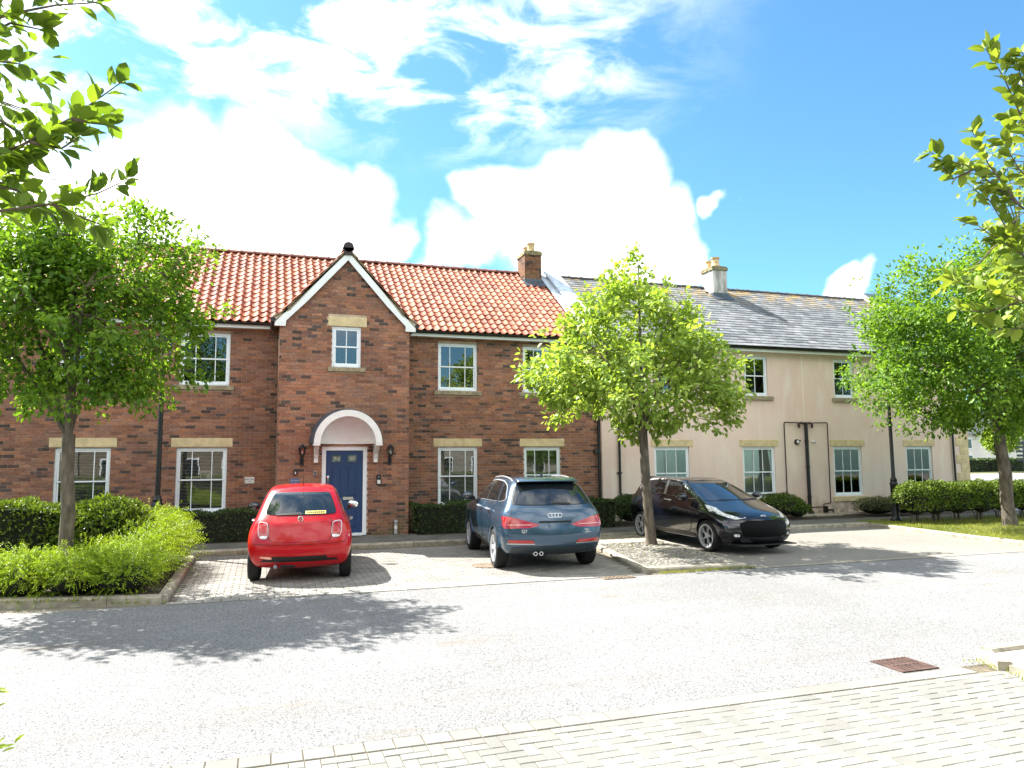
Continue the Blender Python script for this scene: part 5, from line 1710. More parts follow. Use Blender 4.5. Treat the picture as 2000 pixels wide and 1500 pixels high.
# ------------------------------------------------------------------ hedges and shrubs
def shrub(name, label, cat, blobs, n, leaf, mat, seed, group=None, stems=None, flat_top=None, tone=(.1, .9), tpl=LEAF4, core=True, up=.5, single=False):
    """leafy mass filling ellipsoids or boxes ('b', centre, half size)"""
    r_ = np.random.default_rng(seed)
    zmin = min((b[1][2] - b[2][2]) for b in blobs)
    c0 = np.mean([b[1] for b in blobs], axis=0)
    e = empty(name, (c0[0], c0[1], gz(c0[1]) + .09)); tag(e, label, cat, group)
    w = np.array([b[2][0] * b[2][1] + b[2][0] * b[2][2] + b[2][1] * b[2][2] for b in blobs]); w = w / w.sum()
    P, O = [], []
    cnt = (w * n).astype(int)
    cm_ = MB()
    for b, k in zip(blobs, cnt):
        c, q = np.array(b[1], float), np.array(b[2], float)
        if b[0] == 'e':
            d = unit(r_.normal(size=(k, 3))); d[:, 2] = np.where(d[:, 2] < -.3, -d[:, 2], d[:, 2])
            rad = 1 - .30 * r_.random((k, 1)) ** 1.5
            lump = 1 + .07 * np.sin(d[:, :1] * 9 + seed) * np.sin(d[:, 2:3] * 8 + d[:, 1:2] * 7)
            P.append(c + q * d * rad * lump); O.append(unit(d / q))
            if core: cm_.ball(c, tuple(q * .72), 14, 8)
        else:
            # points on the box skin
            A = np.array([q[1] * q[2], q[0] * q[2], q[0] * q[1]]); A = A / A.sum()
            ax = r_.choice(3, k, p=A)
            s = r_.uniform(-1, 1, (k, 3)); sg = np.where(r_.random(k) < .5, -1., 1.)
            sg = np.where(ax == 2, 1.0, sg)
            s[np.arange(k), ax] = sg * (1 - .22 * r_.random(k) ** 1.5)
            s[:, 2] = np.where(np.abs(s[:, 0]) + np.abs(s[:, 2]) > 1.75, s[:, 2] * .92, s[:, 2])
            p = c + q * s
            p[:, 2] += .035 * np.sin(p[:, 0] * 5 + seed) + .02 * np.sin(p[:, 0] * 13)
            p[:, 1] += .03 * np.sin(p[:, 0] * 6.3 + p[:, 2] * 7)
            o = np.zeros((k, 3)); o[np.arange(k), ax] = sg
            P.append(p); O.append(o)
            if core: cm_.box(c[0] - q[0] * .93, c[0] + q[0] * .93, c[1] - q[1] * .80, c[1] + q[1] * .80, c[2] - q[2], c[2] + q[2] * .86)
    P = np.vstack(P); O = np.vstack(O); n = len(P)
    D = unit(O * .8 + r_.normal(size=(n, 3)) * .7 + np.array([0, 0, up]))
    N = unit(O + np.array([0, 0, .7]) + r_.normal(size=(n, 3)) * .6)
    T = r_.uniform(*tone, n)
    hi = (P[:, 2] - P[:, 2].min()) / max(.01, np.ptp(P[:, 2]))
    L = leaf[0] * r_.uniform(.65, 1.25, n); W = leaf[1] * r_.uniform(.7, 1.2, n)
    link('foliage', leaf_mesh('foliage', P, D, N, L, W, T, tpl), MT[mat], e)
    if core: cm_.build('dark_core', MT['leaf_core'], e)
    if stems:
        for (x_, y_, h_) in stems:
            m = MB()
            z0 = gz(y_) + .05
            for k in range(5):
                a = r_.uniform(0, 2 * math.pi); t = r_.uniform(.05, .16)
                m.tube([(x_ + .02 * math.cos(a), y_ + .02 * math.sin(a), z0), (x_ + t * .4 * math.cos(a), y_ + t * .4 * math.sin(a), z0 + h_ * .5), (x_ + t * 1.6 * math.cos(a), y_ + t * 1.6 * math.sin(a), z0 + h_)], [.016, .012, .006], 6)
            m.build('stems', MT['bark'], e)
    return e


MT['leaf_core'] = M_('shrub_core_shade', (.010, .014, .006), .95, var=.4, scale=14)  # near-black solid core, the shade deep among the leaves put into its colour

# clipped box hedges along the brick house
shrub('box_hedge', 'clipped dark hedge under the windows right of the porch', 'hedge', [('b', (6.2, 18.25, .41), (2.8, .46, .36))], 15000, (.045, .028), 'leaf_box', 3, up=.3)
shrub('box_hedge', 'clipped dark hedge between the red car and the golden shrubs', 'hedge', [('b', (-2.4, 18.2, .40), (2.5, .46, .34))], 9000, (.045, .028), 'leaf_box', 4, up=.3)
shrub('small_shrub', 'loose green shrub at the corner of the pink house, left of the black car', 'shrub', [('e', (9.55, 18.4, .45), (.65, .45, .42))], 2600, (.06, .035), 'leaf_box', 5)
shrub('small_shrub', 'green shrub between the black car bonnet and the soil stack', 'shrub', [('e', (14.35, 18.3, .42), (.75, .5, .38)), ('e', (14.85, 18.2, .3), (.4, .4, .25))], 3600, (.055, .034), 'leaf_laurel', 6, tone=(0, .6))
shrub('small_shrub', 'low pale variegated shrub left of the right street lamp', 'shrub', [('e', (18.3, 18.2, .33), (.95, .5, .30))], 3600, (.045, .028), 'leaf_pale', 7) if 'leaf_pale' in MT else None
# big bed on the left
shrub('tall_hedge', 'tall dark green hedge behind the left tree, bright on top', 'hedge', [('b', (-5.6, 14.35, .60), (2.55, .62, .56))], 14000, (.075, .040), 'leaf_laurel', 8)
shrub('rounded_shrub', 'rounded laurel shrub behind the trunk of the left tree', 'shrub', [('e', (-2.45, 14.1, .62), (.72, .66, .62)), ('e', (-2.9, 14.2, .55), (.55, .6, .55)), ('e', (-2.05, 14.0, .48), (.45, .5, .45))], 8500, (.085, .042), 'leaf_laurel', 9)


def shoots(name, label, boxes, n, seed, mat='leaf_gold', leaf=(.032, .018), length=(.18, .40), lean=(0.25, -.12, 1.0), per=16):
    """shrub of arching shoots with small paired leaves"""
    r_ = np.random.default_rng(seed)
    c0 = np.mean([b[0] for b in boxes], axis=0)
    e = empty(name, (c0[0], c0[1], gz(c0[1]) + .09)); tag(e, label, 'shrub', 'golden shrubs in the left bed')
    vol = np.array([b[1][0] * b[1][1] for b in boxes]); vol = vol / vol.sum()
    P, D, N, T = [], [], [], []
    tw = MB()
    cm_ = MB()
    for b, v in zip(boxes, vol):
        c, q = np.array(b[0], float), np.array(b[1], float)
        cm_.ball(c, tuple(q * np.array([.72, .72, .55])), 12, 7)
        for _ in range(int(n * v)):
            d = unit(r_.normal(size=3)); d[2] = abs(d[2]) if r_.random() < .8 else d[2]
            s = c + q * d * r_.uniform(.45, .98)
            dr = unit(np.array(lean) * .9 + d * .8 + r_.normal(size=3) * .35)
            Lg = r_.uniform(*length)
            t = np.linspace(0, 1, per)
            cur = s + dr * Lg * t[:, None] + np.array([0, 0, -.30 * Lg]) * (t[:, None] ** 2)
            tn = unit(dr + np.array([0, 0, -.6]) * t[:, None])
            sd_ = unit(np.cross(tn, r_.normal(size=3)))
            sgn = np.where(np.arange(per) % 2, 1., -1.)[:, None]
            P.append(cur); D.append(unit(sd_ * sgn + tn * .5)); N.append(unit(np.array([0, 0, 1.]) + r_.normal(size=(per, 3)) * .5))
            T.append(np.clip(r_.uniform(.25, .9) + r_.normal(size=per) * .1 + .25 * (t - .5), 0, 1))
    P = np.vstack(P); D = np.vstack(D); N = np.vstack(N); T = np.concatenate(T); k = len(P)
    link('foliage', leaf_mesh('foliage', P, D, N, leaf[0] * r_.uniform(.7, 1.2, k), leaf[1] * r_.uniform(.8, 1.2, k), T, LEAF2, smooth=False), MT[mat], e)
    cm_.build('dark_core', MT['leaf_core'], e)
    return e


LOWB = [((-1.85 - .62 * k, 11.80 + .135 * k + .12, .18), (.54, .42, .34)) for k in range(9)]
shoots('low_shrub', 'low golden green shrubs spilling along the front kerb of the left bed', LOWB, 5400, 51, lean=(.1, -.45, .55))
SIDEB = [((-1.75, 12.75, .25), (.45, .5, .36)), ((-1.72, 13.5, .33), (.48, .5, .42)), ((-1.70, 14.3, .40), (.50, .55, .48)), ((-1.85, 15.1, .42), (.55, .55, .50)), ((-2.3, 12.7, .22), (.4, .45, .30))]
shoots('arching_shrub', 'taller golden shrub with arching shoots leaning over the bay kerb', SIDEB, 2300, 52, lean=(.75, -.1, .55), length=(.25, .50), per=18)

# hedge of single bushes on the right, stems showing
MT['leaf_pale'] = leaf_mat('leaf_pale_shrub', (0.20, 0.22, 0.09), (0.07, 0.09, 0.035), .2)
shrub('small_shrub', 'low pale leaved shrub left of the right street lamp', 'shrub', [('e', (17.7, 18.1, .33), (.85, .5, .30)), ('e', (18.6, 18.0, .36), (.6, .5, .33))], 4200, (.045, .026), 'leaf_pale', 7)
HB = [17.55, 18.35, 19.15, 19.95, 20.8, 21.75, 22.8, 23.9, 25.0]
HN = ['first bush of the clipped hedge, next to the street lamp', 'second bush of the clipped hedge from the street lamp', 'third bush of the clipped hedge from the street lamp', 'fourth bush of the clipped hedge from the street lamp', 'fifth bush of the clipped hedge from the street lamp', 'bush of the clipped hedge just left of the lawn tree trunk', 'bush of the clipped hedge right behind the lawn tree trunk', 'bush of the clipped hedge right of the lawn tree trunk', 'rightmost bush of the clipped hedge at the picture edge']
for i, x_ in enumerate(HB):
    y_ = 15.95
    x_ = x_ * .962
    shrub('hedge_bush', HN[i], 'bush', [('e', (x_, y_, .70 + .03 * math.sin(i * 2.3)), (.66, .46, .44)), ('e', (x_ + .22, y_ + .02, .84), (.34, .36, .26)), ('e', (x_ - .25, y_ - .04, .82), (.32, .36, .27)), ('e', (x_ + .1 * math.sin(i * 5), y_ - .05, .46), (.42, .36, .28)), ('e', (x_ + .38, y_ - .02, .55), (.32, .34, .34))], 5600, (.06, .034), 'leaf_laurel', 60 + i, group='bushes of the clipped hedge on the lawn', stems=[(x_ - .1, y_, .5), (x_ + .12, y_ + .05, .5)], core=True, tone=(.1, 1.0))

# grass on the lawn
def grass(n, poly_fn, seed, h=(.03, .075)):
    r_ = np.random.default_rng(seed)
    P = np.array([poly_fn(r_) for _ in range(n)])
    k = len(P)
    D = unit(np.array([0, 0, 1.]) + r_.normal(size=(k, 3)) * .45)
    N = unit(r_.normal(size=(k, 3)))
    return leaf_mesh('grass', P, D, N, r_.uniform(*h, k), np.full(k, .012), np.clip(r_.normal(.5, .25, k) + .3 * np.sin(P[:, 0] * 1.7) * np.sin(P[:, 1] * 2.1), 0, 1), LEAF2, smooth=False)


def _lawn(r_):
    y_ = r_.uniform(11.8, 16.9); x_ = 15.62 + r_.random() ** 1.3 * 12
    return (x_, y_, gz(y_) + .082)


tag(link('grass', grass(30000, _lawn, 71), MT['grass']), 'short yellow green grass of the lawn on the right', 'grass', kind='stuff')
# moss and weeds along joints and kerbs
def _weed(r_):
    t = r_.random()
    if t < .35: p = (r_.uniform(6.3, 8.2), 11.20 + r_.normal() * .03)
    elif t < .55: p = (-1.2 - r_.uniform(0, 3), 11.33 + .0); p = (p[0], 11.33 + (-1.2 - p[0]) * .22 + r_.normal() * .025)
    elif t < .75: p = (r_.uniform(6.4, 7.9), r_.uniform(12.2, 14.6))
    elif t < .9: p = (6.55 + r_.normal() * .08, r_.uniform(4.6, 5.6))
    else: p = (r_.uniform(-1, 8), 16.26 + r_.normal() * .02)
    return (p[0], p[1], gz(p[1]) + (.06 if 11.5 < p[1] < 15 else .012))


tag(link('weeds', grass(1300, _weed, 72, (.02, .06)), MT['grass']), 'sparse weeds in the kerb joints and the pebble island', 'weeds', kind='stuff')
# sprig of a low plant at the lower left edge
# ------------------------------------------------------------------ cars
def ring(yr, yf, hw, zr, zs, zf, ro=.30, fo=.38, rb=(0, .015, .07), fb=(0, .03, .13), ys=None, taper=(1, 1), rx=(.42, .78, .965), fx=(.965, .78, .42)):
    """one waterline of the half body: 4 points across the tail, 7 along the side, 4 across the nose"""
    p = [(0, yr, zr), (rx[0] * hw * taper[0], yr + rb[1], zr), (rx[1] * hw * taper[0], yr + rb[2], zr), (rx[2] * hw * taper[0], yr + ro * .52, zr)]
    Y = ys if ys is not None else np.linspace(yr + ro, yf - fo, 7)
    Z = zs if isinstance(zs, (list, tuple)) else [zs] * 7
    for i in range(7):
        t = i / 6.0
        w = hw * (taper[0] + (1 - taper[0]) * min(1, t * 4)) if t < .5 else hw * (taper[1] + (1 - taper[1]) * min(1, (1 - t) * 4))
        p.append((w, Y[i], Z[i]))
    p += [(fx[0] * hw * taper[1], yf - fo * .52, zf), (fx[1] * hw * taper[1], yf - fb[2], zf), (fx[2] * hw * taper[1], yf - fb[1], zf), (0, yf, zf)]
    return p


def body_mesh(rings, levels=3, dims=None):
    n = len(rings[0])          # 15
    vs, fs = [], []
    loop = 2 * n - 2
    for r_ in rings:
        for p in r_: vs.append(p)
        for i in range(n - 2, 0, -1): vs.append((-r_[i][0], r_[i][1], r_[i][2]))
    for j in range(len(rings) - 1):
        for k in range(loop):
            a, b = j * loop + k, j * loop + (k + 1) % loop
            fs.append((a, b, b + loop, a + loop))
    for base, flip in ((0, True), ((len(rings) - 1) * loop, False)):
        L = lambda i: base + i
        Rr = lambda i: base + (loop - i) % loop
        for i in range(n - 1):
            q = [L(i), L(i + 1), Rr(i + 1), Rr(i)]
            q2 = []
            for t in q:
                if t not in q2: q2.append(t)
            fs.append(tuple(reversed(q2)) if flip else tuple(q2))
    me = bpy.data.meshes.new('body'); me.from_pydata(vs, [], fs)
    bm = bmesh.new(); bm.from_mesh(me); bmesh.ops.recalc_face_normals(bm, faces=bm.faces); bm.to_mesh(me); bm.free()
    o = bpy.data.objects.new('body', me); COL.objects.link(o)
    md = o.modifiers.new('s', 'SUBSURF'); md.levels = levels; md.render_levels = levels
    dg = bpy.context.evaluated_depsgraph_get()
    out = bpy.data.meshes.new_from_object(o.evaluated_get(dg))
    bpy.data.objects.remove(o)
    if dims:
        co = np.zeros(len(out.vertices) * 3); out.vertices.foreach_get('co', co); co = co.reshape(-1, 3)
        (x, y0, y1, z0, z1) = dims
        co[:, 0] *= x / np.abs(co[:, 0]).max()
        co[:, 1] = y0 + (co[:, 1] - co[:, 1].min()) / np.ptp(co[:, 1]) * (y1 - y0)
        co[:, 2] = z0 + (co[:, 2] - co[:, 2].min()) / np.ptp(co[:, 2]) * (z1 - z0)
        out.vertices.foreach_set('co', co.ravel()); out.update()
    return out


def bvh_of(me):
    return BVHTree.FromPolygons([v.co.copy() for v in me.vertices], [tuple(p.vertices) for p in me.polygons])


def cut_arches(me, axles, r_, hw, inner=.5):
    """wheel arches by boolean difference, evaluated once"""
    o = bpy.data.objects.new('b', me); COL.objects.link(o)
    cs = []
    for y, z in axles:
        for s in (-1, 1):
            m = MB().lathe([(.0005, s * inner * hw), (r_, s * inner * hw), (r_, s * (hw + .2)), (.0005, s * (hw + .2))], 36, (0, y, z), 'x')
            c = bpy.data.objects.new('c', m.mesh('c')); COL.objects.link(c); cs.append(c)
            md = o.modifiers.new('k', 'BOOLEAN'); md.operation = 'DIFFERENCE'; md.object = c; md.solver = 'EXACT'
    dg = bpy.context.evaluated_depsgraph_get()
    out = bpy.data.meshes.new_from_object(o.evaluated_get(dg))
    bpy.data.objects.remove(o)
    for c in cs: bpy.data.objects.remove(c)
    return out


AX = {'rear': ((0, 1, 0), lambda u, v: (u, -6, v)), 'front': ((0, -1, 0), lambda u, v: (u, 6, v)), 'right': ((-1, 0, 0), lambda u, v: (6, u, v)), 'left': ((1, 0, 0), lambda u, v: (-6, u, v)), 'top': ((0, 0, -1), lambda u, v: (u, v, 6))}


def shell(name, bvh, view, poly, mat, parent, off=.006, maxlen=.07, smooth=True, rim=0.012):
    """thin shaped skin over the body: poly in the flat view, dropped onto the surface"""
    d, src = AX[view]; d = Vector(d)
    bm = bmesh.new()
    f = bm.faces.new([bm.verts.new((u, v, 0)) for u, v in poly])
    bmesh.ops.triangulate(bm, faces=[f])
    for _ in range(7):
        ed = [e for e in bm.edges if e.calc_length() > maxlen]
        if not ed: break
        bmesh.ops.subdivide_edges(bm, edges=ed, cuts=1)
        bmesh.ops.triangulate(bm, faces=bm.faces[:])
    edge = {v.index for v in bm.verts if v.is_boundary} if False else None
    bm.verts.index_update()
    last = None; miss = []
    for v in bm.verts:
        h = bvh.ray_cast(Vector(src(v.co.x, v.co.y)), d)
        if h[0] is None: miss.append(v); continue
        v.co = h[0] - d * off
        last = v.co.copy()
    if miss: bmesh.ops.delete(bm, geom=miss, context='VERTS')
    # short rim back to the body so that the skin has an edge
    be = [e for e in bm.edges if e.is_boundary]
    if be and rim:
        ex = bmesh.ops.extrude_edge_only(bm, edges=be)
        for v in [g for g in ex['geom'] if isinstance(g, bmesh.types.BMVert)]: v.co += d * (off + rim)
    bmesh.ops.recalc_face_normals(bm, faces=bm.faces)
    c = Vector((0, 0, 0)); k = 0
    me = bpy.data.meshes.new(name); bm.to_mesh(me); bm.free()
    if smooth:
        me.polygons.foreach_set('use_smooth', [True] * len(me.polygons)); me.set_sharp_from_angle(angle=R(40))
    return link(name, me, mat, parent, world=False)


def mir(poly):
    return [(-u, v) for u, v in reversed(poly)]


def rounded(poly, n=3, t=.22):
    """soften polygon corners"""
    for _ in range(n):
        out = []
        for i in range(len(poly)):
            a, b = poly[i], poly[(i + 1) % len(poly)]
            out += [(a[0] + (b[0] - a[0]) * t, a[1] + (b[1] - a[1]) * t), (b[0] + (a[0] - b[0]) * t, b[1] + (a[1] - b[1]) * t)]
        poly = out
    return poly


def paint(name, color, metal=.35, rough=.28, coat=1.0):
    m, t, b = nodes(name)
    b.inputs['Base Color'].default_value = (*color, 1); b.inputs['Metallic'].default_value = metal; b.inputs['Roughness'].default_value = rough
    b.inputs['Coat Weight'].default_value = coat; b.inputs['Coat Roughness'].default_value = .03
    if coat < 1: b.inputs['Specular IOR Level'].default_value = .25
    n = noise(t, 900, 1, .5)
    bump(t, b, n, .02, .001)
    return m


MT['carglass'] = M_('car_glass', (.010, .013, .015), .02, var=0, spec=.9, coat=.6)
MT['tyre'] = M_('tyre', (.006, .006, .0065), .85, var=.25, scale=20, bmp=.2)
MT['alloy'] = M_('alloy', (.46, .47, .49), .30, metal=.3, var=.05)
MT['darkalloy'] = M_('dark_alloy', (.05, .05, .055), .4, metal=.6, var=.1)
MT['trim'] = M_('black_trim', (.004, .004, .0045), .5, var=.1)
MT['gap'] = M_('panel_gap', (.004, .004, .004), .8, var=0)
MT['redlens'] = M_('red_lens', (.36, .004, .006), .10, var=.15, scale=30, coat=1)
MT['clearlens'] = M_('clear_lens', (.75, .77, .80), .10, metal=.1, var=.5, scale=26, coat=1)
MT['amber'] = M_('pale_lens', (.75, .38, .30), .12, var=.2, scale=40, coat=1)
MT['satin'] = M_('satin_strip', (.55, .56, .58), .3, metal=.7, var=0)


def wheel(parent, x, y, z, r_, w, rim_r, side, spokes, style, rimmat='alloy'):
    """a wheel in car coordinates; side +1 faces +x"""
    e = empty('wheel', (x, y, z)); e.parent = parent
    h = w / 2
    s = side
    t = MB().lathe([(rim_r, -h * .8), (rim_r + .02, -h), (r_ - .03, -h), (r_ - .006, -h * .82), (r_, -h * .5), (r_, h * .5), (r_ - .006, h * .82), (r_ - .03, h), (rim_r + .02, h), (rim_r, h * .8)], 40, (0, 0, 0), 'x')
    t.build('tyre', MT['tyre'], e, smooth=True, world=False)
    for k in range(-2, 3):
        MB().lathe([(r_ + .0015, k * w * .14 - .004), (r_ + .0015, k * w * .14 + .004)], 40, (0, 0, 0), 'x').build('groove', MT['gap'], e, world=False)
    m = MB().lathe([(rim_r + .004, s * h * .9), (rim_r + .006, s * h * .97), (rim_r - .022, s * h * .92), (rim_r - .03, s * h * .3), (rim_r - .03, -s * h * .8)], 36, (0, 0, 0), 'x')
    n0 = len(m.v)
    for k in range(spokes):
        a = 2 * math.pi * k / spokes
        def sp(a0, a1, w0, w1, r0, r1):
            pts = []
            for (aa, rr, ww) in ((a0, r0, w0), (a1, r1, w1)):
                c, q = math.cos(aa), math.sin(aa)
                for sg in (-1, 1):
                    pts.append((rr * c - sg * ww * q, rr * q + sg * ww * c))
            xo, xi = s * h * .86, s * h * .45
            x0o = s * h * .74
            V = [(x0o, *pts[0]), (x0o, *pts[1]), (xo, *pts[3]), (xo, *pts[2]), (xi, *pts[0]), (xi, *pts[1]), (xi, *pts[3]), (xi, *pts[2])]
            m.add(V, [(0, 1, 2, 3), (0, 3, 7, 4), (1, 5, 6, 2), (0, 4, 5, 1)])
        if style == 'five':
            sp(a, a - .05, .036, .028, .05, rim_r - .02); sp(a, a + .12, .03, .02, .05, rim_r - .02)
        elif style == 'y':
            sp(a, a, .013, .009, .05, rim_r * .55); sp(a, a + .28, .007, .006, rim_r * .52, rim_r - .015); sp(a, a - .20, .007, .006, rim_r * .52, rim_r - .015)
        else:
            sp(a, a, .03, .02, .05, rim_r - .02)
    m.lathe([(.001, s * h * .80), (.045, s * h * .80), (.062, s * h * .72), (.062, s * h * .4)], 20, (0, 0, 0), 'x')
    m.build('rim', MT[rimmat], e, smooth=True, world=False)
    MB().lathe([(.001, s * h * .30), (rim_r - .028, s * h * .30)], 28, (0, 0, 0), 'x').build('brake_disc', MT['gap'], e, world=False)
    return e


def finish_body(me, root, mat, trimz=None):
    o = link('body', me, mat, root, world=False)
    me.polygons.foreach_set('use_smooth', [True] * len(me.polygons)); me.set_sharp_from_angle(angle=R(32))
    return o


def skin(nm, bvh, view, poly, mat, root, off=.010, gap=.010):
    """painted panel with a dark shut line round it"""
    cx_, cy_ = np.mean([p[0] for p in poly]), np.mean([p[1] for p in poly])
    def grow(g):
        out = []
        for u, v in poly:
            d = math.hypot(u - cx_, v - cy_); out.append((u + (u - cx_) / d * g, v + (v - cy_) / d * g))
        return out
    shell('shut_line', bvh, view, grow(gap), MT['gap'], root, off=.004)
    return shell(nm, bvh, view, poly, mat, root, off=off)


def mirror_part(root, x, y, z, s, cap, size=(.11, .06, .075), gl=None):
    m = MB().ball((x, y, z), size, 14, 9)
    o = m.build('door_mirror', cap, root, smooth='all', world=False)
    a = MB().box(x - s * size[0] * .9 - .02, x - s * size[0] * .9 + .04, y - .02, y + .03, z - .10, z - .02); a.build('mirror_stalk', MT['trim'], o, world=False)
    g = MB().ball((x, y - size[1] * .62, z), (size[0] * .82, size[1] * .42, size[2] * .8), 12, 7); g.build('mirror_glass', gl or MT['carglass'], o, smooth='all', world=False)
    return o


# ---- small red hatchback, seen from behind
def red_car():
    root = empty('small_car', (.71, 14.02, gz(14.02) + .012), (math.atan(SLOPE), 0, R(-4.5)))
    tag(root, 'small red hatchback parked nose in before the blue door', 'car')
    P = paint('red_paint', (.43, .001, .006), .0, .3, .6)
    rings = [ring(-1.56, 1.60, .60, .24, .22, .24, .2, .3), ring(-1.74, 1.74, .76, .30, .27, .30, .34, .40, rb=(0, .03, .11)),
             ring(-1.81, 1.80, .825, .50, .50, .50, .40, .46, rb=(0, .03, .13)), ring(-1.80, 1.77, .84, .66, .68, .64, .40, .48, rb=(0, .03, .13)),
             ring(-1.745, 1.66, .815, .82, .84, .80, .38, .50, rb=(0, .025, .11)), ring(-1.69, 1.42, .775, .93, .93, .93, .36, .55, rb=(0, .02, .10), fb=(0, .04, .16)),
             ring(-1.655, 1.10, .73, .99, .985, 1.0, .34, .42, rb=(0, .02, .08), fb=(0, .05, .17)),
             ring(-1.17, .42, .575, 1.40, [1.42, 1.45, 1.46, 1.46, 1.45, 1.43, 1.41], 1.40, .25, .22, rb=(0, .015, .06), fb=(0, .03, .09)),
             ring(-1.00, .26, .44, 1.485, 1.505, 1.485, .2, .2, rb=(0, .01, .04), fb=(0, .02, .06))]
    me = body_mesh(rings, 3, (.815, -1.785, 1.785, .19, 1.49))
    bv = bvh_of(me)
    ay, az = (-1.17, 1.13), .295
    body = finish_body(cut_arches(me, [(y, az) for y in ay], .335, .82, .55), root, P)
    # glass
    rw_ = rounded([(-.515, 1.045), (.515, 1.045), (.54, 1.10), (.445, 1.36), (.39, 1.38), (-.39, 1.38), (-.445, 1.36), (-.54, 1.10)], 2, .2)
    shell('window_seal', bv, 'rear', [(u * 1.03, (v - 1.19) * 1.05 + 1.19) for u, v in rw_], MT['trim'], root, off=.005)
    glass = shell('rear_window', bv, 'rear', rw_, MT['carglass'], root, off=.010)
    for sd_ in ('left', 'right'):
        w = rounded([(-1.15, 1.03), (.05, 1.0), (.80, 1.0), (.30, 1.37), (-.35, 1.42), (-.85, 1.36)], 2, .18)
        shell('side_window', bv, sd_, w, MT['carglass'], root, off=.008)
        dpoly = [(-.42, .38), (.60, .38), (.76, .62), (.76, .96), (-.38, .97), (-.46, .70)]
        skin('door', bv, sd_, rounded(dpoly, 2, .12), P, root, off=.007, gap=.008)
        s = 1 if sd_ == 'right' else -1
        MB().tube([(s * .80, -.30, .86), (s * .845, -.25, .865), (s * .845, -.13, .87), (s * .80, -.08, .87)], .016, 8).build('door_handle', MT['satin'], root, smooth=True, world=False)
        mirror_part(root, s * .90, .62, 1.06, s, MT['trim'], (.115, .07, .075), MT['carglass'] if s < 0 else MT['chrome'])
        # lights
        tl = rounded([(.505, .93), (.635, .945), (.635, .79), (.60, .705), (.50, .705), (.485, .80)], 2, .18)
        tl = tl if s > 0 else mir(tl)
        shell('lamp_bezel', bv, 'rear', [((u - s * .56) * 1.12 + s * .56, (v - .82) * 1.10 + .82) for u, v in tl], MT['satin'], root, off=.006)
        t_ = shell('tail_light', bv, 'rear', tl, MT['redlens'], root, off=.014)
        inn = [((u - s * .56) * .42 + s * .555, (v - .82) * .5 + .835) for u, v in tl]
        shell('lamp_centre', bv, 'rear', inn, P, root, off=.018)
        cl_ = [(.497, .705), (.60, .705), (.595, .738), (.492, .738)]
        shell('reversing_lens', bv, 'rear', cl_ if s > 0 else mir(cl_), MT['clearlens'], root, off=.019)
        fl = rounded([(.42, .372), (.60, .40), (.60, .425), (.42, .415)], 2, .15)
        shell('fog_light', bv, 'rear', fl if s > 0 else mir(fl), MT['amber'] if s < 0 else MT['redlens'], root, off=.012)
    shell('bumper_seam', bv, 'rear', [(-.70, .612), (-.45, .598), (.45, .598), (.70, .612), (.70, .619), (.45, .605), (-.45, .605), (-.70, .619)], MT['gap'], root, off=.004, rim=0)
    tg = rounded([(-.43, .645), (.43, .645), (.475, .72), (.475, 1.015), (-.475, 1.015), (-.475, .72)], 2, .14)
    gate = skin('tailgate', bv, 'rear', tg, P, root, off=.011, gap=.009)
    shell('bumper_strip', bv, 'rear', [(-.43, .375), (.43, .375), (.41, .42), (-.41, .42)], MT['trim'], root, off=.012)
    shell('bumper_lip', bv, 'rear', [(-.60, .335), (.60, .335), (.56, .372), (-.56, .372)], MT['trim'], root, off=.006)
    # badge, wiper, sticker
    h = bv.ray_cast(Vector((0, -6, .99)), Vector((0, 1, 0)))[0]
    b_ = MB().lathe([(.001, -.004), (.028, -.004), (.03, .0)], 20, (0, h.y - .036, .99), 'y'); b_.build('badge_centre', M_('badge_red', (.35, .01, .02), .3), root, world=False)
    b_ = MB().lathe([(.03, -.006), (.043, -.006), (.046, .004), (.03, .004)], 24, (0, h.y - .036, .99), 'y'); b_.build('badge_ring', MT['chrome'], root, smooth=True, world=False)
    t = link('badge_lettering', text_mesh('FIAT', .024, .001), MT['chrome'], root, world=False); t.location = (0, h.y - .0425, .99); t.rotation_euler = (R(90), 0, 0)
    shell('wiper', bv, 'rear', [(-.38, 1.06), (-.02, 1.09), (.03, 1.065), (.01, 1.05), (-.38, 1.048)], MT['trim'], root, off=.02)
    stk = shell('dealer_sticker', bv, 'rear', [(.07, 1.058), (.39, 1.058), (.39, 1.102), (.07, 1.102)], M_('sticker_yellow', (.72, .60, .18), .5, var=.05), root, off=.013)
    for k in range(9):
        a = .098 + k * .030
        shell('sticker_letter', bv, 'rear', [(a, 1.071), (a + .022, 1.071), (a + .022, 1.091 if k > 3 else 1.085), (a, 1.091 if k > 3 else 1.085)], MT['black'], root, off=.0155, rim=0)
    # number plate recess handle, exhaust, aerial
    MB().tube([(-.36, -1.78, .275), (-.36, -1.6, .275)], .03, 12).build('exhaust', MT['chrome'], root, smooth=True, world=False)
    MB().box(-.30, -.05, -1.70, -1.45, .24, .30).build('silencer', MT['darkalloy'], root, world=False, bevel=.03)
    MB().tube([(0.02, -1.02, 1.475), (.02, -1.13, 1.67)], [.006, .003], 6).build('aerial', MT['black'], root, world=False)
    for y in ay:
        for s in (-1, 1): wheel(root, s * .712, y, az, .293, .185, .205, s, 7, 'five')
    return root


red_car()


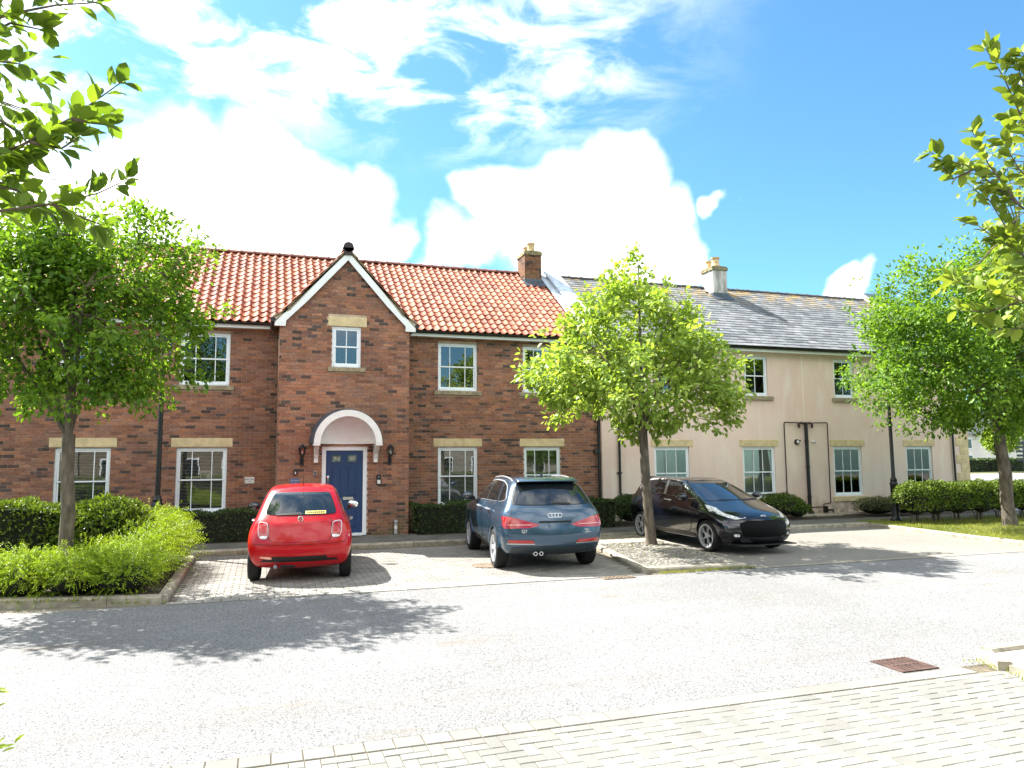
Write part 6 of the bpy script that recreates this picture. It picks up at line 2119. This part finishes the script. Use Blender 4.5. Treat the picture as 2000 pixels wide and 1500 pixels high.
# ---- blue compact suv, seen from behind and left
def blue_car():
    root = empty('suv', (4.93, 14.02, gz(14.02) + .012), (math.atan(SLOPE), 0, R(-5.5)))
    tag(root, 'metallic blue compact SUV parked nose in next to the tree island', 'car')
    P = paint('blue_paint', (.030, .070, .120), .45, .26)
    rings = [ring(-1.95, 2.0, .70, .30, .26, .30, .2, .3), ring(-2.12, 2.14, .86, .36, .30, .36, .34, .45, rb=(0, .03, .12)),
             ring(-2.20, 2.20, .93, .58, .56, .58, .36, .52, rb=(0, .035, .13)), ring(-2.17, 2.19, .945, .78, .80, .76, .36, .55, rb=(0, .03, .12)),
             ring(-2.12, 2.10, .92, .96, .98, .88, .34, .58, rb=(0, .025, .10)), ring(-2.06, 1.88, .875, 1.07, 1.06, 1.0, .33, .62, rb=(0, .02, .09), fb=(0, .04, .16)),
             ring(-2.02, 1.20, .83, 1.12, 1.11, 1.10, .32, .45, rb=(0, .02, .08), fb=(0, .06, .2)),
             ring(-1.66, .38, .655, 1.50, [1.51, 1.54, 1.56, 1.565, 1.555, 1.53, 1.51], 1.49, .24, .25, rb=(0, .015, .05), fb=(0, .03, .10)),
             ring(-1.48, .15, .50, 1.58, 1.605, 1.575, .2, .2, rb=(0, .01, .04), fb=(0, .02, .06))]
    me = body_mesh(rings, 3, (.915, -2.19, 2.20, .24, 1.575))
    bv = bvh_of(me)
    ay, az = (-1.30, 1.30), .342
    body = finish_body(cut_arches(me, [(y, az) for y in ay], .385, .92, .55), root, P)
    rw_ = rounded([(-.655, 1.13), (.655, 1.13), (.675, 1.19), (.545, 1.475), (.50, 1.49), (-.50, 1.49), (-.545, 1.475), (-.675, 1.19)], 2, .17)
    shell('window_seal', bv, 'rear', [(u * 1.03, (v - 1.3) * 1.06 + 1.3) for u, v in rw_], MT['trim'], root, off=.005)
    shell('rear_window', bv, 'rear', rw_, MT['carglass'], root, off=.010)
    # roof spoiler
    sp = MB().prism([(-1.42, 1.575), (-1.745, 1.528), (-1.75, 1.512), (-1.55, 1.475)], -.545, .545, 'yz'); sp.build('roof_spoiler', P, root, world=False, bevel=.015, smooth=True)
    for sd_ in ('left', 'right'):
        s = 1 if sd_ == 'right' else -1
        dlo = rounded([(-1.70, 1.17), (.98, 1.11), (.35, 1.44), (-.2, 1.505), (-.9, 1.50), (-1.35, 1.43)], 2, .14)
        shell('window_surround', bv, sd_, [((u + .35) * 1.022 - .35, (v - 1.3) * 1.07 + 1.30) for u, v in dlo], MT['satin'], root, off=.005)
        shell('side_glass', bv, sd_, dlo, MT['carglass'], root, off=.009)
        for (u0, u1, lean) in ((-.28, -.22, .04), (-1.20, -1.14, .14)):
            shell('window_pillar', bv, sd_, [(u0, 1.145), (u1, 1.145), (u1 + lean, 1.49), (u0 + lean, 1.49)], MT['trim'] if u0 > -1 else P, root, off=.013)
        for (dp) in ([(-.24, .42), (.78, .42), (.90, .66), (.92, 1.06), (-.20, 1.10)], [(-.98, .70), (-.82, .45), (-.28, .42), (-.25, 1.09), (-1.06, 1.12)]):
            skin('door', bv, sd_, rounded(dp, 2, .10), P, root, off=.008, gap=.007)
        for y in (-.86, .0):
            MB().tube([(s * .90, y - .10, 1.0), (s * .945, y - .07, 1.005), (s * .945, y + .07, 1.01), (s * .90, y + .10, 1.01)], .015, 8).build('door_handle', MT['satin'], root, smooth=True, world=False)
        shell('sill_trim', bv, sd_, [(-.88, .30), (.88, .30), (.88, .40), (-.88, .40)], MT['trim'], root, off=.006)
        mirror_part(root, s * 1.0, .80, 1.15, s, P, (.12, .075, .08))
        # roof rail
        rr = []
        for t in np.linspace(0, 1, 9):
            y = -1.42 + 1.95 * t; h = bv.ray_cast(Vector((s * .56, y, 3)), Vector((0, 0, -1)))[0]
            rr.append((s * .56, y, h.z + .035 * math.sin(math.pi * min(1, max(0, t))) ** .35))
        MB().tube(rr, .016, 8).build('roof_rail', MT['satin'], root, smooth=True, world=False)
        # lamps
        tl = rounded([(.27, .805), (.42, .755), (.865, .74), (.88, .945), (.70, .925), (.48, .865)], 2, .07)
        shell('lamp_bezel', bv, 'rear', [((u - .57) * 1.04 + .57, (v - .83) * 1.07 + .83) for u, v in (tl)] if s > 0 else mir([((u - .57) * 1.04 + .57, (v - .83) * 1.07 + .83) for u, v in tl]), MT['gap'], root, off=.006)
        shell('tail_light', bv, 'rear', tl if s > 0 else mir(tl), MT['redlens'], root, off=.012)
        ln = [(.42, .80), (.80, .80), (.80, .812), (.42, .812)]
        shell('light_line', bv, 'rear', ln if s > 0 else mir(ln), MT['amber'], root, off=.0155)
        side_t = rounded([(-2.14, .735), (-1.93, .80), (-1.95, .90), (-2.11, .945)], 2, .10)
        shell('tail_light_side', bv, sd_, side_t, MT['redlens'], root, off=.010)
        fl = rounded([(.36, .495), (.80, .50), (.80, .555), (.40, .55)], 2, .12)
        shell('bumper_light', bv, 'rear', fl if s > 0 else mir(fl), MT['redlens'], root, off=.012)
        fs_ = [(.36, .478), (.82, .482), (.82, .496), (.36, .49)]
        shell('bumper_chrome', bv, 'rear', fs_ if s > 0 else mir(fs_), MT['satin'], root, off=.013)
        # arch lips
        for y in ay:
            MB().lathe([(.378, s * .905), (.41, s * .918), (.41, s * .85)], 20, (0, y, az), 'x', a0=R(8), a1=R(172)).build('arch_lip', P, root, smooth=True, world=False)
    tg = rounded([(-.72, .66), (.72, .66), (.76, .74), (.72, 1.08), (-.72, 1.08), (-.76, .74)], 2, .10)
    skin('tailgate', bv, 'rear', tg, P, root, off=.009, gap=.008)
    shell('grip_recess', bv, 'rear', [(-.30, .835), (.30, .835), (.27, .865), (-.27, .865)], MT['gap'], root, off=.014)
    shell('lower_bumper', bv, 'rear', rounded([(-.78, .30), (.78, .30), (.72, .44), (-.72, .44)], 2, .1), M_('bumper_grey', (.018, .028, .036), .45, var=.05), root, off=.008)
    for k in range(4):
        x_ = (k - 1.5) * .056
        h = bv.ray_cast(Vector((x_, -6, .955)), Vector((0, 1, 0)))[0]
        m = MB(); seg = 22
        ring_ = [(x_ + .036 * math.cos(2 * math.pi * i / seg), h.y - .020, .955 + .036 * math.sin(2 * math.pi * i / seg)) for i in range(seg + 1)]
        m.tube(ring_, .0065, 6, caps=False); m.build('badge_ring', MT['chrome'], root, smooth=True, world=False)
    for (s_, x_, z_, sz) in (('Q3', -.54, .70, .075), ('TDI', .56, .70, .045), ('quattro', .58, .665, .036)):
        h = bv.ray_cast(Vector((x_, -6, z_)), Vector((0, 1, 0)))[0]
        t = link('badge_lettering', text_mesh(s_, sz, .003), MT['chrome'], root, world=False); t.location = (x_, h.y - .016, z_); t.rotation_euler = (R(90), 0, 0)
    shell('wiper', bv, 'rear', [(-.02, 1.15), (.32, 1.135), (.33, 1.15), (-.0, 1.185)], MT['trim'], root, off=.022)
    for x_ in (-.36, -.26):
        MB().lathe([(.024, -.06), (.034, -.06), (.036, 0), (.034, .12)], 16, (x_, -2.12, .33), 'y').build('exhaust', MT['chrome'], root, smooth=True, world=False)
        MB().lathe([(.001, -.03), (.026, -.03)], 16, (x_, -2.12, .33), 'y').build('exhaust_bore', MT['gap'], root, world=False)
    MB().prism([(-1.15, 1.57), (-1.28, 1.58), (-1.30, 1.635), (-1.27, 1.64)], -.015, .015, 'yz').build('aerial_fin', P, root, world=False)
    for y in ay:
        for s in (-1, 1): wheel(root, s * .800, y, az, .340, .225, .232, s, 5, 'five')
    return root


blue_car()


# ---- black hatchback, nose to the road
def black_car():
    root = empty('hatchback', (9.43, 14.64, gz(14.64) + .012), (-math.atan(SLOPE), 0, R(181.5)))
    root.scale = (1.0, 1.06, 1.0)
    tag(root, 'black three door hatchback reversed in beside the pebble island', 'car')
    P = paint('black_paint', (.0030, .0042, .0095), .2, .2)
    rings = [ring(-1.82, 1.86, .64, .24, .20, .22, .2, .3), ring(-1.96, 1.97, .80, .32, .25, .27, .34, .50, rb=(0, .03, .12), fb=(0, .05, .2)),
             ring(-2.02, 2.03, .865, .55, .50, .44, .36, .58, rb=(0, .03, .13), fb=(0, .05, .22)), ring(-2.0, 2.02, .885, .74, .74, .62, .36, .64, rb=(0, .03, .12), fb=(0, .06, .24)),
             ring(-1.96, 1.95, .86, .90, [.93, .92, .91, .90, .88, .84, .80], .72, .34, .66, rb=(0, .025, .10), fb=(0, .06, .24)),
             ring(-1.92, 1.78, .81, 1.0, [1.04, 1.03, 1.01, .99, .97, .93, .88], .83, .33, .66, rb=(0, .02, .09), fb=(0, .07, .24)),
             ring(-1.90, 1.18, .775, 1.05, [1.08, 1.07, 1.06, 1.04, 1.02, 1.0, .985], .99, .32, .40, rb=(0, .02, .08), fb=(0, .08, .24)),
             ring(-1.74, .26, .60, 1.385, [1.40, 1.425, 1.44, 1.445, 1.435, 1.41, 1.385], 1.37, .24, .25, rb=(0, .015, .05), fb=(0, .04, .12)),
             ring(-1.56, .02, .45, 1.455, 1.485, 1.445, .2, .2, rb=(0, .01, .04), fb=(0, .03, .07))]
    me = body_mesh(rings, 3, (.868, -2.02, 2.03, .17, 1.455))
    bv = bvh_of(me)
    ay, az = (-1.30, 1.19), .312
    finish_body(cut_arches(me, [(y, az) for y in ay], .350, .87, .55), root, P)
    ws = rounded([(-.68, 1.0), (.68, 1.0), (.70, 1.05), (.50, 1.345), (.44, 1.365), (-.44, 1.365), (-.50, 1.345), (-.70, 1.05)], 2, .15)
    shell('window_seal', bv, 'front', [(u * 1.03, (v - 1.18) * 1.05 + 1.18) for u, v in ws], MT['trim'], root, off=.005)
    shell('windscreen', bv, 'front', ws, MT['carglass'], root, off=.010)
    for k in (-1, 1):
        shell('wiper', bv, 'front', [(-.50 + .25 * k, 1.005), (.12 + .25 * k, 1.012), (.12 + .25 * k, 1.024), (-.50 + .25 * k, 1.02)], MT['trim'], root, off=.02)
    rwn = rounded([(-.56, 1.07), (.56, 1.07), (.46, 1.345), (-.46, 1.345)], 2, .15)
    shell('rear_window', bv, 'rear', rwn, MT['carglass'], root, off=.01)
    bon = rounded([(-.63, 1.12), (-.66, 1.55), (-.42, 1.90), (.42, 1.90), (.66, 1.55), (.63, 1.12)], 2, .12)
    skin('bonnet', bv, 'top', bon, P, root, off=.008, gap=.007)
    for s, sd_ in ((-1, 'left'), (1, 'right')):
        dlo = rounded([(-1.52, 1.13), (.86, 1.01), (.20, 1.33), (-.35, 1.395), (-1.10, 1.385), (-1.50, 1.30)], 2, .14)
        shell('window_surround', bv, sd_, [((u + .33) * 1.025 - .33, (v - 1.19) * 1.085 + 1.195) for u, v in dlo], MT['satin'], root, off=.005)
        shell('side_glass', bv, sd_, dlo, MT['carglass'], root, off=.009)
        shell('window_pillar', bv, sd_, [(-.46, 1.075), (-.38, 1.075), (-.46, 1.40), (-.53, 1.40)], MT['satin'], root, off=.013)
        skin('door', bv, sd_, rounded([(-.40, .36), (.62, .34), (.76, .60), (.80, .97), (-.38, 1.05), (-.44, .7)], 2, .10), P, root, off=.008, gap=.007)
        MB().tube([(s * .84, -.26, .97), (s * .89, -.22, .975), (s * .89, -.08, .97), (s * .84, -.04, .965)], .014, 8).build('door_handle', MT['satin'], root, smooth=True, world=False)
        shell('side_skirt', bv, sd_, [(-.92, .24), (.78, .24), (.78, .33), (-.92, .33)], MT['trim'], root, off=.010)
        mirror_part(root, s * .96, .56, 1.07, s, P, (.11, .075, .075))
        hl = rounded([(.36, .715), (.60, .675), (.80, .78), (.82, .92), (.72, .93), (.52, .80)], 2, .12)
        shell('headlight_bezel', bv, 'front', [((u - .62) * 1.07 + .62, (v - .80) * 1.1 + .80) for u, v in hl] if s > 0 else mir([((u - .62) * 1.07 + .62, (v - .80) * 1.1 + .80) for u, v in hl]), MT['gap'], root, off=.006)
        shell('headlight', bv, 'front', hl if s > 0 else mir(hl), MT['clearlens'], root, off=.012)
        fb_ = rounded([(.50, .30), (.72, .30), (.76, .40), (.66, .47), (.52, .43)], 2, .15)
        shell('fog_surround', bv, 'front', fb_ if s > 0 else mir(fb_), MT['trim'], root, off=.008)
        fg_ = rounded([(.56, .345), (.66, .345), (.67, .40), (.57, .40)], 2, .2)
        shell('fog_light', bv, 'front', fg_ if s > 0 else mir(fg_), MT['clearlens'], root, off=.014)
        bl = [(.30, .235), (.50, .235), (.55, .31), (.42, .31)]
        shell('intake_blade', bv, 'front', bl if s > 0 else mir(bl), M_('gunmetal', (.08, .10, .11), .4, metal=.5), root, off=.014)
        rt = rounded([(.60, .86), (.76, .87), (.74, 1.02), (.62, 1.03)], 2, .18)
        shell('tail_light', bv, 'rear', rt if s > 0 else mir(rt), MT['redlens'], root, off=.012)
        st_ = rounded([(-1.96, .87), (-1.78, .89), (-1.80, 1.03), (-1.93, 1.03)], 2, .18)
        shell('tail_light_side', bv, sd_, st_, MT['redlens'], root, off=.012)
    grl = rounded([(-.52, .34), (.52, .34), (.56, .60), (.40, .665), (-.40, .665), (-.56, .60)], 2, .10)
    shell('grille', bv, 'front', grl, M_('honeycomb', (.002, .002, .0025), .6, var=.6, scale=60, bmp=.6, bscale=60, spec=.12), root, off=.008)
    MB().prism([(1.72, .165), (2.045, .185), (2.05, .20), (1.72, .21)], -.66, .66, 'yz').build('front_splitter', MT['trim'], root, world=False, bevel=.006)
    h = bv.ray_cast(Vector((0, 6, .735)), Vector((0, -1, 0)))[0]
    MB().ball((0, h.y + .012, .735), (.068, .010, .028), 20, 10).build('badge', MT['chrome'], root, smooth='all', world=False)
    MB().ball((0, h.y + .0165, .735), (.058, .008, .022), 20, 10).build('badge_oval', M_('badge_blue', (.02, .06, .22), .2), root, smooth='all', world=False)
    t = link('badge_lettering', text_mesh('Ford', .032, .001), MT['chrome'], root, world=False); t.location = (0, h.y + .0255, .735); t.rotation_euler = (R(90), 0, R(180))
    for x_ in (-.15,): MB().tube([(0, -1.45, 1.44), (0, -1.57, 1.56)], [.006, .003], 6).build('aerial', MT['black'], root, world=False)
    sp = MB().prism([(-1.45, 1.44), (-1.85, 1.405), (-1.86, 1.39), (-1.58, 1.36)], -.51, .51, 'yz'); sp.build('roof_spoiler', P, root, world=False, bevel=.012, smooth=True)
    for y in ay:
        for s in (-1, 1): wheel(root, s * .760, y, az, .311, .20, .232, s, 5, 'y')
    return root


black_car()
# ------------------------------------------------------------------ far things on the right
fl_ = slab('far_verge', [(70, 72), (150, 55), (152, 60), (72, 77)], -.01, .05, MT['lawn']); tag(fl_, kind='structure')
for v in fl_.data.vertices: v.co.z = .05 if v.co.z > .02 else -.02
far = empty('far_house', (104, 92, 0)); tag(far, 'distant pale and brick house behind a hedge at the right edge', 'house')
MT['farwhite'] = M_('far_render', (.62, .60, .56), .9, var=.1, scale=.4)
MT['farbrick'] = M_('far_brick', (.26, .12, .08), .9, var=.2, scale=1.0)
MB().box(70, 92, 86, 96, 0, 5.6).build('wall', MT['farbrick'], far)
MB().box(92.05, 135, 86.5, 96, 0, 5.6).build('rendered_wing', MT['farwhite'], far)
MB().prism([(85.6, 5.6), (96.4, 5.6), (91, 9.2)], 69.5, 135.5, 'yz').build('roof', M_('far_slate', (.08, .085, .09), .8), far)
for k, x_ in enumerate((84.0, 88.0, 97.0, 103.0, 109.0, 115.0, 121.0)):
    yw = 86.0 if x_ < 92 else 86.5
    for z_ in (.8, 3.3):
        w_ = MB().box(x_ - .7, x_ + .7, yw - .06, yw - .005, z_, z_ + 1.6).build('window', MT['white'], far)
        MB().box(x_ - .58, x_ + .58, yw - .08, yw - .065, z_ + .12, z_ + 1.48).build('pane', MT['carglass'], w_)
shrub('far_hedge', 'dark trimmed hedge in front of the distant house', 'hedge', [('b', (97, 73.5, .85), (22, .8, .85))], 9000, (.22, .16), 'leaf_box', 101, up=.2)
for k, (x_, y_, sc, lab) in enumerate(((90.5, 71.0, 1.0, 'small yellow green tree before the distant hedge'), (112.0, 74.5, 1.15, 'yellow green tree at the right edge behind the sign'))):
    tree('far_tree', lab, (x_, y_, 0), (x_, y_), [((x_, y_, 4.3 * sc), (2.4 * sc, 2.2 * sc, 1.7 * sc)), ((x_ + .3, y_, 5.6 * sc), (1.6 * sc, 1.5 * sc, 1.0 * sc)), ((x_ - 1.1, y_, 3.9 * sc), (1.3, 1.2, .9))], 500, 9, (.30, .22), 'leaf_gold', 111 + k, trunk_r=.14, fork_z=2.7 * sc, spread=.4, limbs=8, outs=8)
sg = empty('road_sign', (63.0, 47.6, 0)); tag(sg, 'dark slatted sign on a thin post at the right edge', 'sign')
MB().tube([(63.0, 47.6, 0), (63.0, 47.6, 3.3)], .06, 8).build('post', MT['iron'], sg, smooth=True)
for k in range(5): MB().box(62.1, 64.0, 47.5, 47.56, 1.55 + k * .36, 1.55 + k * .36 + .2).build('sign_bar', MT['iron'], sg)

# ------------------------------------------------------------------ stand-in street added behind the viewer for the windows to mirror
def stand_in_house(x0, x1, y, wallm, roofm, label):  # invented house, out of view, for the panes to reflect
    e = empty('stand_in_house', ((x0 + x1) / 2, y, gz(y))); tag(e, label, 'house', 'stand-in houses added for the window glass to mirror')
    z0 = gz(y)
    w_ = MB().box(x0, x1, y - 7, y, z0, 5.2).build('wall', wallm, e)
    MB().prism([(y - 7.4, 5.2), (y + .4, 5.2), (y - 3.5, 8.2)], x0 - .1, x1 + .1, 'yz').build('roof', roofm, e)
    k = x0 + 1.2
    while k < x1 - 1.5:
        for z_ in (.9, 3.5):
            f = MB().box(k, k + 1.1, y + .005, y + .05, z_, z_ + 1.4).build('window', MT['white'], e)
            MB().box(k + .1, k + 1.0, y + .055, y + .07, z_ + .1, z_ + 1.3).build('pane', MT['carglass'], f)
        k += 2.6
    return e


MT['opp1'] = M_('stand_in_render', (.24, .22, .19), .9, var=.15, scale=.8); MT['opp2'] = M_('stand_in_stone', (.17, .14, .10), .9, var=.25, scale=6)
MT['opr'] = M_('stand_in_slate', (.08, .085, .095), .7, var=.2, scale=2)
stand_in_house(-34, -12, -19.0, MT['opp1'], MT['opr'], 'stand-in pale rendered house added across the street, left of the viewer')
stand_in_house(-11.8, 4, -18.5, MT['opp2'], MT['opr'], 'stand-in stone coloured house added across the street, behind the viewer')
stand_in_house(4.2, 24, -19.0, MT['opp1'], MT['opr'], 'stand-in pale rendered house added across the street, right of the viewer')


def copy_tree(root, loc, label, rz=0.0, sc=1.0):  # unseen stand-in trees, added as reflections for the panes
    c = root.copy(); COL.objects.link(c); c.location = loc; c.rotation_euler = (0, 0, rz); c.scale = (sc, sc, sc); c["label"] = label
    c["group"] = 'stand-in trees added for the window glass to mirror'
    for ch in root.children:
        d = ch.copy(); COL.objects.link(d); pi_ = ch.matrix_parent_inverse.copy(); d.parent = c; d.matrix_parent_inverse = pi_
    return c


for k, (x_, y_, rz, lab) in enumerate(((-14, -8.5, 1.0, 'stand-in tree added across the street far left of the viewer'), (-6.5, -9.5, 2.2, 'stand-in tree added across the street left of the viewer'), (1.5, -8.0, .4, 'stand-in tree added across the street right behind the viewer'), (9.5, -9.0, 3.0, 'stand-in tree added across the street right of the viewer'), (17.5, -8.0, 4.1, 'stand-in tree added across the street far right of the viewer'))):
    copy_tree(LT if k % 2 else RT, (x_, y_, gz(y_)), lab, rz, 1.0 if k % 2 else .85)
shrub('stand_in_hedge', 'long stand-in hedge added across the street, mirrored in the ground floor windows', 'hedge', [('b', (0, -6.2, .45), (20, .6, .75))], 12000, (.10, .06), 'leaf_laurel', 131)  # unseen hedge added for the lower windows to reflect

# sprig of a low plant at the lower left edge
r_ = np.random.default_rng(77)
sp_ = empty('low_plant', (-1.75, 3.6, gz(3.6))); tag(sp_, 'yellow green leaf tips poking in at the lower left edge', 'plant')
Pp, Dd = [], []
for (px, py) in ((-18, 1372), (-12, 1468), (-45, 1420), (-70, 1380), (-70, 1470), (-40, 1500)):
    d0 = ray(px, py); base = np.array([0, 0, CAMZ]) + d0 * 4.0
    for k in range(7):
        Pp.append(base + r_.normal(size=3) * .02); Dd.append(unit(_r2 * .8 + _u2 * r_.uniform(-.2, .7) + r_.normal(size=3) * .3))
    MB().tube([(-1.85, 3.55, gz(3.55)), tuple((np.array([-1.85, 3.55, .1]) + base) / 2 + np.array([0, 0, .08])), tuple(base)], [.008, .006, .003], 6).build('stem', MT['twig'], sp_)
Pp, Dd = np.array(Pp), np.array(Dd)
link('foliage', leaf_mesh('foliage', Pp, Dd, unit(np.array([0, 0, 1.]) + r_.normal(size=(len(Pp), 3)) * .3), np.full(len(Pp), .06), np.full(len(Pp), .022), np.full(len(Pp), .9), LEAF4), MT['leaf_gold'], sp_)
